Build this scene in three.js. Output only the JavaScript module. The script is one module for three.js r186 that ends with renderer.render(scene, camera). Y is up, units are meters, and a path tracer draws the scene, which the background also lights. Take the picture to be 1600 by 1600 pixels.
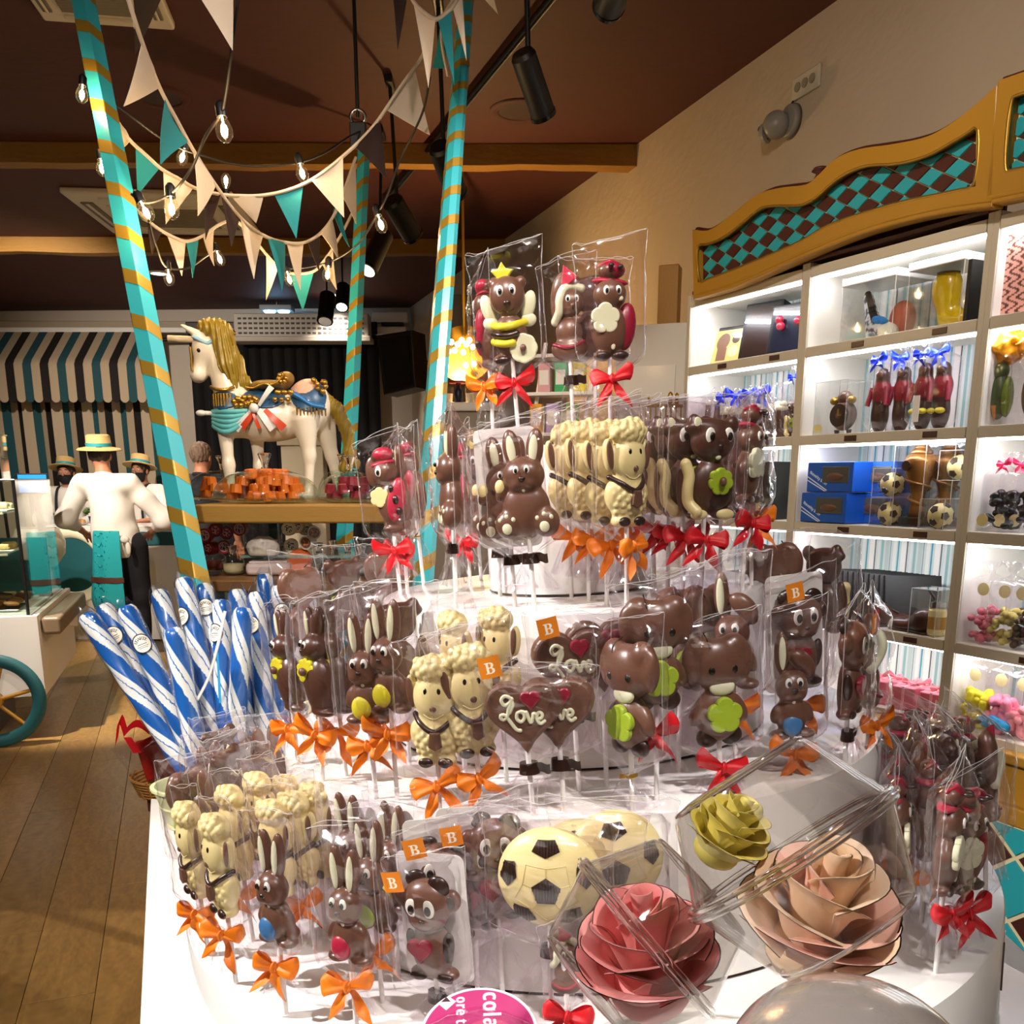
import * as THREE from 'three';
import { RoundedBoxGeometry } from 'three/addons/geometries/RoundedBoxGeometry.js';
import { mergeGeometries, mergeVertices, toCreasedNormals } from 'three/addons/utils/BufferGeometryUtils.js';
import { ImprovedNoise } from 'three/addons/math/ImprovedNoise.js';
import { RectAreaLightUniformsLib } from 'three/addons/lights/RectAreaLightUniformsLib.js';

// ---------- camera, light, exposure ----------
const scene = new THREE.Scene();
scene.background = new THREE.Color(0.004, 0.003, 0.002);
const EYE = 1.43, FOC = 1430, PX = 800, PY = 1066.5, PITCH = Math.atan(318.5 / 1430);
const camera = new THREE.PerspectiveCamera(2 * Math.atan(1066.5 / FOC) * 180 / Math.PI, 1600 / 2133, 0.02, 60);
camera.position.set(0, EYE, 0);
camera.rotation.set(-PITCH, 0, 0);
camera.setViewOffset(1600, 2133, 0, 0, 1600, 1600);   // the photo is the upper square of a portrait frame
camera.updateProjectionMatrix();
const renderer = new THREE.WebGLRenderer({ antialias: true });
renderer.toneMapping = THREE.LinearToneMapping;
renderer.toneMappingExposure = 0.94;
renderer.shadowMap.enabled = true;
RectAreaLightUniformsLib.init();
function spot(pos, to, color, cd, angle, soft = 2, pen = 0.4) {
  const l = new THREE.SpotLight(color, cd, 0, angle, pen, 2);
  l.position.set(...pos); l.target.position.set(...to); l.castShadow = true; l.shadow.radius = soft; l.shadow.mapSize.set(1024, 1024);
  scene.add(l, l.target); return l;
}
function area(pos, to, w, h, color, power) {
  const l = new THREE.RectAreaLight(color, power, w, h); l.position.set(...pos); l.lookAt(...to); scene.add(l); return l;
}
const KEY = [-2.3, 2.98, -0.55], WARM = 0xffeedd, COOL = 0xf4f4ff;
spot(KEY, [0.05, 1.12, -0.95], 0xfffaf4, 46, 0.34, 1.3, 0.35);                 // unseen spot, out of view, placed to rake the tower from the left
spot([0.5, 2.98, 0.35], [0.02, 1.35, -0.95], 0xfffaf4, 8, 0.3, 2, 0.6);            // unseen spots out of view, placed to light display, carousel, counter and floor
spot([-0.3, 3.0, 0.5], [-0.6, 1.2, -2.4], WARM, 22, 0.5, 3, 0.5);
spot([0.9, 2.95, -1.6], [-0.75, 1.4, -2.75], WARM, 16, 0.42, 2, 0.5);
spot([-3.0, 2.95, -4.9], [-2.6, 1.1, -6.9], WARM, 27, 0.5, 2, 0.5);
spot([-3.6, 2.95, -5.4], [-3.4, 1.3, -9.6], WARM, 42, 0.6, 2, 0.5);
spot([0.1, 2.95, -1.5], [1.0, 2.15, -3.0], WARM, 6.5, 0.7, 3, 0.8);
spot([-2.85, 2.95, -4.4], [-2.5, 0.0, -5.6], WARM, 60, 0.3, 1.5, 0.5);
area([-0.8, 3.05, 0.8], [-0.3, 1.0, -2.2], 1.6, 1.2, 0xfff8f0, 0.95);  // added fill light above and behind the visitor
spot([0.45, 2.95, 0.25], [0.14, 1.2, -0.48], 0xfff8f0, 11, 0.16, 2, 0.6);  // unseen spot, out of view, placed to light the roses

// ---------- helpers ----------
const V = (x, y, z) => new THREE.Vector3(x, y, z), TAU = Math.PI * 2, rad = d => d * Math.PI / 180;
let seed = 7; const rnd = () => { seed = (seed * 1664525 + 1013904223) >>> 0; return seed / 4294967296; };
const rr = (a, b) => a + (b - a) * rnd();
const PN = new ImprovedNoise(), noise = (x, y, z) => PN.noise(x + 37.1, y + 11.7, z + 5.3);
const sinP = Math.sin(PITCH), cosP = Math.cos(PITCH);
function ray(x, y) { const a = (x - PX) / FOC, b = -(y - PY) / FOC; return V(a, b * cosP - sinP, -(cosP + b * sinP)); }
function U(x, y, d) { const r = ray(x, y); r.multiplyScalar(d / -r.z); r.y += EYE; return r; }          // point at depth d
function onY(x, y, h) { const r = ray(x, y); r.multiplyScalar((h - EYE) / r.y); r.y += EYE; return r; }   // point at height h
function onPlane(x, y, p, n) { const r = ray(x, y), o = V(0, EYE, 0); return r.multiplyScalar(p.clone().sub(o).dot(n) / r.dot(n)).add(o); }
const used = {};
function numbered(n) { const k = used[n] = (used[n] || 0) + 1; return k > 1 ? n + '_' + String(k - 1).padStart(3, '0') : n; }
function shade(o) { o.castShadow = true; o.receiveShadow = true; return o; }
function tag(o, label, category, group) { o.userData.label = label; o.userData.category = category; if (group) o.userData.group = group; return o; }
function thing(name, label, category, p = [0, 0, 0], turn = 0, group) {
  const g = new THREE.Group(); g.name = numbered(name); scene.add(g); if (p.isVector3) g.position.copy(p); else g.position.set(...p); g.rotation.y = turn;
  return tag(g, label, category, group);
}
function part(parent, name, geo, mat, label) { const m = shade(new THREE.Mesh(geo, mat)); m.name = name; parent.add(m); if (label) m.userData.label = label; return m; }
function solo(name, geo, mat, label, category, group) { const m = shade(new THREE.Mesh(geo, mat)); m.name = numbered(name); scene.add(m); return tag(m, label, category, group); }
function struct(name, geo, mat, parent) { const m = shade(new THREE.Mesh(geo, mat)); m.name = name; (parent || scene).add(m); if (!parent) m.userData.kind = 'structure'; return m; }
const flat = g => { const q = g.index ? g.toNonIndexed() : g; for (const k of Object.keys(q.attributes)) if (!['position', 'normal', 'uv'].includes(k)) q.deleteAttribute(k); if (!q.attributes.uv) q.setAttribute('uv', new THREE.Float32BufferAttribute(new Float32Array(q.attributes.position.count * 2), 2)); if (!q.attributes.normal) q.computeVertexNormals(); return q; };
const mg = a => a.length === 1 ? a[0] : mergeGeometries(a.map(flat));
const mv = (g, x, y, z, rx = 0, ry = 0, rz = 0, s) => { if (s) g.scale(...(Array.isArray(s) ? s : [s, s, s])); if (rx) g.rotateX(rx); if (ry) g.rotateY(ry); if (rz) g.rotateZ(rz); return g.translate(x, y, z); };
const box = (w, h, d, r = 0, x = 0, y = 0, z = 0) => (r ? new RoundedBoxGeometry(w, h, d, 2, r) : new THREE.BoxGeometry(w, h, d)).translate(x, y, z);
const ball = (rx, ry, rz, x = 0, y = 0, z = 0, n = 16) => new THREE.SphereGeometry(1, n, Math.max(6, n * .65 | 0)).scale(rx, ry, rz).translate(x, y, z);
const cyl = (r0, r1, h, n = 20, x = 0, y = 0, z = 0) => new THREE.CylinderGeometry(r1, r0, h, n).translate(x, y + h / 2, z);
const lathe = (pts, n = 32) => new THREE.LatheGeometry(pts.map(p => new THREE.Vector2(p[0], p[1])), n);
const tube = (pts, r, seg = 24, n = 8, closed = false) => new THREE.TubeGeometry(new THREE.CatmullRomCurve3(pts.map(p => p.isVector3 ? p : V(...p)), closed), seg, r, n, closed);
function bar(a, b, r0, r1 = r0, n = 10) { const d = b.clone().sub(a), g = new THREE.CylinderGeometry(r1, r0, d.length(), n); g.applyQuaternion(new THREE.Quaternion().setFromUnitVectors(V(0, 1, 0), d.clone().normalize())); return g.translate((a.x + b.x) / 2, (a.y + b.y) / 2, (a.z + b.z) / 2); }
function shapeOf(pts) { const s = new THREE.Shape(); pts.forEach((p, i) => i ? s.lineTo(p[0], p[1]) : s.moveTo(p[0], p[1])); s.closePath(); return s; }
const extrude = (s, d, bevel = 0, seg = 2, cs = 10) => new THREE.ExtrudeGeometry(s, { depth: d, bevelEnabled: bevel > 0, bevelSize: bevel, bevelThickness: bevel, bevelSegments: seg, curveSegments: cs });
function quadPrism(a, b, c, d, n, t) {   // four corners pushed back along n by t
  const q = [a, b, c, d], k = q.map(p => p.clone().addScaledVector(n, -t)), pos = [], f = (...v) => { pos.push(...v[0].toArray(), ...v[1].toArray(), ...v[2].toArray(), ...v[0].toArray(), ...v[2].toArray(), ...v[3].toArray()); };
  f(a, b, c, d); f(k[3], k[2], k[1], k[0]); for (let i = 0; i < 4; i++) f(q[(i + 1) % 4], q[i], k[i], k[(i + 1) % 4]);
  const g = new THREE.BufferGeometry(); g.setAttribute('position', new THREE.Float32BufferAttribute(pos, 3)); g.computeVertexNormals(); return g;
}
// surfaces out of distance fields
const smin = (a, b, k) => { const h = Math.max(k - Math.abs(a - b), 0) / k; return Math.min(a, b) - h * h * k / 4; };
const dEll = (x, y, z, e) => { let px = x - e[0], py = y - e[1], pz = z - e[2]; if (e[6]) { const c = e[7] ?? (e[7] = Math.cos(e[6])), s = e[8] ?? (e[8] = Math.sin(e[6])); const t = px * c + py * s; py = -px * s + py * c; px = t; } const a = px / e[3], b = py / e[4], c = pz / e[5], k0 = Math.sqrt(a * a + b * b + c * c), a2 = a / e[3], b2 = b / e[4], c2 = c / e[5], k1 = Math.sqrt(a2 * a2 + b2 * b2 + c2 * c2); return k1 > 1e-9 ? k0 * (k0 - 1) / k1 : -Math.min(e[3], e[4], e[5]); };
const dCap = (x, y, z, c) => { const [ax, ay, az, bx, by, bz, r0, r1] = c, ux = bx - ax, uy = by - ay, uz = bz - az, vx = x - ax, vy = y - ay, vz = z - az, h = Math.min(1, Math.max(0, (vx * ux + vy * uy + vz * uz) / (ux * ux + uy * uy + uz * uz))); return Math.hypot(vx - ux * h, vy - uy * h, vz - uz * h) - (r0 + (r1 - r0) * h); };
function surfaceNet(fn, lo, hi, cell, paint) {
  const n = [0, 1, 2].map(i => Math.ceil((hi[i] - lo[i]) / cell) + 2), F = new Float32Array(n[0] * n[1] * n[2]), at = (i, j, k) => i + n[0] * (j + n[1] * k);
  for (let k = 0; k < n[2]; k++) for (let j = 0; j < n[1]; j++) for (let i = 0; i < n[0]; i++) F[at(i, j, k)] = fn(lo[0] + i * cell, lo[1] + j * cell, lo[2] + k * cell);
  const id = new Int32Array(F.length).fill(-1), pos = [], idx = [];
  for (let k = 0; k < n[2] - 1; k++) for (let j = 0; j < n[1] - 1; j++) for (let i = 0; i < n[0] - 1; i++) {
    let sx = 0, sy = 0, sz = 0, c = 0; const v = (a, b, d) => F[at(i + a, j + b, k + d)];
    const e = (a, b, d, a2, b2, d2) => { const p = v(a, b, d), q = v(a2, b2, d2); if ((p < 0) !== (q < 0)) { const t = p / (p - q); sx += a + (a2 - a) * t; sy += b + (b2 - b) * t; sz += d + (d2 - d) * t; c++; } };
    e(0,0,0,1,0,0); e(0,1,0,1,1,0); e(0,0,1,1,0,1); e(0,1,1,1,1,1); e(0,0,0,0,1,0); e(1,0,0,1,1,0); e(0,0,1,0,1,1); e(1,0,1,1,1,1); e(0,0,0,0,0,1); e(1,0,0,1,0,1); e(0,1,0,0,1,1); e(1,1,0,1,1,1);
    if (c) { id[at(i, j, k)] = pos.length / 3; pos.push(lo[0] + (i + sx / c) * cell, lo[1] + (j + sy / c) * cell, lo[2] + (k + sz / c) * cell); }
  }
  const quad = (a, b, c, d, flip) => { if (a < 0 || b < 0 || c < 0 || d < 0) return; flip ? idx.push(a, c, b, a, d, c) : idx.push(a, b, c, a, c, d); };
  for (let k = 1; k < n[2] - 1; k++) for (let j = 1; j < n[1] - 1; j++) for (let i = 1; i < n[0] - 1; i++) {
    const s = F[at(i, j, k)] < 0;
    if (s !== F[at(i + 1, j, k)] < 0) quad(id[at(i, j - 1, k - 1)], id[at(i, j, k - 1)], id[at(i, j, k)], id[at(i, j - 1, k)], !s);
    if (s !== F[at(i, j + 1, k)] < 0) quad(id[at(i - 1, j, k - 1)], id[at(i - 1, j, k)], id[at(i, j, k)], id[at(i, j, k - 1)], !s);
    if (s !== F[at(i, j, k + 1)] < 0) quad(id[at(i - 1, j - 1, k)], id[at(i, j - 1, k)], id[at(i, j, k)], id[at(i - 1, j, k)], !s);
  }
  const nor = new Float32Array(pos.length), h = cell * .4; let col = paint ? new Float32Array(pos.length) : null;
  for (let i = 0; i < pos.length; i += 3) { const [x, y, z] = [pos[i], pos[i + 1], pos[i + 2]]; let a = fn(x + h, y, z) - fn(x - h, y, z), b = fn(x, y + h, z) - fn(x, y - h, z), c = fn(x, y, z + h) - fn(x, y, z - h); const l = Math.hypot(a, b, c) || 1; nor[i] = a / l; nor[i + 1] = b / l; nor[i + 2] = c / l; if (paint) { const q = paint(x, y, z); col[i] = q.r; col[i + 1] = q.g; col[i + 2] = q.b; } }
  const g = new THREE.BufferGeometry(); g.setAttribute('position', new THREE.Float32BufferAttribute(pos, 3)); g.setAttribute('normal', new THREE.BufferAttribute(nor, 3)); if (col) g.setAttribute('color', new THREE.BufferAttribute(col, 3)); g.setIndex(idx); return g;
}
// textures
function tex(w, h, f, srgb = true, rx = 1, ry = 1) {
  const d = new Uint8Array(w * h * 4); for (let y = 0; y < h; y++) for (let x = 0; x < w; x++) { const c = f(x / w, y / h), o = (y * w + x) * 4; d[o] = c[0] * 255; d[o + 1] = c[1] * 255; d[o + 2] = c[2] * 255; d[o + 3] = 255; }
  const t = new THREE.DataTexture(d, w, h); t.wrapS = t.wrapT = THREE.RepeatWrapping; t.magFilter = THREE.LinearFilter; t.minFilter = THREE.LinearMipmapLinearFilter; t.generateMipmaps = true; if (srgb) t.colorSpace = THREE.SRGBColorSpace; t.repeat.set(rx, ry); t.needsUpdate = true; return t;
}
function print(w, h, draw) { const c = document.createElement('canvas'); c.width = w; c.height = h; const g = c.getContext('2d'); draw(g, w, h); const t = new THREE.CanvasTexture(c); t.colorSpace = THREE.SRGBColorSpace; t.anisotropy = 4; return t; }
const loop2 = (u, v, s, z = 0) => { const a = u * TAU, b = v * TAU; return noise(Math.cos(a) * s, Math.sin(a) * s + z, Math.cos(b) * s * 1.01 + Math.sin(b) * s * 1.7); };   // tiles
const std = (color, roughness = .6, o = {}) => new THREE.MeshStandardMaterial({ color, roughness, ...o });
const phys = (color, roughness = .5, o = {}) => new THREE.MeshPhysicalMaterial({ color, roughness, ...o });
const clothBump = tex(128, 128, (u, v) => { const a = .5 + .25 * Math.sin(u * TAU * 32) * Math.sin(v * TAU * 32) + .25 * loop2(u, v, 2); return [a, a, a]; }, false, 6, 6);
const plasterBump = tex(256, 256, (u, v) => { const a = .5 + .3 * loop2(u, v, 1.2) + .22 * loop2(u, v, 4, 3) + .12 * loop2(u, v, 11, 9); return [a, a, a]; }, false);
const smoothBump = tex(128, 128, (u, v) => { const a = .5 + .3 * loop2(u, v, 2) + .15 * loop2(u, v, 6, 2); return [a, a, a]; }, false, 2, 2);
function glow(color, k, base = 0xffffff) { return std(base, .5, { emissive: color, emissiveIntensity: k }); }
const M = {
  white: phys(0xf3f1ee, .22, { clearcoat: .5, clearcoatRoughness: .12 }), whiteMatte: std(0xe9e6e0, .5), steel: std(0xb9b6b2, .22, { metalness: 1 }), black: std(0x0b0a0b, .45), blackGloss: std(0x08080a, .2),
  gold: std(0xb8903c, .32, { metalness: .75 }), goldPaint: std(0xb07f24, .42, { bumpMap: smoothBump, bumpScale: .0006 }), teal: std(0x2f9ba8, .42), tealDark: std(0x1d5f66, .5),
  clear: phys(0xfafafa, .03, { transmission: 1, thickness: 0, ior: 1.6 }), pane: phys(0xf4fbf8, .02, { transmission: 1, thickness: 0, ior: 1.5 }),
  film: phys(0xfcfafc, .07, { transmission: 1, thickness: 0, ior: 1.62, specularIntensity: 1 }), filmEdge: phys(0xffffff, .3, { transmission: .8, thickness: 0, ior: 1.6 }),
  glass: phys(0xf2f8f5, .03, { transmission: 1, thickness: 0, ior: 1.75 }),
  milk: phys(0x684636, .33, { clearcoat: .25, clearcoatRoughness: .3, bumpMap: smoothBump, bumpScale: .0002 }), dark: phys(0x2e1a14, .3, { clearcoat: .3, clearcoatRoughness: .25 }), mid: phys(0x4c2f23, .32, { clearcoat: .25, clearcoatRoughness: .3 }),
  ivory: phys(0xe6d596, .38, { clearcoat: .2, clearcoatRoughness: .35 }), ivorySeam: std(0xcdbb80, .5), ivoryPale: phys(0xdfe0bd, .4, { clearcoat: .2 }),
  pinkRed: phys(0xb2233f, .35, { clearcoat: .3 }), crimson: phys(0x8d1430, .35, { clearcoat: .3 }), yellow: phys(0xd9cf2e, .4, { clearcoat: .2 }), lime: phys(0x9db82b, .4, { clearcoat: .2 }), eggBlue: phys(0x3f78ad, .4, { clearcoat: .2 }),
  eyeWhite: phys(0xf0efe2, .3), pupil: phys(0x140b09, .2), stick: std(0xf4f2ee, .55),
  orangeSatin: phys(0xee7d12, .38, { sheen: .6, sheenColor: new THREE.Color(1, .6, .2), sheenRoughness: .35, side: THREE.DoubleSide, bumpMap: clothBump, bumpScale: .0001 }), redSatin: phys(0xc8101d, .38, { sheen: .6, sheenColor: new THREE.Color(1, .2, .2), sheenRoughness: .35, side: THREE.DoubleSide, bumpMap: clothBump, bumpScale: .0001 }),
  brownSatin: phys(0x2a1711, .3, { clearcoat: .3, side: THREE.DoubleSide }), goldTie: std(0xc9a84c, .25, { metalness: .9, side: THREE.DoubleSide }),
  blueSatin: phys(0x1a36d8, .4, { side: THREE.DoubleSide }), paleSatin: phys(0xef8f9b, .45, { side: THREE.DoubleSide }), pinkSatin: phys(0xe8305e, .4, { side: THREE.DoubleSide }),
  skin: phys(0xb97f60, .55), skinPale: phys(0xc99a7c, .55), hair: std(0x2b1c14, .6), hairGrey: std(0x6b5443, .7), straw: std(0xd9b878, .75, { bumpMap: clothBump, bumpScale: .002 }), shirt: std(0xe9e4da, .8, { bumpMap: clothBump, bumpScale: .0006 }), apron: std(0x1fb0b8, .8, { bumpMap: clothBump, bumpScale: .001 }), navy: std(0x14161f, .8), maskBlack: std(0x0c0c10, .8),
};
const backWords = ['first', 'second', 'third', 'fourth', 'fifth', 'sixth', 'seventh', 'eighth', 'ninth', 'tenth', 'eleventh', 'twelfth'];

// ---------- the room ----------
const CEIL = 3.15, WR = V(-0.341, 0, -0.940), WN = V(-0.940, 0, 0.341), WA = V(1.2, 0, -3.83);
M.wall = std(0xbfb09a, .85, { bumpMap: plasterBump, bumpScale: .006 }); M.backWall = std(0xcabfae, .85, { bumpMap: plasterBump, bumpScale: .004 });
M.ceil = std(0x4e2219, .7, { bumpMap: plasterBump, bumpScale: .003 });
M.beam = std(0x9a6f26, .65, { bumpMap: plasterBump, bumpScale: .008 });
function wallBox(len, h, t, p, dir, y0 = 0) { const g = new THREE.BoxGeometry(len, h, t); const uv = g.attributes.uv; for (let i = 0; i < uv.count; i++) uv.setXY(i, uv.getX(i) * len / 1.5, uv.getY(i) * h / 1.5); g.rotateY(Math.atan2(-dir.z, dir.x)); return g.translate(p.x, y0 + h / 2, p.z); }
{
  const mid = WA.clone().addScaledVector(WR, 0.6).addScaledVector(WN, -.1);
  struct('wall_right', wallBox(13.6, CEIL + .2, .2, mid, WR), M.wall);
  const b0 = V(-6.6, 0, -10.3), b1 = V(-.8, 0, -10.03), bd = b1.clone().sub(b0), bm = b0.clone().add(b1).multiplyScalar(.5);
  struct('wall_back', wallBox(bd.length() + .4, CEIL + .2, .2, bm.add(V(0, 0, -.1)), bd.normalize()), M.backWall);
  struct('wall_left', wallBox(13, CEIL + .2, .2, V(-6.6, 0, -4.2), V(0, 0, 1)), M.backWall);
  struct('wall_behind', wallBox(10, CEIL + .2, .2, V(-2.1, 0, 2.2), V(1, 0, 0)), M.backWall);
  const cg = box(10.2, .2, 12.8); const cu = cg.attributes.uv; for (let i = 0; i < cu.count; i++) cu.setXY(i, cu.getX(i) * 6, cu.getY(i) * 6);
  struct('ceiling', cg.translate(-2, CEIL + .1, -4.15), M.ceil);
}
// floor of long boards laid along the right wall
const woodTex = k => tex(512, 128, (u, v) => { const g = .5 + .5 * Math.sin((v * 9 + 1.6 * loop2(u, v, .5, k) + .6 * loop2(u, v, 2, k + 4)) * TAU), f = loop2(u, v, 7, k * 3), t = .86 + .1 * g * .7 + .1 * f + .06 * (k - 1); return [.70 * t, .545 * t, .31 * t]; });
const WOOD = [0, 1, 2].map(k => std(0xffffff, .3, { map: woodTex(k), bumpMap: smoothBump, bumpScale: .0003 }));
{
  const fl = struct('floor', box(10.2, .1, 12.8, 0, -2, -.062, -4.15), std(0x4a3620, .6));
  const pg = [0, 1, 2, 3].map(k => { const g = box(.188, .012, 1.195, .0012); const p = g.attributes.position, uv = g.attributes.uv; for (let i = 0; i < p.count; i++) uv.setXY(i, p.getZ(i) / 1.2 + .27 * k, p.getX(i) / .6 + .31 * k); return g.translate(0, -.006, 0); });
  const ang = Math.atan2(WR.x, WR.z), side = WN.clone(), o = V(-1.0, 0, -1.0); let n = 0;
  for (let i = -3; i < 24; i++) for (let j = -2; j < 7; j++) {
    const p = o.clone().addScaledVector(side, i * .19).addScaledVector(WR, j * 1.2 + ((i * 7) % 5) * .23);
    if (p.z < -8.6 || p.x < -5.4 || p.x > 1.4 || p.z > .4) continue;
    const m = struct(n ? 'plank_' + String(n).padStart(3, '0') : 'plank', pg[(i * 3 + j * 5 + 60) % 4], WOOD[(i * 2 + j * 3 + 60) % 3], fl); m.position.copy(p); m.rotation.y = ang; n++;
  }
}
// ceiling beams, roughly hewn
function beam(name, yt, yf, yb, x1) {
  const a = onY(-60, yt, CEIL), b = onY(x1, yt + 6, CEIL), h = U(0, yf, -a.z).y, dep = -a.z + onY(0, yb, h).z, dp = Math.max(.12, dep), N = 60, pos = [], idx = [];
  a.x -= 1.5;
  for (let i = 0; i <= N; i++) { const t = i / N, x = a.x + (b.x - a.x) * t, z = a.z + (b.z - a.z) * t, w = .02 * noise(x * 1.7, 1, 0) + .008 * noise(x * 6, 4, 0), w2 = .016 * noise(x * 1.9, 8, 0), r = .012; for (const [yy, zz] of [[CEIL + .02, 0], [h + .03 + w, .0 + w2], [h + w, .02 + w2], [h + w * .6, dp + w2], [CEIL + .02, dp]]) pos.push(x, yy, z + zz); }
  for (let i = 0; i < N; i++) for (let k = 0; k < 5; k++) { const p = i * 5 + k, q = i * 5 + (k + 1) % 5; idx.push(p, p + 5, q, q, p + 5, q + 5); }
  for (const e of [0, N * 5]) for (let k = 1; k < 4; k++) idx.push(...(e ? [e, e + k + 1, e + k] : [e, e + k, e + k + 1]));
  const g = new THREE.BufferGeometry(); g.setAttribute('position', new THREE.Float32BufferAttribute(pos, 3)); const uv = []; for (let i = 0; i <= N; i++) for (let k = 0; k < 5; k++) uv.push((a.x + (b.x - a.x) * i / N) * .8, k * .15); g.setAttribute('uv', new THREE.Float32BufferAttribute(uv, 2)); g.setIndex(idx); g.computeVertexNormals();
  struct(name, toCreasedNormals(g, .7), M.beam); return { h, z: a.z, dp };
}
beam('beam_1', 232, 264, 286, 1010); beam('beam_2', 374, 398, 416, 800);
// air conditioner cassettes in the ceiling
function cassette(px, label) {
  const q = px.map(p => onY(p[0], p[1], CEIL - .02)), c = q.reduce((a, b) => a.add(b.clone()), V(0, 0, 0)).multiplyScalar(.25);
  const ux = q[1].clone().sub(q[0]).add(q[2].clone().sub(q[3])).multiplyScalar(.5), uz = q[3].clone().sub(q[0]).add(q[2].clone().sub(q[1])).multiplyScalar(.5), w = ux.length(), d = uz.length();
  const t = thing('air_conditioner', label, 'air conditioner', [c.x, CEIL, c.z], Math.atan2(-ux.z, ux.x));
  const pl = std(0xd9d2c0, .5);
  part(t, 'frame', box(w, .035, d, .012, 0, -.018, 0), pl);
  part(t, 'intake_frame', box(w * .62, .014, d * .5, .005, 0, -.04, 0), pl);
  const slat = box(w * .58, .006, d * .012, .002); for (let i = 0; i < 15; i++) { const m = part(t, 'slat', slat, std(0x8f8878, .5)); m.position.set(0, -.05, (i / 14 - .5) * d * .44); m.rotation.x = .5; }
  for (const s of [-1, 1]) { part(t, 'air_outlet', box(w * .075, .01, d * .6, .004, s * w * .41, -.038, 0), std(0x6c675b, .6)); part(t, 'flap', box(w * .02, .012, d * .58, .004, s * w * .41, -.042, 0), pl); part(t, 'flap', box(w * .62, .012, d * .05, .004, 0, -.04, s * d * .38), pl); }
}
cassette([[116, 298], [372, 303], [400, 366], [155, 360]], 'cream ceiling air conditioner with slatted intake behind the bunting');
cassette([[28, -75], [250, -60], [258, 41], [38, 22]], 'cream ceiling air conditioner at the top edge, partly behind the dark pennant');
// ring shaped closed downlights and the lit ones
function downlight(x, y, lit, label, r = .09) {
  const p = onY(x, y, CEIL), t = thing('ceiling_downlight', label, 'ceiling light', [p.x, CEIL, p.z]);
  part(t, 'trim_ring', lathe([[r * .72, .0], [r * .75, -.012], [r, -.01], [r * 1.03, 0]], 28), lit ? M.white : M.ceil);
  part(t, lit ? 'lamp' : 'cover', cyl(r * .72, r * .72, .006, 28, 0, -.008, 0), lit ? glow(0xfff3e2, 6) : std(0x33180f, .6));
  if (lit) { const l = spot([p.x, CEIL - .02, p.z], [p.x, 0, p.z], WARM, lit, .9, 3, .7); }
}
downlight(812, 172, 0, 'closed round ceiling light in the dark ceiling, right of the striped pole beside the track', .14); downlight(250, 150, 0, 'closed round ceiling light behind the large cream pennant', .13);
downlight(248, 426, 16, 'glowing round ceiling light beside the left striped pole'); downlight(521, 460, 16, 'glowing round ceiling light under the lowest teal pennant');
// black spot track with its heads
{
  const h = CEIL - .03, a = onY(885, -30, h), b = onY(600, 318, h), t = thing('light_track', 'long black ceiling track running back from the camera past the striped pole', 'light track', a);
  part(t, 'rail', bar(V(0, 0, 0), b.clone().sub(a), .018, .018, 4), M.black); part(t, 'groove', bar(V(0.0, -.016, 0), b.clone().sub(a).add(V(0, -.016, 0)), .006, .006, 4), std(0x3c3a38, .4));
}
function spotHead(a, b, label, r = .04, lens = 2, hang = .0) {
  const t = thing('track_spotlight', label, 'spotlight', a, 0, undefined), d = b.clone().sub(a), e = d.clone().normalize();
  part(t, 'housing', bar(V(0, 0, 0), d, r, r, 18), M.black); part(t, 'rear_cap', bar(e.clone().multiplyScalar(-.012), V(0, 0, 0), r * .8, r, 18), M.black);
  part(t, 'front_ring', bar(d, d.clone().addScaledVector(e, .012), r * 1.05, r * 1.05, 18), M.blackGloss);
  part(t, 'lens', bar(d.clone().addScaledVector(e, .0121), d.clone().addScaledVector(e, .015), r * .8, r * .8, 18), glow(0xfff4e6, lens));
  const top = V(0, CEIL - a.y - .035, 0); part(t, 'arm', bar(d.clone().multiplyScalar(.25), top, .008, .008, 8), M.black); part(t, 'adapter', box(.035, .03, .12, .004, top.x, top.y + .01, 0), M.black);
}
const TL = (x0, y0, x1, y1, d0, d1, l, r, g) => spotHead(U(x0, y0, d0), U(x1, y1, d1), l, r, g);
TL(818, 88, 848, 176, 3.0, 3.1, 'black cylinder spotlight on the track against the bare brown ceiling', .038, .2);
TL(972, -46, 952, 6, 2.5, 2.62, 'black spotlight cut off by the top edge, right of the track', .04, .15);
TL(688, 232, 712, 300, 3.8, 3.95, 'black spotlight mostly hidden behind the front striped pole', .045, .2);
TL(614, 316, 644, 366, 4.5, 4.62, 'black spotlight with open back just right of a hanging bulb', .05, .2);
TL(600, 366, 575, 420, 5.1, 5.0, 'black spotlight below the hanging bulb, with its bright lens turned to the room', .05, 9);
TL(512, 462, 508, 500, 7.5, 7.4, 'black spotlight just below the glowing lamp at the end of the bunting', .06, .2);
TL(536, 448, 534, 478, 7.4, 7.3, 'small black spotlight with white glint between lit ceiling lamp and back pole', .05, 6);
const LIT = ['the stepped display from the left', 'the lollipops on the top drums', 'the carousel shelf from the front', 'the carousel horse', 'the counter in the middle', 'the masked staff', 'the cabinet crown', 'the floor before the cart', 'the roses'];
for (const l of scene.children.filter(o => o.isSpotLight && o.position.y > 2.9 && o.position.y < 3.05)) { const p = l.position.clone(), e = l.target.position.clone().sub(p).normalize(); spotHead(p.clone().addScaledVector(e, -.16), p.clone().addScaledVector(e, -.02), 'unseen ceiling spotlight out of view, placed to light ' + LIT.shift(), .04, 8); scene.children[scene.children.length - 1].userData.group = 'ceiling spotlights out of view'; }  // heads of the unseen spots, set out of view
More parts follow.
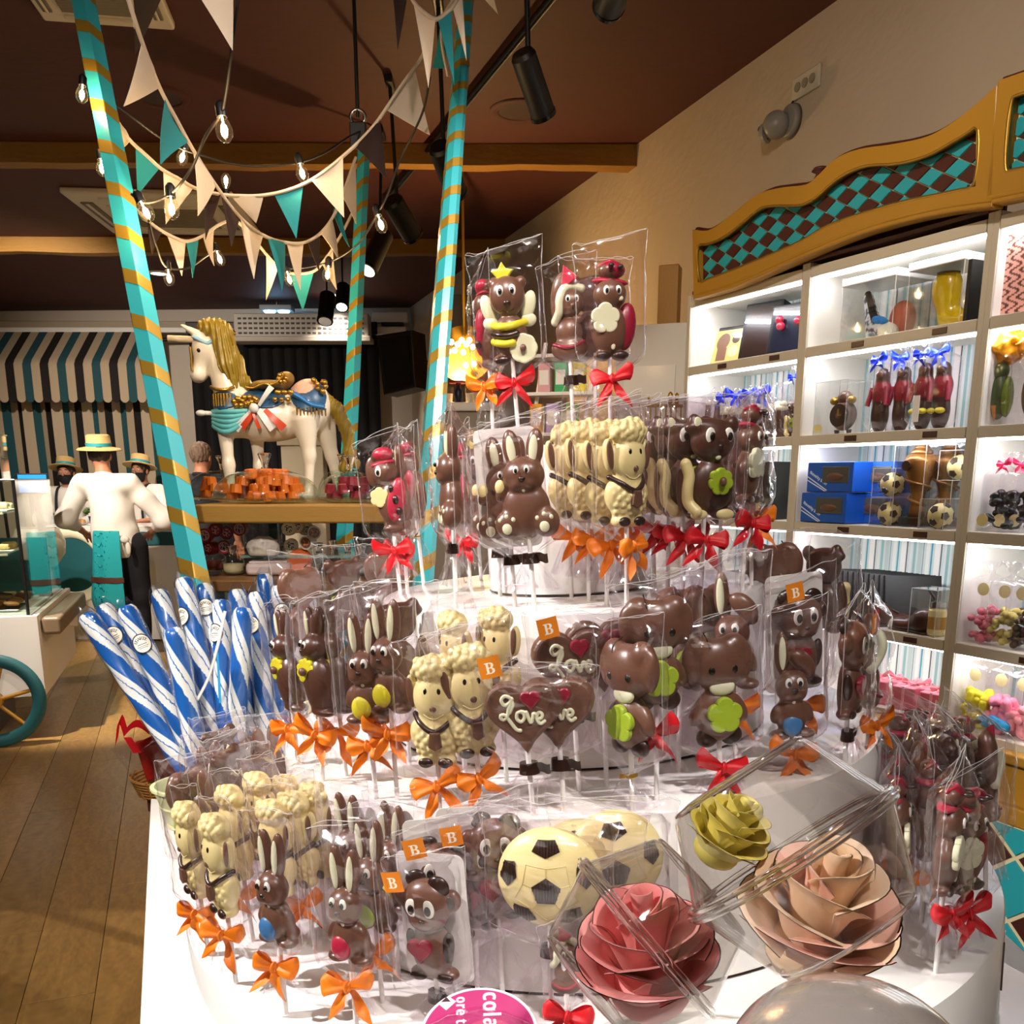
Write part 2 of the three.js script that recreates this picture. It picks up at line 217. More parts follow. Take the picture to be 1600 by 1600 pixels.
{ const t = thing('added_fill_panel', 'flat fill lamp added out of view above the visitor', 'ceiling light', [-.8, 3.075, .8]); part(t, 'frame', box(1.66, .03, 1.26, .006, 0, .03, 0), M.whiteMatte); part(t, 'diffuser', box(1.6, .01, 1.2, 0, 0, .008, 0), glow(WARM, 1.5)); part(t, 'rod', cyl(.01, .01, .05, 8, 0, .035, 0), M.steel); }  // panel added out of view for the fill light
// small blue emergency lamp high on the back wall
{ const p = U(433, 482, 9.7), t = thing('emergency_lamp', 'bluish glowing emergency lamp hanging under the ceiling above the horse', 'emergency lamp', p); part(t, 'housing', box(.32, .05, .16, .01), std(0x9aa2a8, .4)); part(t, 'bracket', cyl(.012, .012, CEIL - p.y - .0, 8), M.steel); for (const s of [-1, 1]) part(t, 'lamp', ball(.06, .022, .05, s * .07, -.03, .02), glow(0x8fd0ff, 14)); const l = new THREE.PointLight(0x8fc8ff, 2.2, 0, 2); l.position.set(p.x, p.y - .09, p.z + .03); l.castShadow = true; scene.add(l); }
// security camera and socket on the right wall
{
  const wp = (x, y, off = 0) => onPlane(x, y, WA.clone().addScaledVector(WN, off), WN), p = wp(1238, 190), turn = Math.atan2(WN.x, WN.z);
  const t = thing('security_camera', 'white dome security camera on the cream wall above the lattice crown', 'security camera', p, turn);
  part(t, 'base_plate', mv(lathe([[.001, .03], [.05, .03], [.06, .022], [.064, 0], [.001, 0]]), 0, 0, 0, Math.PI / 2), std(0x8d8a82, .45));
  const hd = part(t, 'camera_ball', ball(.052, .052, .052, -.022, -.012, .06, 24), std(0x8f8c85, .4));
  part(t, 'face', mv(cyl(.04, .034, .02, 24), -.06, -.03, .075, Math.PI / 2, -1.1, 0), std(0x9d9a92, .35));
  for (const [x, y, z, r] of [[-.082, -.012, .088, .014], [-.078, -.044, .09, .008], [-.07, -.05, .07, .008]]) part(t, 'lens', ball(r, r, r, x, y, z, 12), M.blackGloss);
  const s = wp(1262, 130), b = thing('power_socket', 'white double power socket plate just above the security camera', 'socket', s, turn);
  part(b, 'plate', box(.17, .08, .012, .005, 0, 0, .006), std(0xc9c2ae, .5)); for (const k of [-.045, .0, .045]) part(b, 'socket_hole', mv(cyl(.017, .017, .006, 16), k, 0, .011, Math.PI / 2), std(0x8d8674, .6));
  const cb = thing('camera_cable', 'short dark cable from the socket down to the security camera', 'cable', s, turn); part(cb, 'cord', tube([[-.07, -.04, .012], [-.075, -.06, .02], [-.08, -.085, .02]], .004, 12, 6), M.black);
}

// ---------- chocolate figures (centimetres, flat back at z = 0, face towards +z) ----------
const CM = 0.0094;
const star = (n, r0, r1, rot = 0) => { const a = []; for (let i = 0; i < n * 2; i++) { const r = i % 2 ? r0 : r1, t = rot + i * Math.PI / n; a.push([Math.sin(t) * r, Math.cos(t) * r]); } return a; };
function petals(n, r, depth = .22, dent = 0) { const a = []; for (let i = 0; i < n * 12; i++) { const t = i / (n * 12) * TAU, c = Math.abs(Math.cos(t * n / 2)), q = r * (1 - depth + depth * Math.pow(c, .5)) - dent * Math.max(0, c - .9) * r; a.push([Math.sin(t) * q, Math.cos(t) * q]); } return a; }
const heartPts = r => { const a = []; for (let i = 0; i < 48; i++) { const t = i / 48 * TAU; a.push([r * Math.pow(Math.sin(t), 3), r * (.8125 * Math.cos(t) - .3125 * Math.cos(2 * t) - .125 * Math.cos(3 * t) - .0625 * Math.cos(4 * t))]); } return a; };
const eyes = (x, y, r, dx = .55, look = 0) => [-1, 1].flatMap(s => [['eye', 'eyeWhite', 'E', x + s * dx, y, r * .8, r * 1.15, .16], ['pupil', 'pupil', 'E', x + s * dx + look, y - r * .15, r * .42, r * .62, .2, 0, -.5]]);
const FIG = {
  sheep: { mat: 'ivory', sx: .9, w: 5.4, h: 10, cell: .16, prims: (() => { const a = [[0, 6.1, .9, 2.0, 2.2, 1.35], [0, 8.5, .8, 2.0, 1.25, 1.25], [0, 2.8, .8, 2.25, 2.5, 1.15], [-.95, .6, .9, .95, .6, .85], [.95, .6, .9, .95, .6, .85], [-1.9, 3, .7, .65, 1.2, .7], [1.9, 3, .7, .65, 1.2, .7], [-2.2, 6.5, .65, .62, 1.5, .5, .15], [2.2, 6.5, .65, .62, 1.5, .5, -.15]]; return a; })(), k: .35,
    bumps: (() => { const a = []; for (let i = 0; i < 26; i++) { const t = i * 2.4, r = Math.sqrt(i / 26); a.push([Math.cos(t) * r * 2.0, 8.55 + Math.sin(t) * r * 1.15, 1.95 - r * r * .9, .42]); } for (let i = 0; i < 34; i++) { const t = i * 2.4, r = Math.sqrt((i + .5) / 34); a.push([Math.cos(t) * r * 2.1, 2.6 + Math.sin(t) * r * 1.9, 1.85 - r * r * .75, .33]); } return a; })(),
    decor: [['ear', 'milk', 'E', -2.3, 6.5, .4, 1.3, .2, .15, .05], ['ear', 'milk', 'E', 2.3, 6.5, .4, 1.3, .2, -.15, .05], ['eye', 'pupil', 'E', -.62, 6.75, .2, .3, .14], ['eye', 'pupil', 'E', .62, 6.75, .2, .3, .14], ['nose', 'milk', 'E', .05, 5.3, .34, .32, .25], ['mouth', 'ivory', 'T', [[-.9, 4.75], [-.4, 4.45], [.2, 4.4], [.9, 4.75]], .06], ['scarf', 'dark', 'T', [[-2.05, 4.55], [-1.3, 3.95], [-.5, 3.45], [.1, 3.3], [.7, 3.55], [1.4, 4.05], [2.05, 4.6]], .27], ['scarf_end', 'milk', 'P', .15, 2.65, [[-.35, .55], [.35, .55], [.5, -.5], [0, -.75], [-.5, -.5]]], ['foot', 'dark', 'E', -.95, .55, .72, .45, .3], ['foot', 'dark', 'E', .95, .55, .72, .45, .3]] },
  bunny: { mat: 'milk', w: 4.6, h: 10.3, cell: .16, prims: [[-.72, 8.2, .65, .68, 2.1, .55, .06], [.78, 8.1, .65, .7, 2.1, .55, -.1], [0, 5.2, .9, 1.5, 1.5, 1.25], [-.55, 4.55, 1.3, .75, .65, .75], [.55, 4.55, 1.3, .75, .65, .75], [0, 2.3, .75, 1.55, 1.9, 1.15], [-1.15, .5, .8, 1.0, .5, .85], [1.15, .5, .8, 1.0, .5, .85], [-1.5, 2.6, .8, .5, 1.05, .55, -.35], [1.5, 2.6, .8, .5, 1.05, .55, .35], [1.7, 1.4, .6, .6, .6, .6]], k: .3,
    decor: [['ear_lining', 'ivoryPale', 'E', -.74, 8.2, .34, 1.6, .16, .06], ['ear_lining', 'ivoryPale', 'E', .8, 8.1, .34, 1.6, .16, -.1], ...eyes(0, 5.75, .42, .52), ['nose', 'dark', 'E', 0, 4.95, .3, .24, .25], ['tooth', 'ivoryPale', 'E', .05, 3.85, .2, .26, .14], ['egg', 'EGG', 'E', -.2, 1.75, .95, 1.1, .5]] },
  foldedBunny: { mat: 'milk', w: 4.8, h: 10.2, cell: .16, prims: [[-.8, 8.2, .65, .65, 2.0, .55, -.02], [1.0, 7.3, .8, .85, 1.35, .7, .85], [1.6, 6.5, .9, .6, .9, .55, .3], [0, 5.0, .9, 1.5, 1.5, 1.25], [-.5, 4.35, 1.3, .7, .6, .7], [.5, 4.35, 1.3, .7, .6, .7], [0, 2.3, .75, 1.5, 1.9, 1.15], [-1.15, .5, .8, 1.0, .5, .85], [1.2, .5, .8, 1.0, .5, .85], [-1.45, 2.5, .8, .5, .9, .55, -.3], [1.5, 2.5, .8, .5, 1.0, .55, .3]], k: .28,
    decor: [['ear_lining', 'ivoryPale', 'E', -.85, 8.15, .34, 1.55, .16], ...eyes(-.1, 5.5, .42, .5), ['nose', 'dark', 'E', -.1, 4.8, .34, .28, .25], ['tooth', 'ivoryPale', 'E', -.05, 3.7, .2, .25, .14], ['egg', 'eggBlue', 'E', -.2, 1.5, .95, 1.0, .45]] },
  flowerBunny: { mat: 'mid', w: 4.8, h: 10.4, cell: .16, prims: [[-1.1, 8.9, .6, .5, 1.6, .5, .12], [-.1, 8.9, .6, .6, 1.7, .55, -.12], [-.3, 6.7, .9, 1.4, 1.25, 1.2], [-1.1, 6.1, 1.2, .65, .5, .6], [.3, 3.0, .8, 1.7, 2.8, 1.25], [-.9, 3.2, 1.2, .5, 1.3, .55, .5], [.6, .5, .8, 1.5, .5, .9], [1.5, 1.7, .5, .7, .7, .6]], k: .35,
    decor: [['ear_lining', 'ivoryPale', 'E', -1.15, 8.9, .25, 1.2, .14, .12], ...eyes(-.8, 7.0, .34, .42), ['nose', 'dark', 'E', -1.0, 6.35, .26, .22, .22], ['tooth', 'ivoryPale', 'E', -.85, 5.55, .17, .22, .14], ['sunflower', 'yellow', 'P', -.75, 4.4, petals(10, 1.15, .25)], ['flower_heart', 'milk', 'E', -.75, 4.4, .42, .42, .35, 0, -1.6], ['grass', 'ivoryPale', 'P', -1.0, .95, star(7, .55, 1.35, .2)]] },
  sitBunny: { mat: 'milk', w: 6, h: 10, cell: .17, prims: [[-1.0, 8.4, .7, .85, 1.8, .6, .1], [1.2, 8.3, .7, .85, 1.8, .6, -.15], [0, 5.9, .95, 2.0, 1.7, 1.4], [-.5, 5.1, 1.6, .7, .6, .7], [.6, 5.1, 1.6, .7, .6, .7], [0, 2.8, .8, 2.3, 2.6, 1.3], [-1.75, 1.5, 1.1, 1.3, 1.4, 1.0], [1.85, 1.5, 1.1, 1.3, 1.4, 1.0], [-2.2, 4.5, .9, .6, .95, .6, -.5]], k: .3,
    decor: [['ear_lining', 'ivoryPale', 'E', -.95, 8.3, .42, 1.3, .16, .1], ['ear_lining', 'ivoryPale', 'E', 1.15, 8.2, .42, 1.3, .16, -.15], ['glove', 'ivory', 'E', -2.3, 5.0, .5, .7, .4], ...eyes(.1, 6.4, .36, .5), ['nose', 'dark', 'E', .1, 5.6, .34, .26, .26], ['tooth', 'ivoryPale', 'E', .1, 4.6, .2, .24, .14], ...[-1.75, 1.85].flatMap(x => [['paw_pad', 'ivoryPale', 'E', x, 1.15, .48, .55, .2], ['paw_pad', 'ivoryPale', 'E', x - .65, 1.95, .22, .24, .15], ['paw_pad', 'ivoryPale', 'E', x, 2.25, .22, .24, .15], ['paw_pad', 'ivoryPale', 'E', x + .65, 1.95, .22, .24, .15]])] },
  bear: { mat: 'milk', w: 6, h: 10, cell: .17, prims: [[0, 7.2, .9, 2.5, 2.3, 1.35], [-1.5, 8.6, .8, 1.2, 1.2, 1.0], [1.5, 8.6, .8, 1.2, 1.2, 1.0], [-2.4, 7.3, .8, .75, 1.7, .75, .1], [2.4, 7.3, .8, .75, 1.7, .75, -.1], [0, 2.9, .8, 2.1, 2.4, 1.3], [-1.9, 3.2, .8, .6, 1.3, .65, -.4], [1.9, 3.2, .8, .6, 1.3, .65, .4]], k: .3,
    decor: [['leg', 'dark', 'E', -1.1, .9, 1.0, .9, .6], ['leg', 'dark', 'E', 1.1, .9, 1.0, .9, .6], ['eye', 'pupil', 'E', -.95, 6.9, .32, .36, .2], ['eye', 'pupil', 'E', 1.05, 6.9, .32, .36, .2], ['muzzle', 'ivoryPale', 'E', .1, 5.35, 1.15, .78, .4], ['ear_seam', 'dark', 'T', [[-1.0, 9.9], [-1.05, 9.3], [-.95, 8.8]], .07], ['leaf', 'lime', 'P', .05, 3.0, petals(5, 1.45, .32)]] },
  ladybug: { mat: 'milk', w: 5.8, h: 10, cell: .16, prims: [[0, 6.6, .9, 1.75, 1.5, 1.3], [-.1, 3.2, .8, 1.9, 2.6, 1.2], [-1.6, 3.9, .9, .6, .9, .6, -.4], [1.1, .6, .8, .9, .55, .8], [-.9, .6, .8, .9, .55, .8], [0, 8.9, .8, 1.25, .9, 1.0]], k: .3,
    decor: [['hat_brim', 'pinkRed', 'E', .1, 7.85, 1.95, .42, .9, -.08, 1.1], ['hat_crown', 'crimson', 'E', .25, 8.95, 1.4, .85, .9, -.05, .9], ['hat_band', 'pinkRed', 'T', [[-1.0, 9.45], [0, 9.75], [1.2, 9.4]], .2], ['hat_spot', 'dark', 'E', -.2, 9.2, .3, .24, .5, 0, -.8], ['hat_spot', 'dark', 'E', .85, 9.1, .3, .24, .5, 0, -.8], ...eyes(-.05, 6.85, .42, .62), ['cheek', 'ivoryPale', 'E', .85, 6.1, .3, .25, .15], ['wing_case', 'crimson', 'E', 1.75, 3.5, 1.15, 2.4, .8, -.12, .5], ['spot', 'dark', 'E', 1.6, 4.8, .38, .42, .4, 0, -.6], ['spot', 'dark', 'E', 1.95, 3.4, .38, .45, .4, 0, -.6], ['spot', 'dark', 'E', 1.75, 2.1, .36, .42, .4, 0, -.6], ['clover', 'ivoryPale', 'P', -.75, 4.2, petals(5, 1.4, .3)], ['foot', 'dark', 'E', -.9, .6, .85, .42, .3], ['foot', 'dark', 'E', 1.0, .6, .85, .42, .3], ['heart_button', 'ivoryPale', 'E', .1, 1.5, .25, .38, .14]] },
  ladybugSide: { mat: 'milk', w: 5.2, h: 10, cell: .17, prims: [[-.2, 7.0, .9, 1.5, 1.4, 1.3], [.6, 3.4, .8, 1.9, 2.8, 1.3], [-.6, 3.6, .9, .9, 1.6, .9], [.2, .7, .8, 1.4, .55, .9], [-.3, 8.9, .8, 1.3, .9, 1.0], [-1.7, 7.2, .5, .9, 1.7, .5]], k: .3,
    decor: [['hat_brim', 'pinkRed', 'E', -.3, 8.0, 1.5, .35, .8, .15, .9], ['hat_crown', 'pinkRed', 'E', -.2, 9.0, 1.2, .8, .8, .05, .8], ['eye', 'eyeWhite', 'E', -.65, 7.1, .4, .55, .2], ['pupil', 'pupil', 'E', -.68, 7.0, .2, .3, .2, 0, -.6], ['wing_case', 'pinkRed', 'E', 1.0, 3.9, 1.05, 2.5, .7, -.25, .4], ['spot', 'dark', 'E', .65, 5.1, .38, .5, .4, 0, -.6], ['spot', 'dark', 'E', 1.05, 3.9, .4, .55, .4, 0, -.6], ['spot', 'dark', 'E', 1.3, 2.6, .38, .5, .4, 0, -.6], ['collar', 'ivory', 'P', -.9, 4.3, petals(6, 1.0, .3)]] },
  bee: { mat: 'milk', w: 6, h: 10, cell: .16, prims: [[0, 6.9, .9, 1.85, 2.0, 1.4], [-1.3, 8.3, .7, .6, .6, .6], [1.5, 8.2, .7, .6, .6, .6], [0, 3.0, .8, 1.8, 2.2, 1.2], [-1.1, .7, .8, .9, .6, .8], [1.4, 1.6, .8, 1.4, 1.4, .8]], k: .3,
    decor: [['crown', 'yellow', 'P', -.35, 9.1, star(5, .55, 1.05)], ['wing', 'ivoryPale', 'E', -2.15, 5.9, .75, 1.5, .4, .3, .5], ['wing', 'ivoryPale', 'E', -2.0, 4.5, .85, .7, .4, 0, .5], ['wing', 'ivoryPale', 'E', 2.1, 5.9, .75, 1.5, .4, -.3, .5], ['wing', 'ivoryPale', 'E', 2.0, 4.5, .85, .7, .4, 0, .5], ...eyes(.05, 7.3, .5, .62), ['nose', 'dark', 'E', .05, 6.1, .4, .34, .3], ['mouth', 'dark', 'T', [[-.6, 5.5], [0, 5.25], [.65, 5.5]], .08], ['body_stripe', 'yellow', 'T', [[-1.7, 4.2], [-.8, 3.85], [.4, 3.85], [1.6, 4.25]], .42], ['body_stripe', 'yellow', 'T', [[-1.8, 2.6], [-1.2, 2.3], [-.4, 2.15], [.3, 2.2]], .38], ['body_stripe', 'dark', 'T', [[-1.75, 3.4], [-1.0, 3.05], [0, 2.95], [.8, 3.1]], .32], ['hand', 'milk', 'E', -.9, 3.6, .42, .55, .4], ['foot', 'dark', 'E', -1.0, .6, .8, .45, .3], ['flower', 'ivoryPale', 'P', 1.35, 1.6, petals(8, 1.35, .1)], ['flower_heart', 'milk', 'E', 1.35, 1.6, .35, .38, .3, 0, -1.8]] },
  girl: { mat: 'milk', w: 4.8, h: 10, cell: .17, prims: [[.2, 6.4, .9, 1.5, 1.5, 1.2], [-.6, 8.2, .7, 1.1, 1.8, .8, -.35], [0, 3.4, .8, 1.5, 1.6, 1.0], [0, 1.6, .8, 2.1, 1.3, 1.1], [-1.2, 6.3, .6, .8, 2.0, .6]], k: .3,
    decor: [['pointed_hat', 'pinkRed', 'P', .1, 8.9, [[-.3, 1.3], [1.1, .1], [-.6, -1.0]]], ['hair', 'ivoryPale', 'T', [[1.5, 7.9], [.6, 8.2], [-.3, 7.8], [-.75, 6.8], [-.9, 5.6], [-1.5, 4.6]], .5], ...eyes(.65, 6.7, .36, .45), ['nose', 'milk', 'E', .7, 6.0, .3, .3, .3], ['skirt_trim', 'crimson', 'T', [[-1.7, 2.1], [-.6, 1.7], [.6, 1.7], [1.7, 2.2]], .2], ['sleeve', 'milk', 'E', .9, 4.6, .8, .6, .5]] },
  skunk: { mat: 'mid', w: 6.4, h: 10, cell: .17, prims: [[.5, 7.4, .9, 2.2, 1.9, 1.35], [-1.3, 8.9, .7, .7, 1.0, .6, .3], [2.4, 8.8, .7, .8, .9, .6, -.4], [.4, 3.2, .8, 2.0, 2.6, 1.2], [2.0, 2.6, .7, .9, 1.4, .7, .5], [-2.1, 3.4, .6, .8, 2.6, .6], [-1.0, .7, .9, 1.0, .6, .9], [1.7, .7, .9, 1.1, .6, .9], [0, 8.6, .8, 2.4, .9, 1.0]], k: .3,
    decor: [['tail', 'ivory', 'T', [[-1.3, .9], [-1.9, 1.8], [-2.1, 3.0], [-2.0, 4.2], [-2.3, 5.3]], .55], ['ear_lining', 'ivoryPale', 'E', -1.35, 9.0, .4, .6, .16, .3], ...eyes(.6, 7.9, .62, .95, .12), ['nose', 'dark', 'E', .7, 6.9, .36, .28, .3], ['tooth', 'ivoryPale', 'E', .7, 5.95, .3, .26, .16], ['belly', 'dark', 'E', .9, 3.0, 1.7, 2.0, .6, 0, .8], ['flower', 'lime', 'P', .95, 3.7, petals(7, 1.15, .25)], ['flower_heart', 'milk', 'E', .95, 3.7, .35, .45, .35, 0, -1.6], ['foot', 'ivory', 'E', -1.0, .65, .9, .5, .3], ['foot', 'ivory', 'E', 1.75, .65, .95, .5, .3]] },
  monkey: { mat: 'milk', w: 5.6, h: 10, cell: .17, prims: [[0, 7.1, .9, 2.2, 2.1, 1.4], [-2.2, 7.4, .7, .75, .95, .6], [2.2, 7.4, .7, .75, .95, .6], [0, 5.7, 1.2, 1.6, .9, 1.1], [0, 2.8, .8, 1.8, 2.7, 1.25], [-1.2, .6, .8, 1.0, .55, .8], [1.2, .6, .8, 1.0, .55, .8]], k: .3,
    decor: [['hair_patch', 'dark', 'E', -1.15, 8.9, 1.0, .75, .4, .35, .5], ['hair_patch', 'dark', 'E', 1.25, 8.7, 1.0, .95, .4, -.5, .5], ['inner_ear', 'dark', 'E', 2.25, 7.4, .42, .6, .2], ...eyes(-.1, 7.15, .7, .75), ['nose', 'dark', 'E', 0, 6.0, .3, .2, .25], ['smile', 'dark', 'T', [[-1.0, 5.55], [-.5, 5.2], [.1, 5.1], [.9, 5.5]], .07], ['arm', 'dark', 'E', 1.55, 3.2, .6, 1.5, .5, -.2, .5], ['arm', 'dark', 'E', -1.65, 3.2, .5, 1.4, .5, .2, .5], ['heart', 'crimson', 'P', -.55, 3.3, heartPts(1.0)], ['foot', 'dark', 'E', -1.2, .6, .8, .4, .3], ['foot', 'dark', 'E', 1.2, .6, .8, .4, .3]] },
};
const SURF = {};
function figure(kind, egg) {
  const f = FIG[kind]; let s = SURF[kind];
  if (!s) {
    const pr = f.prims, bm = f.bumps;
    const fn = (x, y, z) => { let d = 9; for (const e of pr) d = smin(d, dEll(x, y, z, e), f.k); if (bm) for (const b of bm) { const q = Math.hypot(x - b[0], y - b[1], (z - b[2])) - b[3]; if (q < .6) d = smin(d, q, .12); } return Math.max(d, -z); };
    const g = surfaceNet(fn, [-3.8, -.4, -.35], [3.8, 11, 3.1], f.cell);
    const zs = (x, y) => { for (let z = 3; z > 0; z -= .04) if (fn(x, y, z) < 0) return z; return .5; };
    const dec = f.decor.map(d => {
      const [name, mat, k] = d; let q;
      if (k === 'E') { const [, , , x, y, a, b, c, rot = 0, sink = .25] = d; q = new THREE.SphereGeometry(1, 14, 10).scale(a, b, c).rotateZ(rot).translate(x, y, zs(x, y) - sink * c); }
      if (k === 'T') { const [, , , pts, r] = d; q = tube(pts.map(p => V(p[0], p[1], zs(p[0], p[1]) + r * .25)), r, Math.max(12, pts.length * 5), 7); const a = pts[0], b = pts[pts.length - 1]; q = mg([q, ball(r, r, r, a[0], a[1], zs(...a) + r * .25, 8), ball(r, r, r, b[0], b[1], zs(...b) + r * .25, 8)]); }
      if (k === 'P') { const [, , , x, y, pts] = d; q = extrude(shapeOf(pts), .25, .14, 2).translate(x, y, zs(x, y) - .12); }
      q.scale(CM * (f.sx || 1), CM, CM); return [name, mat, q];
    });
    g.scale(CM * (f.sx || 1), CM, CM); s = SURF[kind] = { g, dec };
  }
  const m = shade(new THREE.Mesh(s.g, M[f.mat])); m.name = 'chocolate_figure';
  for (const [name, mat, q] of s.dec) part(m, name, q, M[mat === 'EGG' ? egg || 'yellow' : mat]);
  return m;
}
// heart with the word Love, ball medallion
const scriptLove = [
  [[-.1, .1], [.25, .9], [.05, 1.6], [-.5, 1.75], [-.85, 1.3], [-.6, .85], [-.2, 1.0], [.25, 1.5]], [[.2, 1.55], [-.15, .6], [-.4, -.3], [-.85, -.65], [-1.1, -.3], [-.7, -.15], [-.2, -.7], [.5, -1.6], [.85, -1.65]],
  [[1.05, .3], [.65, .1], [.6, -.5], [1.0, -.75], [1.35, -.35], [1.3, .1], [1.05, .3], [1.55, .2]], [[1.6, .25], [1.85, -.55], [2.0, -.75], [2.2, -.3], [2.35, .15], [2.6, .1]], [[2.6, -.35], [3.05, -.25], [3.2, .1], [2.95, .3], [2.65, 0], [2.7, -.55], [3.0, -.8], [3.4, -.55]]];
function heartFigure() {
  let s = SURF.heart; if (!s) {
    const g = extrude(shapeOf(heartPts(3.5)), .9, .55, 4, 16).translate(0, 3.9, .5); const z0 = 1.95;
    s = SURF.heart = { g: g.scale(CM, CM, CM), red: extrude(shapeOf(heartPts(.85)), .2, .2, 3).translate(.75, 5.35, z0 - .05).scale(CM, CM, CM), letters: scriptLove.map(l => { const q = l.map(p => V(p[0] * 1.0 - 1.35, p[1] * 1.05 + 3.9 - p[0] * .12, z0 + .05)); return mg([tube(q, .2, 40, 8), ball(.2, .2, .2, ...q[0].toArray(), 8), ball(.2, .2, .2, ...q[q.length - 1].toArray(), 8)]).scale(CM, CM, CM); }) };
  }
  const m = shade(new THREE.Mesh(s.g, M.milk)); m.name = 'chocolate_figure'; part(m, 'small_heart', s.red, M.crimson); s.letters.forEach(l => part(m, 'lettering', l, M.ivoryPale)); return m;
}
function ballFigure() {
  let s = SURF.ball; if (!s) {
    const R = 4.3, H = 1.9, zz = (x, y) => H * Math.sqrt(Math.max(0, 1 - (x * x + y * y) / (R * R))) + .2, cy = 4.4;
    const dome = mg([new THREE.SphereGeometry(1, 40, 14, 0, TAU, 0, Math.PI / 2).rotateX(Math.PI / 2).scale(R, R, H).translate(0, cy, .2), mv(cyl(R, R, .25, 40), 0, cy, 0, Math.PI / 2)]);
    const patches = [], seams = [], ridges = [];
    const pent = (cx, cy2, r, rot, sq) => { const p = []; for (let i = 0; i < 5; i++) { const t = rot + i * TAU / 5; let x = Math.cos(t) * r, y = Math.sin(t) * r; const a = Math.atan2(cy2, cx), ca = Math.cos(a), sa = Math.sin(a); let u = x * ca + y * sa, v = -x * sa + y * ca; u *= sq; p.push([cx + u * ca - v * sa, cy2 + u * sa + v * ca]); } return p; };
    const patch = p => { const pos = [], c = p.reduce((a, b) => [a[0] + b[0] / 5, a[1] + b[1] / 5], [0, 0]), at = (q, o) => { const l = Math.hypot(q[0], q[1]), k = l > R * .985 ? R * .985 / l : 1; return [q[0] * k, q[1] * k + cy, zz(q[0] * k, q[1] * k) + o]; }; const lerp = (a, b, t) => [a[0] + (b[0] - a[0]) * t, a[1] + (b[1] - a[1]) * t]; for (let i = 0; i < 5; i++) { const a = p[i], b = p[(i + 1) % 5]; for (let s2 = 0; s2 < 4; s2++) for (let r = 0; r < 4; r++) { const A = lerp(a, b, s2 / 4), B = lerp(a, b, (s2 + 1) / 4), q = [lerp(c, A, r / 4), lerp(c, B, r / 4), lerp(c, B, (r + 1) / 4), lerp(c, A, (r + 1) / 4)].map((v, n) => at(v, .06)); pos.push(...q[0], ...q[2], ...q[1], ...q[0], ...q[3], ...q[2]); } const A = at(a, .06), B = at(b, .06), A2 = at(a, -.1), B2 = at(b, -.1); pos.push(...A, ...B2, ...B, ...A, ...A2, ...B2); } const g = new THREE.BufferGeometry(); for (let i = 0; i < pos.length; i += 9) { const ax = pos[i + 3] - pos[i], ay = pos[i + 4] - pos[i + 1], bx = pos[i + 6] - pos[i], by = pos[i + 7] - pos[i + 1]; if (ax * by - ay * bx < 0) for (let k = 0; k < 3; k++) [pos[i + 3 + k], pos[i + 6 + k]] = [pos[i + 6 + k], pos[i + 3 + k]]; } g.setAttribute('position', new THREE.Float32BufferAttribute(pos, 3)); g.computeVertexNormals(); return g; };
    const ridge = p => { const a = []; const xs = p.map(q => q[0]), ys = p.map(q => q[1]); const inside = (x, y) => { let w = 0; for (let i = 0; i < 5; i++) { const [x0, y0] = p[i], [x1, y1] = p[(i + 1) % 5]; w += ((x1 - x0) * (y - y0) - (y1 - y0) * (x - x0) > 0) ? 1 : -1; } return Math.abs(w) === 5 && Math.hypot(x, y) < R * .94; }; for (let x = Math.min(...xs) + .12; x < Math.max(...xs); x += .24) { const run = []; for (let y = Math.min(...ys); y < Math.max(...ys); y += .1) if (inside(x, y)) run.push(V(x, y + cy, zz(x, y) + .06)); if (run.length > 3) a.push(tube(run.filter((_, i) => i % 2 === 0 || i === run.length - 1), .075, 8, 5)); } return a.length ? mg(a) : null; };
    const P = [pent(-.15, -.5, 1.25, 1.57, 1)]; for (let i = 0; i < 5; i++) { const t = Math.PI / 2 + i * TAU / 5; P.push(pent(-.15 + Math.cos(t) * 3.25, -.5 + Math.sin(t) * 3.2 + .35, 1.2, t + Math.PI, .62)); }
    for (const p of P) { const g = patch(p), r = ridge(p); patches.push(r ? mg([g, r]) : g); }
    for (let i = 0; i < 5; i++) { const t = Math.PI / 2 + i * TAU / 5, c = [-.15, -.5], a = P[0][i], b = [c[0] + Math.cos(t) * 2.0, c[1] + Math.sin(t) * 2.0]; const l = (q0, q1) => seams.push(tube([0, .33, .66, 1].map(s2 => { const x = q0[0] + (q1[0] - q0[0]) * s2, y = q0[1] + (q1[1] - q0[1]) * s2; return V(x, y + cy, zz(x, y)); }), .035, 8, 5)); l(a, b); for (const d of [-.63, .63]) { const e = [c[0] + Math.cos(t + d) * 2.75, c[1] + Math.sin(t + d) * 2.75]; l(b, e); } }
    s = SURF.ball = { g: dome.scale(CM, CM, CM), patches: patches.map(g => g.scale(CM, CM, CM)), seams: mg(seams).scale(CM, CM, CM) };
  }
  const m = shade(new THREE.Mesh(s.g, M.ivory)); m.name = 'chocolate_ball'; s.patches.forEach(g => part(m, 'ball_patch', g, M.dark)); part(m, 'ball_seam', s.seams, M.ivorySeam); return m;
}
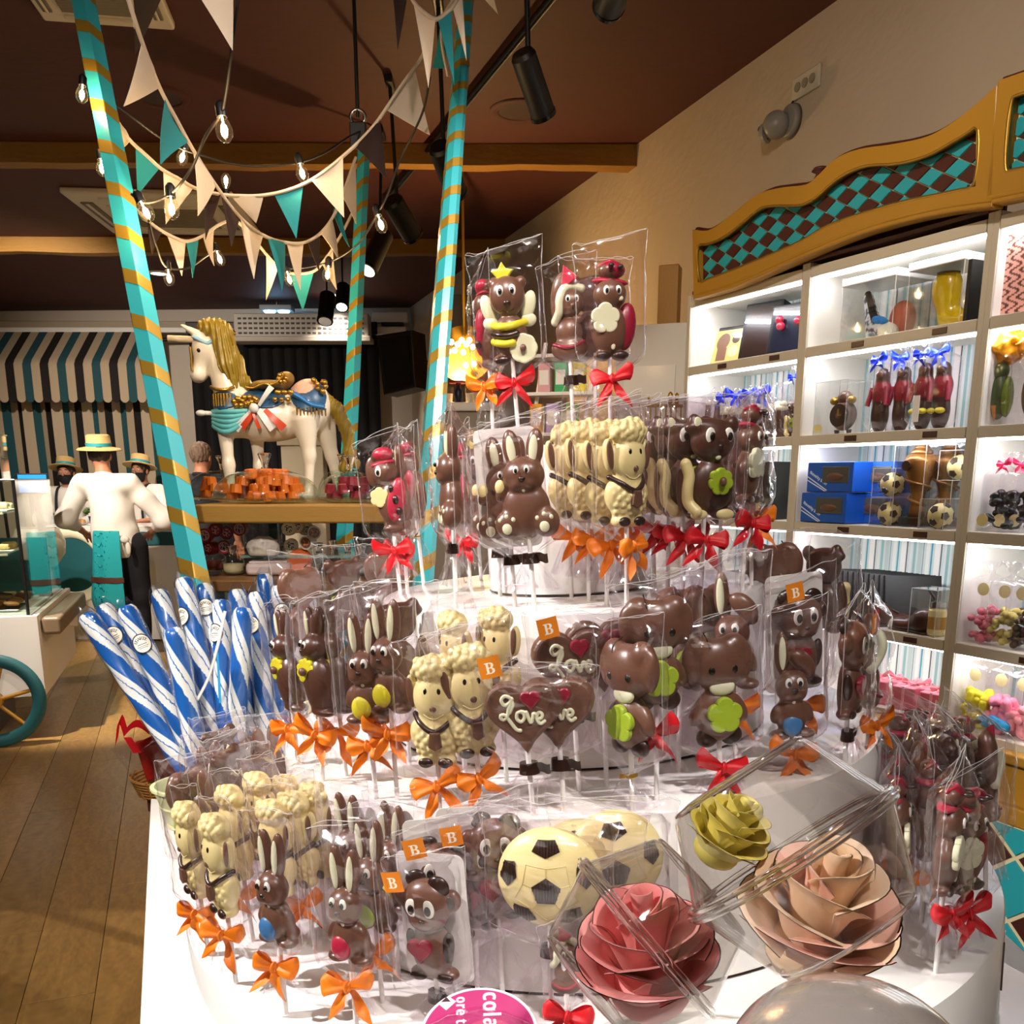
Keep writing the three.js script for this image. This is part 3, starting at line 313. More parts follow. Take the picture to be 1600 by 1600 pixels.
// ---------- ribbons, sticks and bags ----------
function strip(n, f) { const pos = [], uv = [], idx = []; for (let i = 0; i <= n; i++) { const [a, b] = f(i / n); pos.push(...a, ...b); uv.push(i / n, 0, i / n, 1); if (i < n) idx.push(2 * i, 2 * i + 1, 2 * i + 2, 2 * i + 1, 2 * i + 3, 2 * i + 2); } const g = new THREE.BufferGeometry(); g.setAttribute('position', new THREE.Float32BufferAttribute(pos, 3)); g.setAttribute('uv', new THREE.Float32BufferAttribute(uv, 2)); g.setIndex(idx); g.computeVertexNormals(); return g; }
function sheet(n, m, f) { const pos = [], uv = [], idx = []; for (let i = 0; i <= n; i++) for (let j = 0; j <= m; j++) { pos.push(...f(i / n, j / m * 2 - 1)); uv.push(i / n, j / m); if (i < n && j < m) { const a = i * (m + 1) + j; idx.push(a, a + 1, a + m + 1, a + 1, a + m + 2, a + m + 1); } } const g = new THREE.BufferGeometry(); g.setAttribute('position', new THREE.Float32BufferAttribute(pos, 3)); g.setAttribute('uv', new THREE.Float32BufferAttribute(uv, 2)); g.setIndex(idx); g.computeVertexNormals(); return g; }
function bowGeo(k) {
  const L = [], T = [];
  for (const s of [-1, 1]) {
    const up = .45 + .3 * Math.sin(k * 2.1 + s), ln = 2.25 + .25 * Math.sin(k * 3.3 + s * 2), tw = .35 * Math.sin(k * 1.7 + s), dr = s * (.25 * Math.sin(k * 2.7));
    L.push(sheet(26, 6, (t, q) => { const a = Math.PI * t, sn = Math.pow(Math.sin(a), .7), w = .24 + .66 * Math.pow(Math.sin(a), .55), x = s * (ln * sn - .38 * q * q * sn), y = up * sn + dr * sn + q * w + .12 * Math.sin(t * 9 + q * 3 + k) * sn, z = .8 * Math.cos(a) * sn + .3 + .16 * (1 - q * q) * Math.cos(a) + tw * q * w + .07 * Math.sin(q * 5 + t * 6 + k); return [x, y, z]; }));
    const out = s * (1.0 + .4 * Math.sin(k * 4.1 + s)), len = 2.5 + .5 * Math.sin(k * 5.7 + s * 3), wv = .4 * Math.sin(k * 2.9 + s);
    T.push(sheet(16, 4, (t, q) => { const w = .22 + .5 * Math.min(1, t * 1.5), cut = t * t * t * .42 * q * s; return [out * Math.pow(t, .85) + s * .1 + q * w * .95, -len * t - cut - .12 * q * s * t, .35 + wv * Math.sin(t * 3.6) + .25 * t + .16 * Math.sin(q * 2 + t * 5 + k)]; }));
  }
  return { L, T, K: mg([ball(.4, .48, .38, 0, 0, .35, 12), new THREE.TorusGeometry(.3, .14, 6, 12).scale(1, 1.4, 1).rotateY(1.2).translate(0, 0, .45)]) };
}
const BOWS = [0, 1, 2, 3].map(k => { const b = bowGeo(k + .3); for (const g of [...b.L, ...b.T, b.K]) g.scale(CM, CM, CM); return b; });
function makeBow(mat, k) { const b = BOWS[k % 4], m = shade(new THREE.Mesh(b.K, M[mat])); m.name = 'bow'; b.L.forEach(g => part(m, 'bow_loop', g, M[mat])); b.T.forEach(g => part(m, 'bow_tail', g, M[mat])); return m; }
const BAND = (() => { const g = new THREE.CylinderGeometry(.62, .7, 1.0, 20, 1, true).scale(1.25, 1, .9).translate(0, 0, 0); return mg([g, new THREE.CylinderGeometry(.58, .66, 1.0, 20, 1, true).scale(1.25, 1, .9)]).scale(CM, CM, CM); })();
const BANDTAIL = strip(8, t => [[.7 + t * 1.1, .45 + .1 * Math.sin(t * 6), .3 + .3 * t], [.7 + t * 1.1, -.45 + .1 * Math.sin(t * 6), .1 + .3 * t]]).scale(CM, CM, CM);
const TIE = mg([new THREE.TorusGeometry(.45, .12, 6, 18).rotateX(Math.PI / 2), strip(8, t => [[.2 + t * 1.1, .25 + t * .4, .4], [.2 + t * 1.1, -.05 + t * .4, .5]]), strip(8, t => [[-.2 - t * .7, .25 - t * .2, .4], [-.2 - t * .7, -.15 - t * .2, .5]])]).scale(CM, CM, CM);
function bagGeo(w, h, t, tail, k, head = 2) {   // y = 0 is where it is tied
  const n = 44, rows = [], R = 40, y0 = -tail, y1 = h + head, pos = [], idx = [], ss = (a, b, x) => { x = Math.min(1, Math.max(0, (x - a) / (b - a))); return x * x * (3 - 2 * x); }, e2 = y => ss(h - 1.5, y1, y);
  for (let r = 0; r <= R; r++) {
    const y = y0 + (y1 - y0) * r / R; let W, T, pl;
    if (y < 0) { const q = Math.pow(-y / tail, .8); W = .38 + (w * .26) * q; T = .38 + .75 * q; pl = .3 * q; }
    else { const q = ss(0, 2.6, y), e = ss(h - 1.2, y1, y); W = .38 + (w / 2 - .38) * q * (1 + .1 * e); T = .38 + (t / 2 - .38) * q; T = T * (1 - e) + .1 * e; pl = .35 * (1 - ss(0, 3, y)); }
    for (let i = 0; i < n; i++) {
      const a = i / n * TAU, c = Math.cos(a), s = Math.sin(a); let x = W * Math.sign(c) * Math.pow(Math.abs(c), .62), z = T * Math.sign(s) * Math.pow(Math.abs(s), .85);
      const m = 1 + pl * (Math.sin(a * 9 + k * 2 + y) * .5 + Math.sin(a * 14 + k) * .3); x *= m; z *= m;
      const rg = (f, p) => 1 - 2 * Math.abs(noise(x * f + k * 9, y * f * .7 + p, z * f + p)), f1 = noise(x * .35 + k * 5, y * .3, z * .5 + k) * .5, d = .26 * rg(.42, k) + .2 * rg(.9, k + 3) + .09 * rg(2.0, k + 6) + f1;
      const nx = c * .25, nz = s; x += nx * d * .8; z += nz * d * Math.min(1, T / .5) * .8; const yy = y + e2(y) * (Math.sign(c) * Math.abs(c) ** .7 * .9 * Math.sin(k * 3.7) + .5 * noise(c * 2, k * 3, s)) + (r === R ? .25 * noise(x * .5, k, z) + .35 * Math.abs(c) * Math.sin(k * 3 + (c > 0 ? 1 : 0)) : .06 * noise(x, y, z + k));
      pos.push(x, yy, z + .95);
    }
  }
  for (let r = 0; r < R; r++) for (let i = 0; i < n; i++) { const a = r * n + i, b = r * n + (i + 1) % n; idx.push(a, b + n, b, a, a + n, b + n); }
  let g = new THREE.BufferGeometry(); g.setAttribute('position', new THREE.Float32BufferAttribute(pos, 3)); g.setIndex(idx); g.computeVertexNormals(); g = toCreasedNormals(g, .42);
  const P = i => V(pos[i * 3], pos[i * 3 + 1], pos[i * 3 + 2]), e = [];
  const ring = []; for (let i = 0; i < n; i += 2) ring.push(P(R * n + i)); e.push(tube(ring, .03, 60, 4, true));
  for (const i of [0, n / 2]) { const l = []; for (let r = 13; r <= R; r += 3) l.push(P(r * n + i)); l.push(P(R * n + i)); e.push(tube(l, .026, 36, 4)); }
  return { g: g.scale(CM, CM, CM), e: mg(e).scale(CM, CM, CM) };
}
const BAGS = {};
function makeBag(w, h, t, tail, v, head) { const key = [w, h, t, tail, v % 3, head].join(); const b = BAGS[key] || (BAGS[key] = bagGeo(w, h, t, tail, (v % 3) * 1.7 + w * .31, head)); const m = shade(new THREE.Mesh(b.g, M.film)); m.name = 'cellophane_bag'; part(m, 'bag_seam', b.e, M.filmEdge); return m; }
const STICK = {};
function makeStick(len) { const k = Math.round(len * 100); return STICK[k] || (STICK[k] = mg([cyl(.0021, .0021, k / 100, 10), ball(.0021, .0021, .0021, 0, k / 100, 0, 8)])); }
const tagB = print(128, 128, (g, w, h) => { g.fillStyle = '#e8861c'; g.fillRect(0, 0, w, h); g.fillStyle = '#fff4e0'; g.font = 'bold 92px serif'; g.textAlign = 'center'; g.textBaseline = 'middle'; g.fillText('B', w / 2, h / 2 + 6); });
M.tagB = std(0xffffff, .5, { map: tagB, side: THREE.DoubleSide });
const TAGG = (() => { const g = strip(4, t => [[-1.1 + t * 2.2, 1.1, .1 * Math.sin(t * 3)], [-1.1 + t * 2.2, -1.1, .1 * Math.sin(t * 3)]]); const uv = g.attributes.uv; for (let i = 0; i < uv.count; i++) uv.setXY(i, uv.getX(i), 1 - uv.getY(i)); return g.scale(CM * .8, CM * .8, CM); })();
const CARD = extrude((() => { const s = new THREE.Shape(), w = 3.1, h = 11.6, r = .8; s.moveTo(-w + r, 0); s.lineTo(w - r, 0); s.quadraticCurveTo(w, 0, w, r); s.lineTo(w, h - r); s.quadraticCurveTo(w, h, w - r, h); s.lineTo(-w + r, h); s.quadraticCurveTo(-w, h, -w, h - r); s.lineTo(-w, r); s.quadraticCurveTo(-w, 0, -w + r, 0); return s; })(), .06).translate(0, -.6, -.25).scale(CM, CM, CM);
let lollyCount = 0;
// a lollipop standing at p (in the scene) with the axis quaternion q, turned by yaw; gap = stick in view below the figure
function lolly(kind, p, q, yaw, gap, o) {
  const t = thing('chocolate_lollipop', o.label, 'lollipop', p, 0, o.group), i = lollyCount++, fs = o.s || 1, h = kind === 'heart' ? 7.6 : kind === 'ball' ? 8.8 : FIG[kind].h, w = kind === 'heart' ? 7.2 : kind === 'ball' ? 8.8 : FIG[kind].w;
  t.quaternion.copy(q).multiply(new THREE.Quaternion().setFromEuler(new THREE.Euler(rad(o.lean || rr(-2.5, 2.5)), rad(yaw), rad(o.tilt ?? rr(-2.5, 2.5)), 'YXZ')));
  const G = gap / CM / 100;
  part(t, 'stick', makeStick(gap + .03), M.stick);
  const f = kind === 'heart' ? heartFigure() : kind === 'ball' ? ballFigure() : figure(kind, o.egg); f.scale.setScalar(fs); f.position.set(0, gap, -.0075); t.add(f);
  const drop = Math.min(.017, gap * .4), bag = makeBag(w + 1.5, h + 1.9, 3.2, Math.min(4.2, gap / CM * .45), i, o.head || 1.25); bag.position.set(0, gap - drop, -.0075); bag.scale.setScalar(fs); t.add(bag);
  if (o.card) { const c = part(t, 'backing_card', CARD, M.whiteMatte); c.position.set(0, gap, -.0075); }
  if (o.bow) { const b = o.bow === 'band' || o.bow === 'gold' ? (() => { const m = shade(new THREE.Mesh(o.bow === 'band' ? BAND : TIE, o.bow === 'band' ? M.brownSatin : M.goldTie)); m.name = o.bow === 'band' ? 'ribbon_band' : 'twist_tie'; if (o.bow === 'band') part(m, 'ribbon_end', BANDTAIL, M.brownSatin); return m; })() : makeBow(o.bow + 'Satin', i); b.position.set(0, gap - drop, .001); if (o.bow !== 'band' && o.bow !== 'gold') { b.position.z = .005; b.rotation.set(-.1, (o.bowYaw ?? -yaw * .6) * Math.PI / 180, rr(-.25, .25)); } t.add(b); }
  if (o.tag) { const g = part(t, 'price_tag', TAGG, M.tagB); g.position.set(-w * .32 * CM, gap + h * CM * (o.tag === 1 ? .98 : o.tag), .021); g.rotation.z = .15; }
  return t;
}

// ---------- lit cabinets along the right wall ----------
const CU = V(.46001, 0, .88792), CN = V(-.88792, 0, .46001), CP = U(1262, 430, 3.0).setY(0), CTURN = Math.atan2(CN.x, CN.z);
const cw = (u, y, n) => CP.clone().addScaledVector(CU, u).addScaledVector(CN, n).setY(y);
const cUV = (x, y, off = 0) => { const p = onPlane(x, y, CP.clone().addScaledVector(CN, off), CN).sub(CP); return [p.dot(CU), p.y]; };
const wallpaper = print(512, 64, (g, w, h) => { g.fillStyle = '#cfd6d2'; g.fillRect(0, 0, w, h); const c = ['#8fb5b4', '#e8e8e2', '#35302f', '#b9c7c2', '#3f9fae', '#dcdedb', '#6f8a88', '#efece6']; let x = 0, i = 0; while (x < w) { const k = [14, 22, 4, 18, 8, 26, 5, 12][i % 8]; g.fillStyle = c[(i * 3) % 8]; g.fillRect(x, 0, k, h); x += k + [10, 4, 12, 6][i % 4]; i++; } });
wallpaper.wrapS = wallpaper.wrapT = THREE.RepeatWrapping; wallpaper.repeat.set(1.6, 1);
M.paper = std(0xffffff, .6, { map: wallpaper }); M.cab = std(0xe6e1d6, .42); M.cabTrim = std(0xcabfa9, .45); M.led = glow(0xf3f5ff, 16); M.tileTeal = phys(0x2aa3ad, .4, { bumpMap: smoothBump, bumpScale: .0004 }); M.tileBrown = phys(0x4a1f17, .45, { bumpMap: smoothBump, bumpScale: .0004 }); M.cream = std(0xe6d6ac, .5);
const SH = [2.057, 1.825, 1.562, 1.295, 1.0, .77], DEEP = .27;
function clipTo(poly, dia) { let out = poly; for (let i = 0; i < dia.length; i++) { const a = dia[i], b = dia[(i + 1) % dia.length], src = out; out = []; const s = p => (b[0] - a[0]) * (p[1] - a[1]) - (b[1] - a[1]) * (p[0] - a[0]); for (let k = 0; k < src.length; k++) { const p = src[k], q = src[(k + 1) % src.length], sp = s(p), sq = s(q); if (sp >= 0) out.push(p); if ((sp >= 0) !== (sq >= 0)) { const t = sp / (sp - sq); out.push([p[0] + (q[0] - p[0]) * t, p[1] + (q[1] - p[1]) * t]); } } if (!out.length) break; } return out; }
const areaOf = p => Math.abs(p.reduce((a, q, i) => { const r = p[(i + 1) % p.length]; return a + q[0] * r[1] - q[1] * r[0]; }, 0) / 2);
function lattice(parent, outline, y0, hw, hh, gap, z, depth) {   // coloured lozenges cut to an outline, each a piece of its own
  const xs = outline.map(p => p[0]), ys = outline.map(p => p[1]), x0 = Math.min(...xs), x1 = Math.max(...xs), yb = Math.min(...ys), yt = Math.max(...ys), gx = hw - gap * 1.4, gy = hh - gap;
  for (let j = Math.floor((yb - y0) / hh) - 1; j <= Math.ceil((yt - y0) / hh) + 1; j++) for (let i = Math.floor(x0 / (2 * hw)) - 1; i <= Math.ceil(x1 / (2 * hw)) + 1; i++) {
    const cx = i * 2 * hw + (Math.abs(j) % 2 ? hw : 0), cy = y0 + j * hh, p = clipTo(outline, [[cx + gx, cy], [cx, cy + gy], [cx - gx, cy], [cx, cy - gy]]);
    if (p.length < 3 || areaOf(p) < hw * hh * .06) continue;
    const m = part(parent, 'tile', extrude(shapeOf(p), depth, .0012, 1), Math.abs(j) % 2 ? M.tileTeal : M.tileBrown); m.position.z = z;
  }
}
const BAYS = [[-.578, 0], [0, .624], [.624, 1.25]];
const bayWords = ['left bay of the lit shelving with black boxes on its top shelf', 'middle bay of the lit shelving with blue boxes and football chocolates', 'right bay of the lit shelving cut off by the picture edge'];
BAYS.forEach(([a, b], i) => {
  const w = b - a, t = thing('shelving_unit', bayWords[i], 'shelving unit', [CP.x, 0, CP.z], CTURN), c = (a + b) / 2;
  for (const s of [0, 1]) part(t, 'side_panel', box(.018, 1.33, DEEP, .002, s ? b - .009 : a + .009, .74 + .665, -DEEP / 2), M.cab), part(t, 'front_strip', box(.0165, 1.33, .006, .001, s ? b - .0083 : a + .0083, .74 + .665, .003), M.cabTrim);
  part(t, 'back_panel', new THREE.BoxGeometry(w - .036, 1.33, .012).translate(c, .74 + .665, -DEEP + .006), M.paper);
  SH.forEach((y, k) => {
    const s = part(t, 'shelf', box(w - .037, .02, DEEP - .014, .001, c, y - .01, -DEEP / 2 + .007), M.cab);
    part(s, 'shelf_rail', box(w - .037, .03, .012, .002, c, y - .015, -.006 + .007), M.cabTrim);
    if (k < 5) { part(s, 'led_strip', box(w - .05, .008, .012, .001, c, y - .033, -.02), M.led); const l = new THREE.RectAreaLight(0xf3f5ff, k > 2 ? 42 : 56, w - .06, .012), p = cw(c, y - .038, -.02); l.position.copy(p); l.lookAt(p.x - CN.x * .35, p.y - 1, p.z - CN.z * .35); scene.add(l); }
    if (k > 0 && k < 5) for (const f of [.36, .8]) part(s, 'label_holder', box(.045, .016, .003, .001, a + w * f, y - .015, .0085), M.mid);
  });
  // cupboard below with a door of large lozenges
  part(t, 'cupboard', box(w - .002, .74, DEEP + .02, .003, c, .37, -DEEP / 2 + .005), M.goldPaint);
  part(t, 'ledge', box(w, .03, DEEP + .06, .008, c, .735, -DEEP / 2 + .01), M.goldPaint); part(t, 'plinth', box(w, .1, .02, .004, c, .05, .022), M.tileBrown);
  const d = part(t, 'door', box(w - .05, .5, .018, .004, c, .36, .025), M.cream); for (const y of [.13, .59]) part(d, 'door_frame', box(w - .03, .05, .026, .006, c, y, .028), M.goldPaint); for (const s of [-1, 1]) part(d, 'door_frame', box(.05, .5, .026, .006, c + s * (w / 2 - .04), .36, .028), M.goldPaint);
  lattice(d, [[a + .07, .16], [b - .07, .16], [b - .07, .56], [a + .07, .56]], .31, .1, .087, .008, .034, .003);
});
// carved crown above the left and middle bay, and the start of the next one
function crown(label, top, inner, bottom, x0, x1) {
  const t = thing('cabinet_crown', label, 'cabinet crown', [CP.x, 0, CP.z], CTURN);
  const sm = pts => new THREE.SplineCurve(pts.map(p => new THREE.Vector2(...p))).getPoints(60).map(p => [p.x, p.y]);
  const tp = sm(top), bt = sm(bottom), inn = [...sm(inner.top), ...sm(inner.bottom).reverse()];
  const s = shapeOf([...tp, ...bt.slice().reverse()]); s.holes.push(new THREE.Path(inn.map(p => new THREE.Vector2(...p))));
  const f = part(t, 'carved_frame', extrude(s, .035, .004, 2).translate(0, 0, .012), M.goldPaint);
  part(t, 'top_moulding', tube(tp.filter((_, i) => i % 4 === 0).map(p => V(p[0], p[1] + .003, .03)), .011, 60, 8), M.tileBrown);
  part(t, 'inner_bead', tube(inn.filter((_, i) => i % 3 === 0).map(p => V(p[0], p[1], .047)), .0055, 140, 6, true), M.gold);
  part(t, 'lower_moulding', tube(bt.filter((_, i) => i % 4 === 0).map(p => V(p[0], p[1] + .012, .045)), .008, 60, 8), M.goldPaint);
  part(t, 'panel', extrude(shapeOf(inn), .008).translate(0, 0, .014), M.cream);
  lattice(t, inn, 2.215, .04, .0235, .003, .0215, .004);

  return t;
}
const cs = l => l.map(p => cUV(p[0], p[1], .04));
{
  const c = crown('carved gold crown with curved top and teal and brown lozenges above the lit shelves', cs([[1086, 361], [1112, 361], [1150, 335], [1187, 306], [1222, 296], [1262, 291], [1282, 276], [1310, 250], [1345, 236], [1400, 228], [1450, 217], [1490, 196], [1530, 165], [1561, 137]]),
    { top: cs([[1094, 385], [1120, 378], [1150, 360], [1192, 326], [1225, 322], [1265, 318], [1300, 290], [1325, 272], [1360, 259], [1400, 257], [1450, 245], [1500, 218], [1530, 200]]), bottom: cs([[1094, 442], [1150, 422], [1250, 380], [1300, 352], [1400, 320], [1480, 303], [1529, 292]]) }, cs([[1088, 466], [1150, 448], [1250, 405], [1330, 372], [1400, 350], [1480, 332], [1553, 322]]));
  const [u, y] = cUV(1278, 272, .04); part(c, 'finial', lathe([[.001, .022], [.02, .018], [.026, .01], [.012, .002], [.018, -.01], [.001, -.012]], 16).translate(u, y, .03), M.tileBrown);
  part(c, 'side_return', box(.03, .21, .22, .004, cUV(1086, 420, .04)[0] + .016, 2.165, -.1), M.goldPaint); part(c, 'back_board', box(1.17, .13, .01, .001, .02, 2.125, -.06), M.tileBrown); part(c, 'soffit', box(1.16, .012, .22, .002, .03, 2.075, -.1), M.tileBrown);
  const c9 = crown('gold crown of the next cabinet cut off by the right picture edge', [[.632, 2.345], [.8, 2.335], [1.0, 2.32], [1.24, 2.3]], { top: [[.672, 2.3], [.8, 2.295], [1.0, 2.28], [1.2, 2.26]], bottom: [[.672, 2.14], [.8, 2.13], [1.0, 2.13], [1.2, 2.13]] }, [[.632, 2.08], [.8, 2.07], [1.0, 2.07], [1.24, 2.07]]);
}
// --- goods on the shelves; row = index of the board they stand on, n = distance behind the front edge
function onShelf(name, label, category, px, row, n, group, turn = 0) { const y = SH[row] + .0006, u = cUV(px, 700, -n)[0]; const p = cw(u, y, -n), sx = proj3(p)[0]; const u2 = u + (px - sx) / 560; return thing(name, label, category, cw(u2, y, -n), CTURN + turn, group); }
function proj3(q) { const y = q.y - EYE, yc = y * cosP - q.z * sinP, zc = -q.z * cosP - y * sinP; return [PX + FOC * q.x / zc, PY - FOC * yc / zc]; }
function clearBox(t, w, h, d, lid) { const g = part(t, 'clear_box', mg([box(w, h, .0008, 0, 0, h / 2, d / 2), box(w, h, .0008, 0, 0, h / 2, -d / 2), box(.0008, h, d, 0, w / 2, h / 2, 0), box(.0008, h, d, 0, -w / 2, h / 2, 0), box(w, .0008, d, 0, 0, h, 0)]), M.clear); const e = []; for (const x of [-1, 1]) for (const z of [-1, 1]) e.push(box(.0016, h, .0016, 0, x * w / 2, h / 2, z * d / 2)); for (const y of [0, h]) for (const z of [-1, 1]) e.push(box(w, .0016, .0016, 0, 0, y, z * d / 2)); part(g, 'box_edge', mg(e), M.filmEdge); if (lid) part(t, 'lid', box(w * 1.04, .022, d * 1.04, .003, 0, h - .004, 0), M.white); }
function smallBow(t, mat, y, k, s = .8, z = .012, x = 0) { const b = makeBow(mat, k); b.scale.setScalar(s); b.position.set(x, y, z); t.add(b); return b; }
function clearBag(t, w, h, d, k, tie) { const b = bagGeo(w * 100, h * 100 - 2, d * 100, 3, k, 2); const m = part(t, 'cellophane_bag', b.g, M.film); m.scale.setScalar(.01 / CM); if (tie) { m.rotation.x = Math.PI; m.position.set(0, h, .0095); } else m.position.set(0, .002, -.0095); return m; }
const chocoPrint = print(128, 128, (g, w, h) => { g.fillStyle = '#d9c777'; g.fillRect(0, 0, w, h); g.fillStyle = '#7a5138'; g.beginPath(); g.ellipse(40, 46, 26, 34, .3, 0, 7); g.fill(); g.fillRect(20, 70, 40, 50); g.fillStyle = '#e9dfae'; g.beginPath(); g.arc(88, 86, 22, 0, 7); g.fill(); g.fillStyle = '#5d3d2c'; g.beginPath(); g.arc(92, 40, 16, 0, 7); g.fill(); });
M.chocoPrint = std(0xffffff, .35, { map: chocoPrint });
{ // left bay, top shelf
  const frameBox = (px, w, h, d, label, face, lean) => { const t = onShelf('chocolate_box', label, 'chocolate box', px, 1, .12, 'black chocolate boxes on the top shelf', .25); t.rotation.x = 0; const g = new THREE.Group(); part(t, 'case', box(w, h, d, .003, 0, h / 2, 0).applyMatrix4(new THREE.Matrix4().makeRotationX(lean)), M.black); part(t, 'picture', new THREE.PlaneGeometry(w * .82, h * .82).translate(0, h / 2, d / 2 + .001).applyMatrix4(new THREE.Matrix4().makeRotationX(lean)), face); part(t, 'window', new THREE.PlaneGeometry(w * .9, h * .9).translate(0, h / 2, d / 2 + .004).applyMatrix4(new THREE.Matrix4().makeRotationX(lean)), M.clear); return t; };
  frameBox(1132, .16, .145, .03, 'small black box with a yellow and brown chocolate picture leaning on the top shelf', M.chocoPrint, -.28);
  frameBox(1182, .15, .2, .045, 'tall black box with brown chocolate under a shiny window', M.dark, -.22);
  const t = frameBox(1228, .15, .17, .05, 'black box with red and blue chocolates beside the upright of the shelf', phys(0x141b30, .3), -.2); for (const [x, y] of [[-.03, .12], [-.025, .1], [.04, .11]]) part(t, 'red_praline', ball(.014, .014, .014, x, y, .018 + .0), M.pinkRed);
  // second shelf: mugs, bottles, wrapped figures with blue bows
  for (let k = 0; k < 5; k++) { const b = onShelf('chocolate_mug', ['chocolate mug with white foam, leftmost under a blue bow', 'chocolate mug with white foam, second of the row', 'chocolate mug with white foam in the middle of the row', 'chocolate mug with white foam, wide and fourth of the row', 'chocolate mug with white foam next to the wrapped black figure'][k], 'chocolate mug', 1137 + k * 20.5, 2, .07 + .03 * (k % 2), 'chocolate mugs on the second shelf'); part(b, 'mug', lathe([[.001, 0], [.032, .001], [.034, .01], [.033, .085], [.031, .09], [.001, .088]], 20), M.mid); part(b, 'foam', mg([ball(.034, .018, .034, 0, .095, 0), ball(.014, .012, .014, .018, .106, .012), ball(.015, .012, .014, -.014, .108, .006)]), M.ivoryPale); part(b, 'handle', new THREE.TorusGeometry(.022, .006, 8, 18, Math.PI * 1.2).rotateZ(-1.9).translate(.036, .045, 0), M.mid); clearBag(b, .085, .15, .08, k, true); if (k !== 4) smallBow(b, 'blueSatin', .15, k, 1.7, .03); }
  for (let k = 0; k < 2; k++) { const b = onShelf('chocolate_bottle', ['slim chocolate bottle in clear wrap, leftmost on the second shelf', 'slim chocolate bottle in clear wrap, right of its twin'][k], 'chocolate bottle', 1104 + k * 14, 2, .05, 'chocolate bottles on the second shelf'); part(b, 'bottle', lathe([[.001, 0], [.026, 0], [.03, .02], [.027, .05], [.012, .085], [.009, .12], [.011, .13], [.001, .13]], 20), M.milk); part(b, 'cap', cyl(.011, .011, .012, 14, 0, .128, 0), M.ivoryPale); clearBag(b, .07, .16, .06, k + 1, true); }
  for (let k = 0; k < 4; k++) { const b = onShelf('chocolate_truffle_cup', ['first', 'second', 'third', 'fourth'][k] + ' dark chocolate cup from the left, low in front of the bottles', 'chocolate cup', 1113 + k * 22, 2, .025, 'low chocolate cups on the second shelf'); part(b, 'cup', lathe([[.001, 0], [.022, 0], [.028, .03], [.026, .034], [.001, .03]], 18), M.dark); part(b, 'cream_top', ball(.024, .01, .024, 0, .033, 0), M.ivory); }
  const w = onShelf('wrapped_figure', 'tall wrapped white and dark figure with blue bow at the second shelf end', 'wrapped figure', 1240, 2, .05); const fg = figure('skunk'); fg.scale.setScalar(1.25); w.add(fg); clearBag(w, .09, .19, .07, 2, true); smallBow(w, 'blueSatin', .185, 2, 1, .02);
  for (let r = 0; r < 2; r++) for (let k = 0; k < 5; k++) { const b = onShelf('black_box', 'slim black box standing upright, ' + backWords[k] + ' from the left on the ' + (r ? 'fourth' : 'third') + ' shelf', 'box', 1165 + k * 13 - r * 6, 3 + r, .06 + .01 * (k % 2), 'slim black boxes in the left bay', .2); const h = r ? .11 : .19; part(b, 'case', box(.022, h, .13, .002, 0, h / 2, 0), M.black); part(b, 'window', box(.016, h * .6, .002, .0008, 0, h * .45, .066), k % 2 ? M.ivory : std(0x1b1d22, .3)); }
}
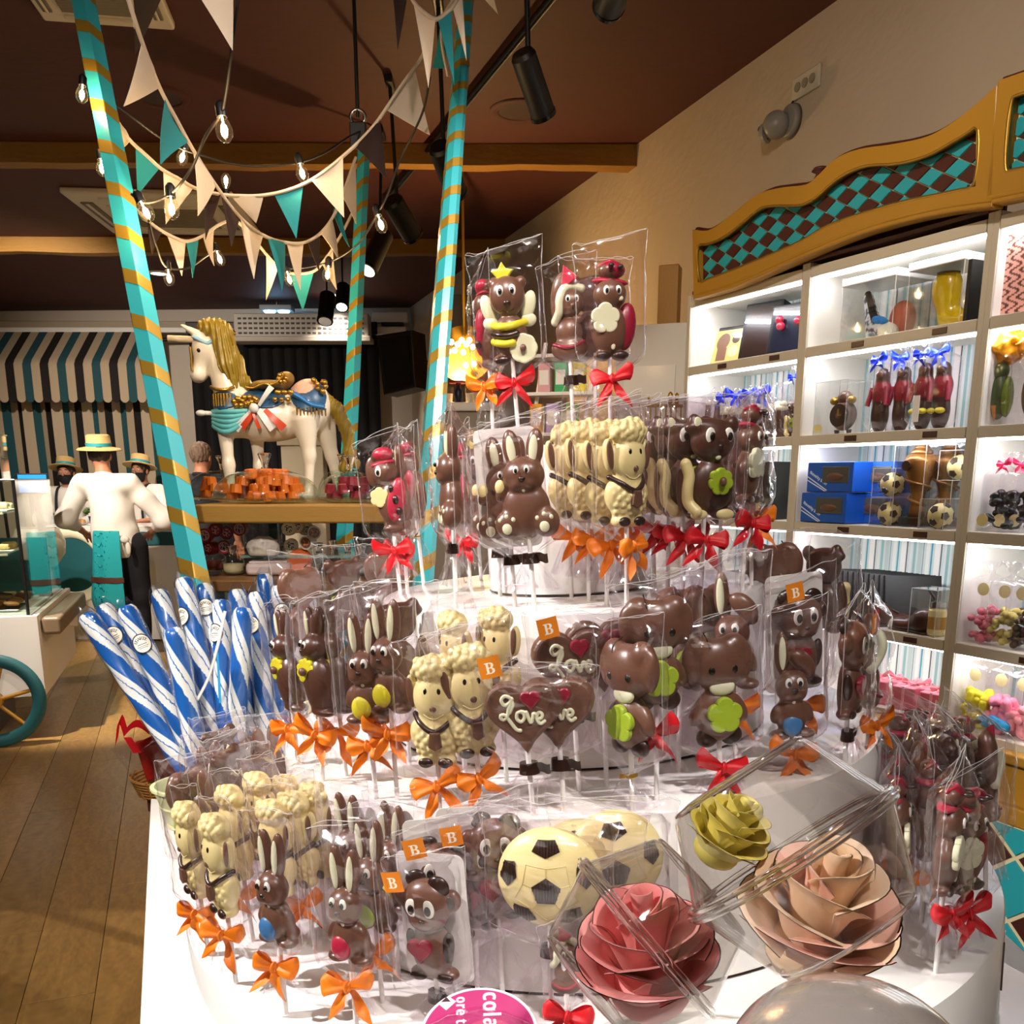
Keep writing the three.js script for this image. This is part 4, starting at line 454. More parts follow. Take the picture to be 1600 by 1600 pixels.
{ // middle bay, top shelf: shoe and boot under clear boxes with white lids
  const a = onShelf('gift_box', 'clear gift box with a white lid holding a blue and white high heeled shoe', 'gift box', 1376, 1, .1); clearBox(a, .19, .172, .15, true);
  const sh = onShelf('chocolate_shoe', 'blue spotted high heeled chocolate shoe inside the left clear box', 'chocolate shoe', 1366, 1, .09);
  const shoeG = surfaceNet((x, y, z) => Math.max(smin(smin(dCap(x, y, z, [-.045, .135, 0, -.01, .05, 0, .012, .018]), dCap(x, y, z, [-.01, .05, 0, .045, .02, 0, .02, .026]), .02), dCap(x, y, z, [-.04, .12, 0, -.03, .0, 0, .012, .008]), .01), -y), [-.08, -.005, -.035], [.08, .16, .035], .005, (x, y, z) => { const n = noise(x * 90, y * 90, z * 90); return x > .018 ? new THREE.Color(0xe9ead8) : n > .05 ? new THREE.Color(0x11204d) : new THREE.Color(0xdfe5ee); });
  part(sh, 'shoe', shoeG, phys(0xffffff, .35, { vertexColors: true })); part(sh, 'insole', bar(V(-.042, .142, .006), V(.0, .055, .012), .008, .012, 8), M.navy); part(sh, 'toe_flower', mg([ball(.02, .012, .016, .018, .055, .012), ball(.014, .01, .012, .032, .05, .012), ball(.012, .01, .012, .006, .06, .015)]), phys(0x1583d8, .4));
  const o = onShelf('chocolate_egg', 'orange rounded chocolate egg behind the blue shoe', 'chocolate', 1404, 1, .13); part(o, 'body', mv(ball(.042, .055, .03), 0, .055, 0), phys(0xb65a38, .45)); part(o, 'base', cyl(.04, .036, .02, 20), phys(0xb65a38, .45));
  const b = onShelf('gift_box', 'clear gift box with a white lid holding a yellow boot', 'gift box', 1482, 1, .1); clearBox(b, .17, .172, .15, true);
  const bt = onShelf('chocolate_boot', 'glossy yellow chocolate boot inside the right clear box', 'chocolate boot', 1478, 1, .08); part(bt, 'boot', surfaceNet((x, y, z) => Math.max(smin(smin(dEll(x, y, z, [-.012, .105, 0, .042, .055, .03]), dEll(x, y, z, [0, .04, 0, .03, .05, .026]), .025), dEll(x, y, z, [.035, .022, 0, .034, .026, .024]), .02), -y, y - .145), [-.07, -.005, -.045], [.085, .16, .045], .005), phys(0xd9b80d, .25, { clearcoat: .6 })); part(bt, 'opening', mv(cyl(.028, .03, .003, 20), -.012, .1435, 0), phys(0x6b5a08, .5));
  const s = onShelf('black_box', 'narrow black box standing at the end of the top shelf beside the yellow boot', 'box', 1524, 1, .05); part(s, 'case', box(.012, .15, .09, .002, 0, .075, 0), M.black); part(s, 'stripe', box(.006, .15, .06, .002, -.01, .075, 0), M.ivory);
  // second shelf
  const c = onShelf('gift_box', 'clear box with a round brown chocolate alarm clock, an oval label at its corner', 'gift box', 1312, 2, .06); clearBox(c, .125, .155, .1); part(c, 'oval_label', mv(cyl(.018, .018, .001, 24), -.042, .018, .0515, Math.PI / 2, 0, 0, [1, 1, .7]), M.ivory);
  const k = onShelf('chocolate_clock', 'round brown chocolate alarm clock with two bells inside a clear box', 'chocolate clock', 1316, 2, .06); part(k, 'body', mv(ball(.045, .045, .026, 0, 0, 0, 24), 0, .056, 0), M.milk); part(k, 'face', mv(cyl(.034, .034, .006, 28), 0, .056, .019, Math.PI / 2), M.dark); part(k, 'hand', box(.003, .022, .003, 0, 0, .064, .027).rotateZ(.0), M.gold); part(k, 'hand', box(.016, .003, .003, 0, .006, .056, .027), M.gold); part(k, 'dome_bell', ball(.026, .022, .02, 0, .107, 0), M.milk); for (const x of [-1, 1]) { part(k, 'bell', ball(.014, .012, .014, x * .034, .1, .008), M.gold); part(k, 'foot', cyl(.006, .009, .014, 10, x * .024, 0, 0), M.mid); }
  const W = ['wrapped red and brown chocolate figure, leftmost of four in the middle bay', 'wrapped brown chocolate figure, second of four under crinkled wrap', 'wrapped red and brown chocolate figure with a white price slip', 'wrapped red chocolate figure, rightmost of four in the middle bay'];
  [1372, 1405, 1438, 1466].forEach((x, i) => { const t = onShelf('wrapped_figure', W[i], 'wrapped figure', x, 2, .05 + .02 * (i % 2), 'wrapped tall figures in the middle bay'); part(t, 'figure', surfaceNet((x, y, z) => Math.max(smin(smin(dEll(x, y, z, [0, .05, 0, .027, .055, .022]), dEll(x, y, z, [0, .115, 0, .03, .035, .022]), .02), dEll(x, y, z, [0, .158, 0, .02, .022, .018]), .015), -y), [-.045, -.005, -.035], [.045, .19, .035], .005, (x, y) => y > .085 && y < .142 ? new THREE.Color(0x7c1622) : new THREE.Color(0x3a2018)), phys(0xffffff, .35, { vertexColors: true })); for (const s of [-1, 1]) part(t, 'arm', bar(V(s * .026, .125, .008), V(s * .034, .075, .018), .008, .007), M.crimson); part(t, 'face', ball(.012, .012, .006, 0, .16, .015), M.milk); if (i > 1) for (const s of [-1, 1]) part(t, 'shoe', ball(.013, .008, .014, s * .014, .05, .02), M.yellow); clearBag(t, .085, .21, .07, i, true); smallBow(t, 'blueSatin', .2, i, 1.4, .02); if (i === 2) part(t, 'price_slip', box(.022, .07, .0012, 0, .012, .055, .042), M.whiteMatte); });
  // third shelf
  const bandT = print(256, 128, (g, w, h) => { g.fillStyle = '#1c58b4'; g.fillRect(0, 0, w, h); g.strokeStyle = '#e8eefc'; g.lineWidth = 5; for (const o of [0, 16]) { g.beginPath(); g.moveTo(0, 62 + o); g.lineTo(118, 124 + o * .5); g.stroke(); } g.save(); g.translate(10, 46); g.rotate(.5); g.fillStyle = '#f2f5ff'; g.font = 'bold 19px sans-serif'; g.fillText('Novelty Beer', 0, 0); g.restore(); });
  M.blueFace = std(0xffffff, .45, { map: bandT }); M.blueBox = std(0x0d4fb4, .45);
  [[1312, .06, 0, 'blue box with a see-through window, top front of the stack'], [1305, .05, -1, 'blue box with a see-through window, bottom front of the stack'], [1375, .14, 0, 'blue box behind on top of the stack, mostly hidden'], [1372, .13, -1, 'blue box behind at the bottom of the stack']].forEach(([x, n, r, l]) => { const t = onShelf('blue_box', l, 'box', x, 3, n, 'blue window boxes in the middle bay'); const y = r ? .0015 : .0945; part(t, 'case', box(.185, .09, .1, .003, 0, y + .045, 0), M.blueBox); part(t, 'printed_face', new THREE.PlaneGeometry(.18, .086).translate(0, y + .045, .0512), M.blueFace); part(t, 'window', box(.105, .048, .0025, .001, .025, y + .052, .052), std(0x57544e, .15)); part(t, 'chocolate_inside', ball(.034, .012, .004, .025, y + .046, .0525), M.milk); });
  const trophy = (x, n, l, l2) => { const b = onShelf('gift_box', l, 'gift box', x, 3, n, 'clear boxes with chocolate trophies'); clearBox(b, .105, .235, .09); const t = onShelf('chocolate_trophy', l2, 'chocolate trophy', x + 1, 3, n, 'chocolate trophies'); part(t, 'base', box(.075, .026, .06, .004, 0, .015, 0), M.dark); part(t, 'cup', lathe([[.001, .028], [.024, .028], [.02, .05], [.016, .075], [.024, .11], [.04, .15], [.046, .18], [.038, .2], [.001, .205]], 24), phys(0x8a5a24, .3, { metalness: .4 })); part(t, 'crown_top', mg([ball(.03, .018, .03, 0, .205, 0), ball(.02, .012, .02, 0, .22, 0)]), phys(0x7d5020, .3, { metalness: .4 })); const e = []; for (let k = 0; k < 26; k++) { const a = k * .5; e.push(V(Math.cos(a) * (.02 + k * .0009), .06 + k * .0042, Math.sin(a) * (.02 + k * .0009))); } part(t, 'spiral_relief', tube(e, .004, 90, 5), phys(0x9b6a2d, .3, { metalness: .4 })); part(t, 'medallion', mv(cyl(.014, .014, .006, 20), -.01, .17, .044, Math.PI / 2), M.dark); };
  trophy(1431, .07, 'tall clear box with a bronze chocolate trophy, the left one', 'bronze chocolate trophy with spiral relief in the left clear box'); trophy(1474, .12, 'tall clear box with a bronze chocolate trophy, the right one behind', 'bronze chocolate trophy in the right clear box behind the football');
  const soccer = (x, row, n, y, l, l2) => { const b = onShelf('gift_box', l, 'gift box', x, row, n, 'clear boxes with small chocolate footballs'); b.position.y += y; clearBox(b, .078, .08, .075); const f = onShelf('chocolate_football', l2, 'chocolate football', x, row, n, 'small chocolate footballs'); f.position.y += y; const R = .034, ph = (1 + Math.sqrt(5)) / 2; part(f, 'ball', new THREE.SphereGeometry(R, 28, 20).translate(0, R + .001, 0), M.ivory); for (const v of [[0, 1, ph], [0, -1, ph], [0, 1, -ph], [0, -1, -ph], [1, ph, 0], [-1, ph, 0], [1, -ph, 0], [-1, -ph, 0], [ph, 0, 1], [-ph, 0, 1], [ph, 0, -1], [-ph, 0, -1]]) { const d = V(...v).normalize(), g = new THREE.CylinderGeometry(R * .34, R * .36, .004, 5); g.applyQuaternion(new THREE.Quaternion().setFromUnitVectors(V(0, 1, 0), d)); part(f, 'ball_patch', g.translate(d.x * (R - .001), d.y * (R - .001) + R + .001, d.z * (R - .001)), M.dark); } };
  soccer(1391, 3, .045, .0005, 'small clear box with a football, lower of the pair beside the blue boxes', 'small white chocolate football in the lower box beside the blue boxes'); soccer(1391, 3, .045, .0835, 'small clear box with a football, upper of the pair beside the blue boxes', 'small white chocolate football in the upper box beside the blue boxes'); soccer(1469, 3, .03, .0005, 'small clear box with a football in front of the trophies', 'small white chocolate football in front of the trophies'); soccer(1492, 3, .1, .13, 'small clear box with a football high at the upright', 'small white chocolate football high at the upright');
  // fourth shelf
  for (let k = 0; k < 12; k++) { const t = onShelf('chocolate_box', k ? 'slanted black chocolate box, ' + backWords[k] + ' from the left in the leaning row' : 'slanted black box with a cream chocolate relief showing, first of the leaning row', 'chocolate box', 1338 + k * 8.4, 4, .12, 'leaning row of black chocolate boxes', .42); const m = new THREE.Matrix4().makeRotationX(-.3); part(t, 'case', box(.16, .15, .018, .002, 0, .077, 0).applyMatrix4(m).rotateY(.5).translate(0, 0, -.0), M.black); if (!k) { part(t, 'picture', new THREE.PlaneGeometry(.14, .13).translate(0, .077, .0095).applyMatrix4(m).rotateY(.5), M.ivory); for (const [x, y, r] of [[-.03, .09, .022], [.025, .07, .02], [.02, .11, .016]]) part(t, 'relief', ball(r, r, .006, x, y, .011).applyMatrix4(m).rotateY(.5), phys(0xcfae5a, .4)); } }
  const shoe = (x, n, l, turn) => { const t = onShelf('chocolate_shoe', l, 'chocolate shoe', x, 4, n, 'brown chocolate shoes', turn); part(t, 'shoe', surfaceNet((x, y, z) => Math.max(smin(smin(dEll(x, y, z, [-.03, .032, 0, .036, .036, .026]), dEll(x, y, z, [.03, .018, 0, .05, .02, .026]), .02), dEll(x, y, z, [-.045, .05, 0, .02, .02, .022]), .015), -y), [-.09, -.004, -.04], [.09, .085, .04], .005), phys(0x4b2a22, .35, { clearcoat: .3 })); part(t, 'sole', box(.13, .007, .05, .003, 0, .004, 0), M.dark); part(t, 'lace', tube([[-.005, .05, -.014], [.008, .046, 0], [-.003, .05, .014], [.018, .04, .012]], .0025, 20, 5), M.milk); };
  shoe(1396, .07, 'brown chocolate shoe seen from behind in front of the black boxes', 1.2); shoe(1430, .035, 'brown chocolate shoe with laces pointing left on the fourth shelf', Math.PI);
  const j = onShelf('gift_box', 'clear box with a silver lidded jar at the right end of the fourth shelf', 'gift box', 1458, 4, .04); clearBox(j, .085, .13, .08); const jr = onShelf('spread_jar', 'small jar with a silver lid in the clear box beside the brown shoe', 'jar', 1466, 4, .035); part(jr, 'glass', lathe([[.001, .001], [.022, .001], [.024, .008], [.024, .07], [.02, .08], [.001, .08]], 20), M.ivory); part(jr, 'lid', cyl(.022, .022, .014, 20, 0, .08, 0), M.steel); part(jr, 'label', lathe([[.0245, .02], [.0245, .055]], 20), phys(0xb98a3a, .5)); part(jr, 'spoon', bar(V(-.01, .1, 0), V(-.035, .125, 0), .004, .004), M.dark);
  // bottom shelf: pink ribboned boxes
  for (let k = 0; k < 5; k++) { const t = onShelf('pink_gift', ['pink gift with a ribbon bow, leftmost beside the wrapped lollipops', 'pink gift with a ribbon bow, second from the left', 'pink gift with a ribbon bow in the middle of the row', 'pink gift with a tall ribbon bow', 'clear pink gift box with ribbon at the upright'][k], 'gift', 1384 + k * 21, 5, .05 + .03 * (k % 2), 'pink ribboned gifts on the bottom shelf', .2); part(t, 'box', box(.07, .07, .07, .004, 0, .035, 0), phys(0xe2798c, .4, { transmission: .35, thickness: 0 })); for (const a of [0, Math.PI / 2]) part(t, 'ribbon', box(.008, .072, .072, .001, 0, .036, 0).rotateY(a), phys(0xf2a0ab, .5)); smallBow(t, 'paleSatin', .08, k, 1.1, .0); }
}
{ // right bay
  const p = onShelf('patterned_box', 'pink gift box with brown zigzag pattern at the right picture edge', 'gift box', 1612, 1, .08); part(p, 'case', box(.16, .2, .1, .003, 0, .1, 0), std(0xffffff, .5, { map: tex(64, 64, (u, v) => { const s = Math.sin((u * 6 + .5 * Math.sin(v * 40)) * TAU) > .55; return s ? [.35, .16, .12] : [.9, .66, .6]; }) })); part(p, 'lid', box(.165, .02, .105, .003, 0, .2, 0), phys(0xe2a79a, .5));
  [['clear gift bag with yellow ribbon and a green chocolate parrot, the left one', 1560], ['clear gift bag with yellow ribbon and a brown figure at the picture edge', 1612]].forEach(([l, x], i) => { const t = onShelf('gift_bag', l, 'gift bag', x, 2, .06, 'yellow ribboned bags in the right bay'); part(t, 'parrot', mg([ball(.026, .06, .022, 0, .075, .01), ball(.02, .022, .018, 0, .135, .012)]), i ? M.milk : phys(0x3f4d1d, .4)); part(t, 'beak', new THREE.ConeGeometry(.012, .04, 10).rotateX(Math.PI).translate(0, .03, .02), phys(0xc97a22, .4)); part(t, 'wing', ball(.014, .05, .016, .024, .07, .012), phys(0x6b7f1f, .4)); clearBag(t, .12, .19, .08, i, true); part(t, 'yellow_tulle', surfaceNet((x, y, z) => Math.hypot(x / 1.4, y - .0, z) - .042 - .016 * noise(x * 50, y * 50, z * 50), [-.09, -.06, -.07], [.09, .065, .07], .008).translate(0, .195, 0), phys(0xe8a40d, .5, { transmission: .2, thickness: 0 })); });
  [['black liquorice bag with pink ribbon and round label, left one', 1562], ['black liquorice bag with pink ribbon, middle one', 1588], ['black liquorice bag with pink ribbon at the picture edge', 1612]].forEach(([l, x], i) => { const t = onShelf('liquorice_bag', l, 'sweet bag', x, 3, .05 + .02 * i, 'liquorice bags with pink ribbons'); const g = []; for (let k = 0; k < 40; k++) g.push(ball(.012, .009, .01, rr(-.03, .03), rr(.012, .1), rr(-.02, .025), 7)); const s = part(t, 'liquorice', mg(g), M.blackGloss); s.userData.kind = 'stuff'; clearBag(t, .1, .17, .08, i, true); part(t, 'round_label', mv(cyl(.016, .016, .001, 20), -.022, .03, .043, Math.PI / 2), M.ivory); const b = makeBow('pinkSatin', i); b.position.set(0, .17, .012); t.add(b); });
  const sweets = (px, col, l, i, row) => { const t = onShelf('sweet_bag', l, 'sweet bag', px, row, .05, row === 4 ? 'bags of small sweets on the fourth shelf' : 'marshmallow bags on the bottom shelf'); const g = []; for (let k = 0; k < 46; k++) { const q = row === 4 ? ball(.011, .009, .01, 0, 0, 0, 7) : new THREE.CapsuleGeometry(.012, .016, 3, 8); q.rotateX(rr(0, 3)); q.rotateY(rr(0, 3)); g.push(q.translate(rr(-.032, .032), rr(.012, .095), rr(-.02, .025))); } const s = part(t, 'sweets', mg(g), phys(col, .6)); s.userData.kind = 'stuff'; clearBag(t, .1, .19, .08, i, true); part(t, 'round_label', mv(cyl(.017, .017, .001, 20), -.005, .145, .02, Math.PI / 2), M.ivory); return t; };
  sweets(1540, 0xcf6f7c, 'bag of pink sweets with a round label, leftmost on the fourth shelf', 0, 4); sweets(1572, 0xd2c46a, 'bag of pale yellow sweets with a round label on the fourth shelf', 1, 4); sweets(1598, 0x4b3226, 'bag of brown sweets beside the yellow ones on the fourth shelf', 2, 4);
  sweets(1530, 0xe3d61f, 'bag of yellow marshmallow twists, leftmost on the bottom shelf', 1, 5); const q = sweets(1568, 0xee8aa0, 'bag of pink marshmallows with blue ones below', 2, 5); for (const [x, y] of [[-.03, .03], [.0, .036], [.024, .03]]) part(q, 'blue_marshmallow', new THREE.CapsuleGeometry(.014, .014, 3, 10).rotateZ(1.3).translate(x, y, .036), phys(0x1594c9, .6)); sweets(1600, 0xf29aa0, 'bag of pink and orange marshmallows at the picture edge', 0, 5);
}

// ---------- the carousel display: poles, shelf, horse ----------
M.poleTeal = phys(0x35aebd, .3, { clearcoat: .4, clearcoatRoughness: .25 }); M.poleGold = std(0xa8862f, .35, { metalness: .35 });
function pole(label, a, b, r0, r1, n, bands, twist, rot = 0, cap) {
  const t = thing('striped_pole', label, 'pole', a), d = b.clone().sub(a), L = d.length(), q = new THREE.Quaternion().setFromUnitVectors(V(0, 1, 0), d.clone().normalize());
  t.quaternion.copy(q);
  const g = new THREE.CylinderGeometry(r1, r0, L, n).translate(0, L / 2, 0).rotateY(rot); part(t, 'pole_body', toCreasedNormals(g, .3), M.poleTeal);
  // gold tape wound round in a helix, lying on the flats of the pole
  const hex = (ang) => { const s = TAU / n, k = ((ang - rot) % s + s) % s - s / 2; return Math.cos(s / 2) / Math.cos(k); };
  for (let b = 0; b < bands.length - 1; b++) {
    const y0 = bands[b], y1 = bands[b + 1], w = .135 * (y1 - y0), pos = [], idx = [], N = 72;
    for (let i = 0; i <= N; i++) { const u = i / N, ang = Math.PI + u * TAU * twist, yy = y0 + (y1 - y0) * u; const rad0 = h => (r0 + (r1 - r0) * Math.min(1, Math.max(0, h / L))) * (n > 12 ? 1 : hex(ang)) + .0008; for (const s of [-1, 1]) { const h = yy + s * w * 1.15, r = rad0(h); pos.push(Math.sin(ang) * r, h, Math.cos(ang) * r); } if (i < N) idx.push(2 * i, 2 * i + 2, 2 * i + 1, 2 * i + 1, 2 * i + 2, 2 * i + 3); }
    const h = new THREE.BufferGeometry(); h.setAttribute('position', new THREE.Float32BufferAttribute(pos, 3)); h.setIndex(idx); h.computeVertexNormals(); part(t, 'gold_stripe', h, M.poleGold);
  }
  if (cap) part(t, 'foot_ring', cyl(r0 * 1.25, r0 * 1.2, .03, n), M.goldPaint);
  return t;
}
const extend = (a, b, y) => a.clone().lerp(b, (y - a.y) / (b.y - a.y));
{ // each pole runs from the floor to the ceiling
  const P = [[[300, 880, 2.2], [130, 0, 2.6], .036, .031, 6, -1, .35, 'left turquoise pole with gold spiral stripes, wide and six sided, leaning outwards'], [[678, 660, 2.4], [728, 0, 2.9], .031, .02, 8, 1, 0, 'front turquoise pole with gold spiral stripes right of the pennants, thin at the top'], [[537, 870, 3.3], [564, 330, 3.6], .033, .022, 4, 1, .3, 'rear turquoise pole with gold stripes behind the horse tail']];
  P.forEach(([p, q, r0, r1, n, tw2, rot, l], i) => { const a = U(...p), b = U(...q), lo = extend(a, b, .0), hi = extend(a, b, i === 2 ? U(561, 205, 3.66).y : 3.135), L = hi.distanceTo(lo), bands = [], k = 1; for (let y = .12; y < L - .005;) { bands.push(y); y += [.15 - .018 * y, .165 - .034 * y, .115 - .012 * y][i]; } pole(l, lo, hi, r0 * 1.12 * k, r1 * .98, n, bands, tw2, rot, true); });
}
M.shelfGold = std(0x9a7430, .45, { bumpMap: smoothBump, bumpScale: .0004 });
const SHY = U(430, 787, 2.4).y, LOWY = U(430, 903, 2.42).y;
{
  const t = thing('carousel_shelf', 'gold brown shelf board with glass domes in front of the carousel horse', 'shelf', [-.56, 0, -2.4]);
  part(t, 'board', box(.52, .048, .62, .006, 0, SHY - .026, -.31), M.shelfGold);
  part(t, 'lower_board', box(.56, .03, .66, .004, .02, LOWY - .016, -.3), std(0x6b4a26, .5)); part(t, 'glass_shelf', box(.36, .008, .3, .001, .0, U(430, 868, 2.55).y, -.26), phys(0xbfe3da, .1, { transmission: .7, thickness: 0 }));
  for (const x of [-.22, .27]) for (const z of [-.05, -.55]) part(t, 'post', box(.03, LOWY - .03, .03, .003, x, (LOWY - .03) / 2, z), M.tealDark);
  for (const x of [-.2, .22]) part(t, 'rear_post', box(.028, SHY - LOWY - .045, .028, .003, x, (SHY + LOWY - .05) / 2, -.56), M.tealDark);
}
// horse
{
  const HY = SHY, hp = V(U(430, 735, 2.93).x, HY, -2.84), S = .00038, q = (x, y) => [(x - 750) * S, (1490 - y) * S];
  const t = thing('carousel_horse', 'white carousel horse figurine with a gold mane and tail and a painted saddle, facing left', 'horse', hp, .08); 
  const E2 = (x, y, a, b, c, rot = 0, z = 0) => { const [X, Y] = q(x, y); return [X, Y, z, a * S, b * S, c, rot]; }, C2 = (x0, y0, x1, y1, r0, r1, z0 = 0, z1 = z0) => { const a = q(x0, y0), b = q(x1, y1); return [a[0], a[1], z0, b[0], b[1], z1, r0 * S, r1 * S]; };
  const ells = [E2(780, 850, 370, 190, .068), E2(500, 820, 130, 190, .066), E2(1110, 770, 165, 190, .07), E2(330, 340, 100, 95, .034, .5), E2(268, 545, 60, 52, .026, .3)];
  const caps = [C2(520, 760, 400, 300, 135, 82), C2(345, 330, 262, 530, 85, 46), C2(455, 930, 470, 1220, 62, 40, .034), C2(470, 1220, 470, 1440, 42, 36, .034), C2(660, 960, 668, 1230, 58, 38, -.036), C2(668, 1230, 660, 1440, 40, 36, -.036), C2(1070, 880, 1095, 1150, 105, 46, .036), C2(1095, 1150, 1080, 1450, 46, 36, .036), C2(1190, 880, 1250, 1150, 100, 46, -.036), C2(1250, 1150, 1300, 1440, 46, 36, -.036), C2(470, 1440, 455, 1478, 40, 48, .034), C2(660, 1440, 648, 1478, 40, 48, -.036), C2(1080, 1450, 1065, 1480, 38, 48, .036), C2(1300, 1440, 1285, 1480, 38, 48, -.036), C2(290, 250, 175, 185, 34, 12, .022, .03), C2(330, 230, 290, 160, 30, 12, -.022, -.03)];
  const body = (x, y, z) => { let d = 9; for (const e of ells) d = smin(d, dEll(x, y, z, e), .022); for (const c of caps) d = smin(d, dCap(x, y, z, c), .018); return Math.max(d, -y); };
  part(t, 'body', surfaceNet(body, [-.24, -.004, -.11], [.27, .52, .11], .006), phys(0xe9dfcb, .3, { clearcoat: .5, clearcoatRoughness: .2 }));
  const hairM = phys(0x8c731a, .35, { clearcoat: .4 });
  const groove = (x, y, z, f) => .003 * Math.sin((x * 1.2 + y * .8) * f + 8 * noise(x * 14, y * 14, z * 14));
  const mane = [E2(420, 215, 145, 85, .044, -.25)], maneC = [C2(430, 230, 520, 430, 95, 80), C2(520, 430, 600, 600, 80, 55), C2(600, 600, 600, 660, 50, 25), C2(470, 300, 500, 480, 70, 60, .022, .03), C2(500, 480, 560, 640, 55, 25, .03)];
  part(t, 'mane', surfaceNet((x, y, z) => { let d = 9; for (const e of mane) d = smin(d, dEll(x, y, z, e), .02); for (const c of maneC) d = smin(d, dCap(x, y, z, c), .015); return d + groove(x, y * .3, z + y * .5, 420); }, [-.2, .28, -.07], [.0, .53, .08], .0045), hairM);
  const tail = [C2(1200, 690, 1310, 790, 50, 55), C2(1310, 790, 1390, 960, 55, 50), C2(1390, 960, 1395, 1130, 50, 42), C2(1395, 1130, 1350, 1240, 42, 40), C2(1395, 1120, 1450, 1215, 40, 35), C2(1350, 1240, 1345, 1270, 36, 18)];
  part(t, 'tail', surfaceNet((x, y, z) => { let d = 9; for (const c of tail) d = smin(d, dCap(x, y, z, c), .01); return d + .0025 * Math.sin((x - y * .25) * 480 + z * 200); }, [.15, .06, -.04], [.3, .33, .04], .0045), hairM);
  const brown = phys(0x8a6a24, .4, { clearcoat: .3 }), blue = phys(0x1e4f78, .4, { clearcoat: .3 }), goldS = std(0xc59a45, .22, { metalness: .85 }), whiteS = phys(0xdcdad8, .3, { clearcoat: .4 }), redS = phys(0xc2401f, .35, { clearcoat: .4 }), tealS = phys(0x66bcc2, .3, { clearcoat: .4 }), pinkS = phys(0xd2a894, .4);
  const shell = (list, col, name, off = .003, k = .01, lo = [-.24, 0, -.11], hi = [.27, .52, .11], c = .005) => part(t, name, surfaceNet((x, y, z) => { let d = 9; for (const e of list) d = smin(d, dEll(x, y, z, e), k); return Math.max(d, body(x, y, z) - off, -(body(x, y, z) + .004)); }, lo, hi, c), col);
  shell([E2(770, 720, 170, 90, .2)], blue, 'saddle_blanket', .004); shell([E2(1110, 700, 145, 130, .2, -.5)], blue, 'rump_blanket', .0045);
  shell([E2(1060, 600, 120, 95, .2, -.3)], pinkS, 'feather_panel', .007); shell([E2(470, 740, 120, 75, .2)], blue, 'chest_blanket', .004);
  part(t, 'saddle', surfaceNet((x, y, z) => smin(dEll(x, y, z, E2(800, 615, 150, 42, .052)), dEll(x, y, z, E2(935, 565, 60, 55, .045, .5)), .012), [-.08, .28, -.07], [.12, .4, .07], .005), brown);
  const goldRim = []; for (let i = 0; i <= 10; i++) { const [x, y] = q(650 + i * 30, 640 - 2 * i - (i > 6 ? (i - 6) * 18 : 0) + 12 * Math.sin(i)); goldRim.push(V(x, y, .064 - .0004 * Math.abs(i - 5))); } part(t, 'saddle_rim', tube(goldRim, .0035, 40, 6), goldS);
  for (let k = 0; k < 5; k++) { const l = []; for (let i = 0; i <= 12; i++) { const u = i / 12, [x, y] = q(372 + u * (290 - k * 18), 820 + k * 26 + Math.sin(u * 3.1) * (6 + k * 11)); l.push(V(x, y, .03 + .045 * Math.sin(Math.min(1, u * 1.5) * 1.57))); } part(t, 'drape_fold', tube(l, .0075, 26, 8), tealS); }
  const ribbon = (x0, y0, x1, y1, w, m, n) => { const a = q(x0, y0), b = q(x1, y1), g = strip(10, s => { const x = a[0] + (b[0] - a[0]) * s, y = a[1] + (b[1] - a[1]) * s, z = .074 + .006 * Math.sin(s * 3), ww = w * S * (.6 + .5 * s); const dx = b[1] - a[1], dy = -(b[0] - a[0]), l = Math.hypot(dx, dy); return [[x + dx / l * ww, y + dy / l * ww, z + .004], [x - dx / l * ww, y - dy / l * ww, z]]; }); part(t, n, mg([g, g.clone().translate(0, 0, -.006)]), new THREE.MeshPhysicalMaterial({ ...{ color: m.color, roughness: .35, side: THREE.DoubleSide } })); };
  ribbon(700, 810, 560, 960, 24, whiteS, 'sash'); ribbon(715, 820, 610, 950, 22, redS, 'sash'); ribbon(740, 810, 850, 950, 34, whiteS, 'sash'); ribbon(790, 810, 925, 945, 28, redS, 'sash'); ribbon(745, 780, 850, 640, 20, whiteS, 'sash'); ribbon(690, 800, 740, 950, 12, redS, 'sash');
  part(t, 'sash_knot', ball(.014, .014, .012, ...q(710, 800), .08, 12), whiteS);
  const orn = (x, y, r, z) => { const [X, Y] = q(x, y); return ball(r * S, r * S, r * S, X, Y, z, 9); }, o = []; for (let i = 0; i < 14; i++) o.push(orn(560 + i * 13, 750 + 30 * Math.sin(i * 1.9), 24, .073)); for (let i = 0; i < 9; i++) o.push(orn(870 + i * 16, 700 + 34 * Math.cos(i * 2.1), 20, .075)); part(t, 'gold_ornament', mg(o), goldS);
  const o2 = []; for (let i = 0; i < 12; i++) o2.push(orn(1200 + 45 * Math.cos(i * .9), 630 + 45 * Math.sin(i * 1.7), 22, .05 + .01 * Math.sin(i))); part(t, 'gold_rosette', mg(o2), goldS); part(t, 'gold_flower', mg([0, 1, 2, 3, 4, 5].map(i => orn(925 + 28 * Math.cos(i), 575 + 28 * Math.sin(i), 18, .06))), goldS);
  const fr = []; for (let i = 0; i < 9; i++) { const [x, y] = q(1030 + i * 27, 790 + 8 * Math.sin(i)); fr.push(bar(V(x, y, .074), V(x, y - .022, .073), .0035, .002, 6)); } part(t, 'fringe', mg(fr), goldS); const cf = []; for (let i = 0; i < 8; i++) { const [x, y] = q(395 + i * 22, 690); cf.push(bar(V(x, y, .045 + .02 * Math.sin(i * .4)), V(x, y - .036, .048 + .02 * Math.sin(i * .4)), .004, .003, 6)); } part(t, 'chest_fringe', mg(cf), goldS);
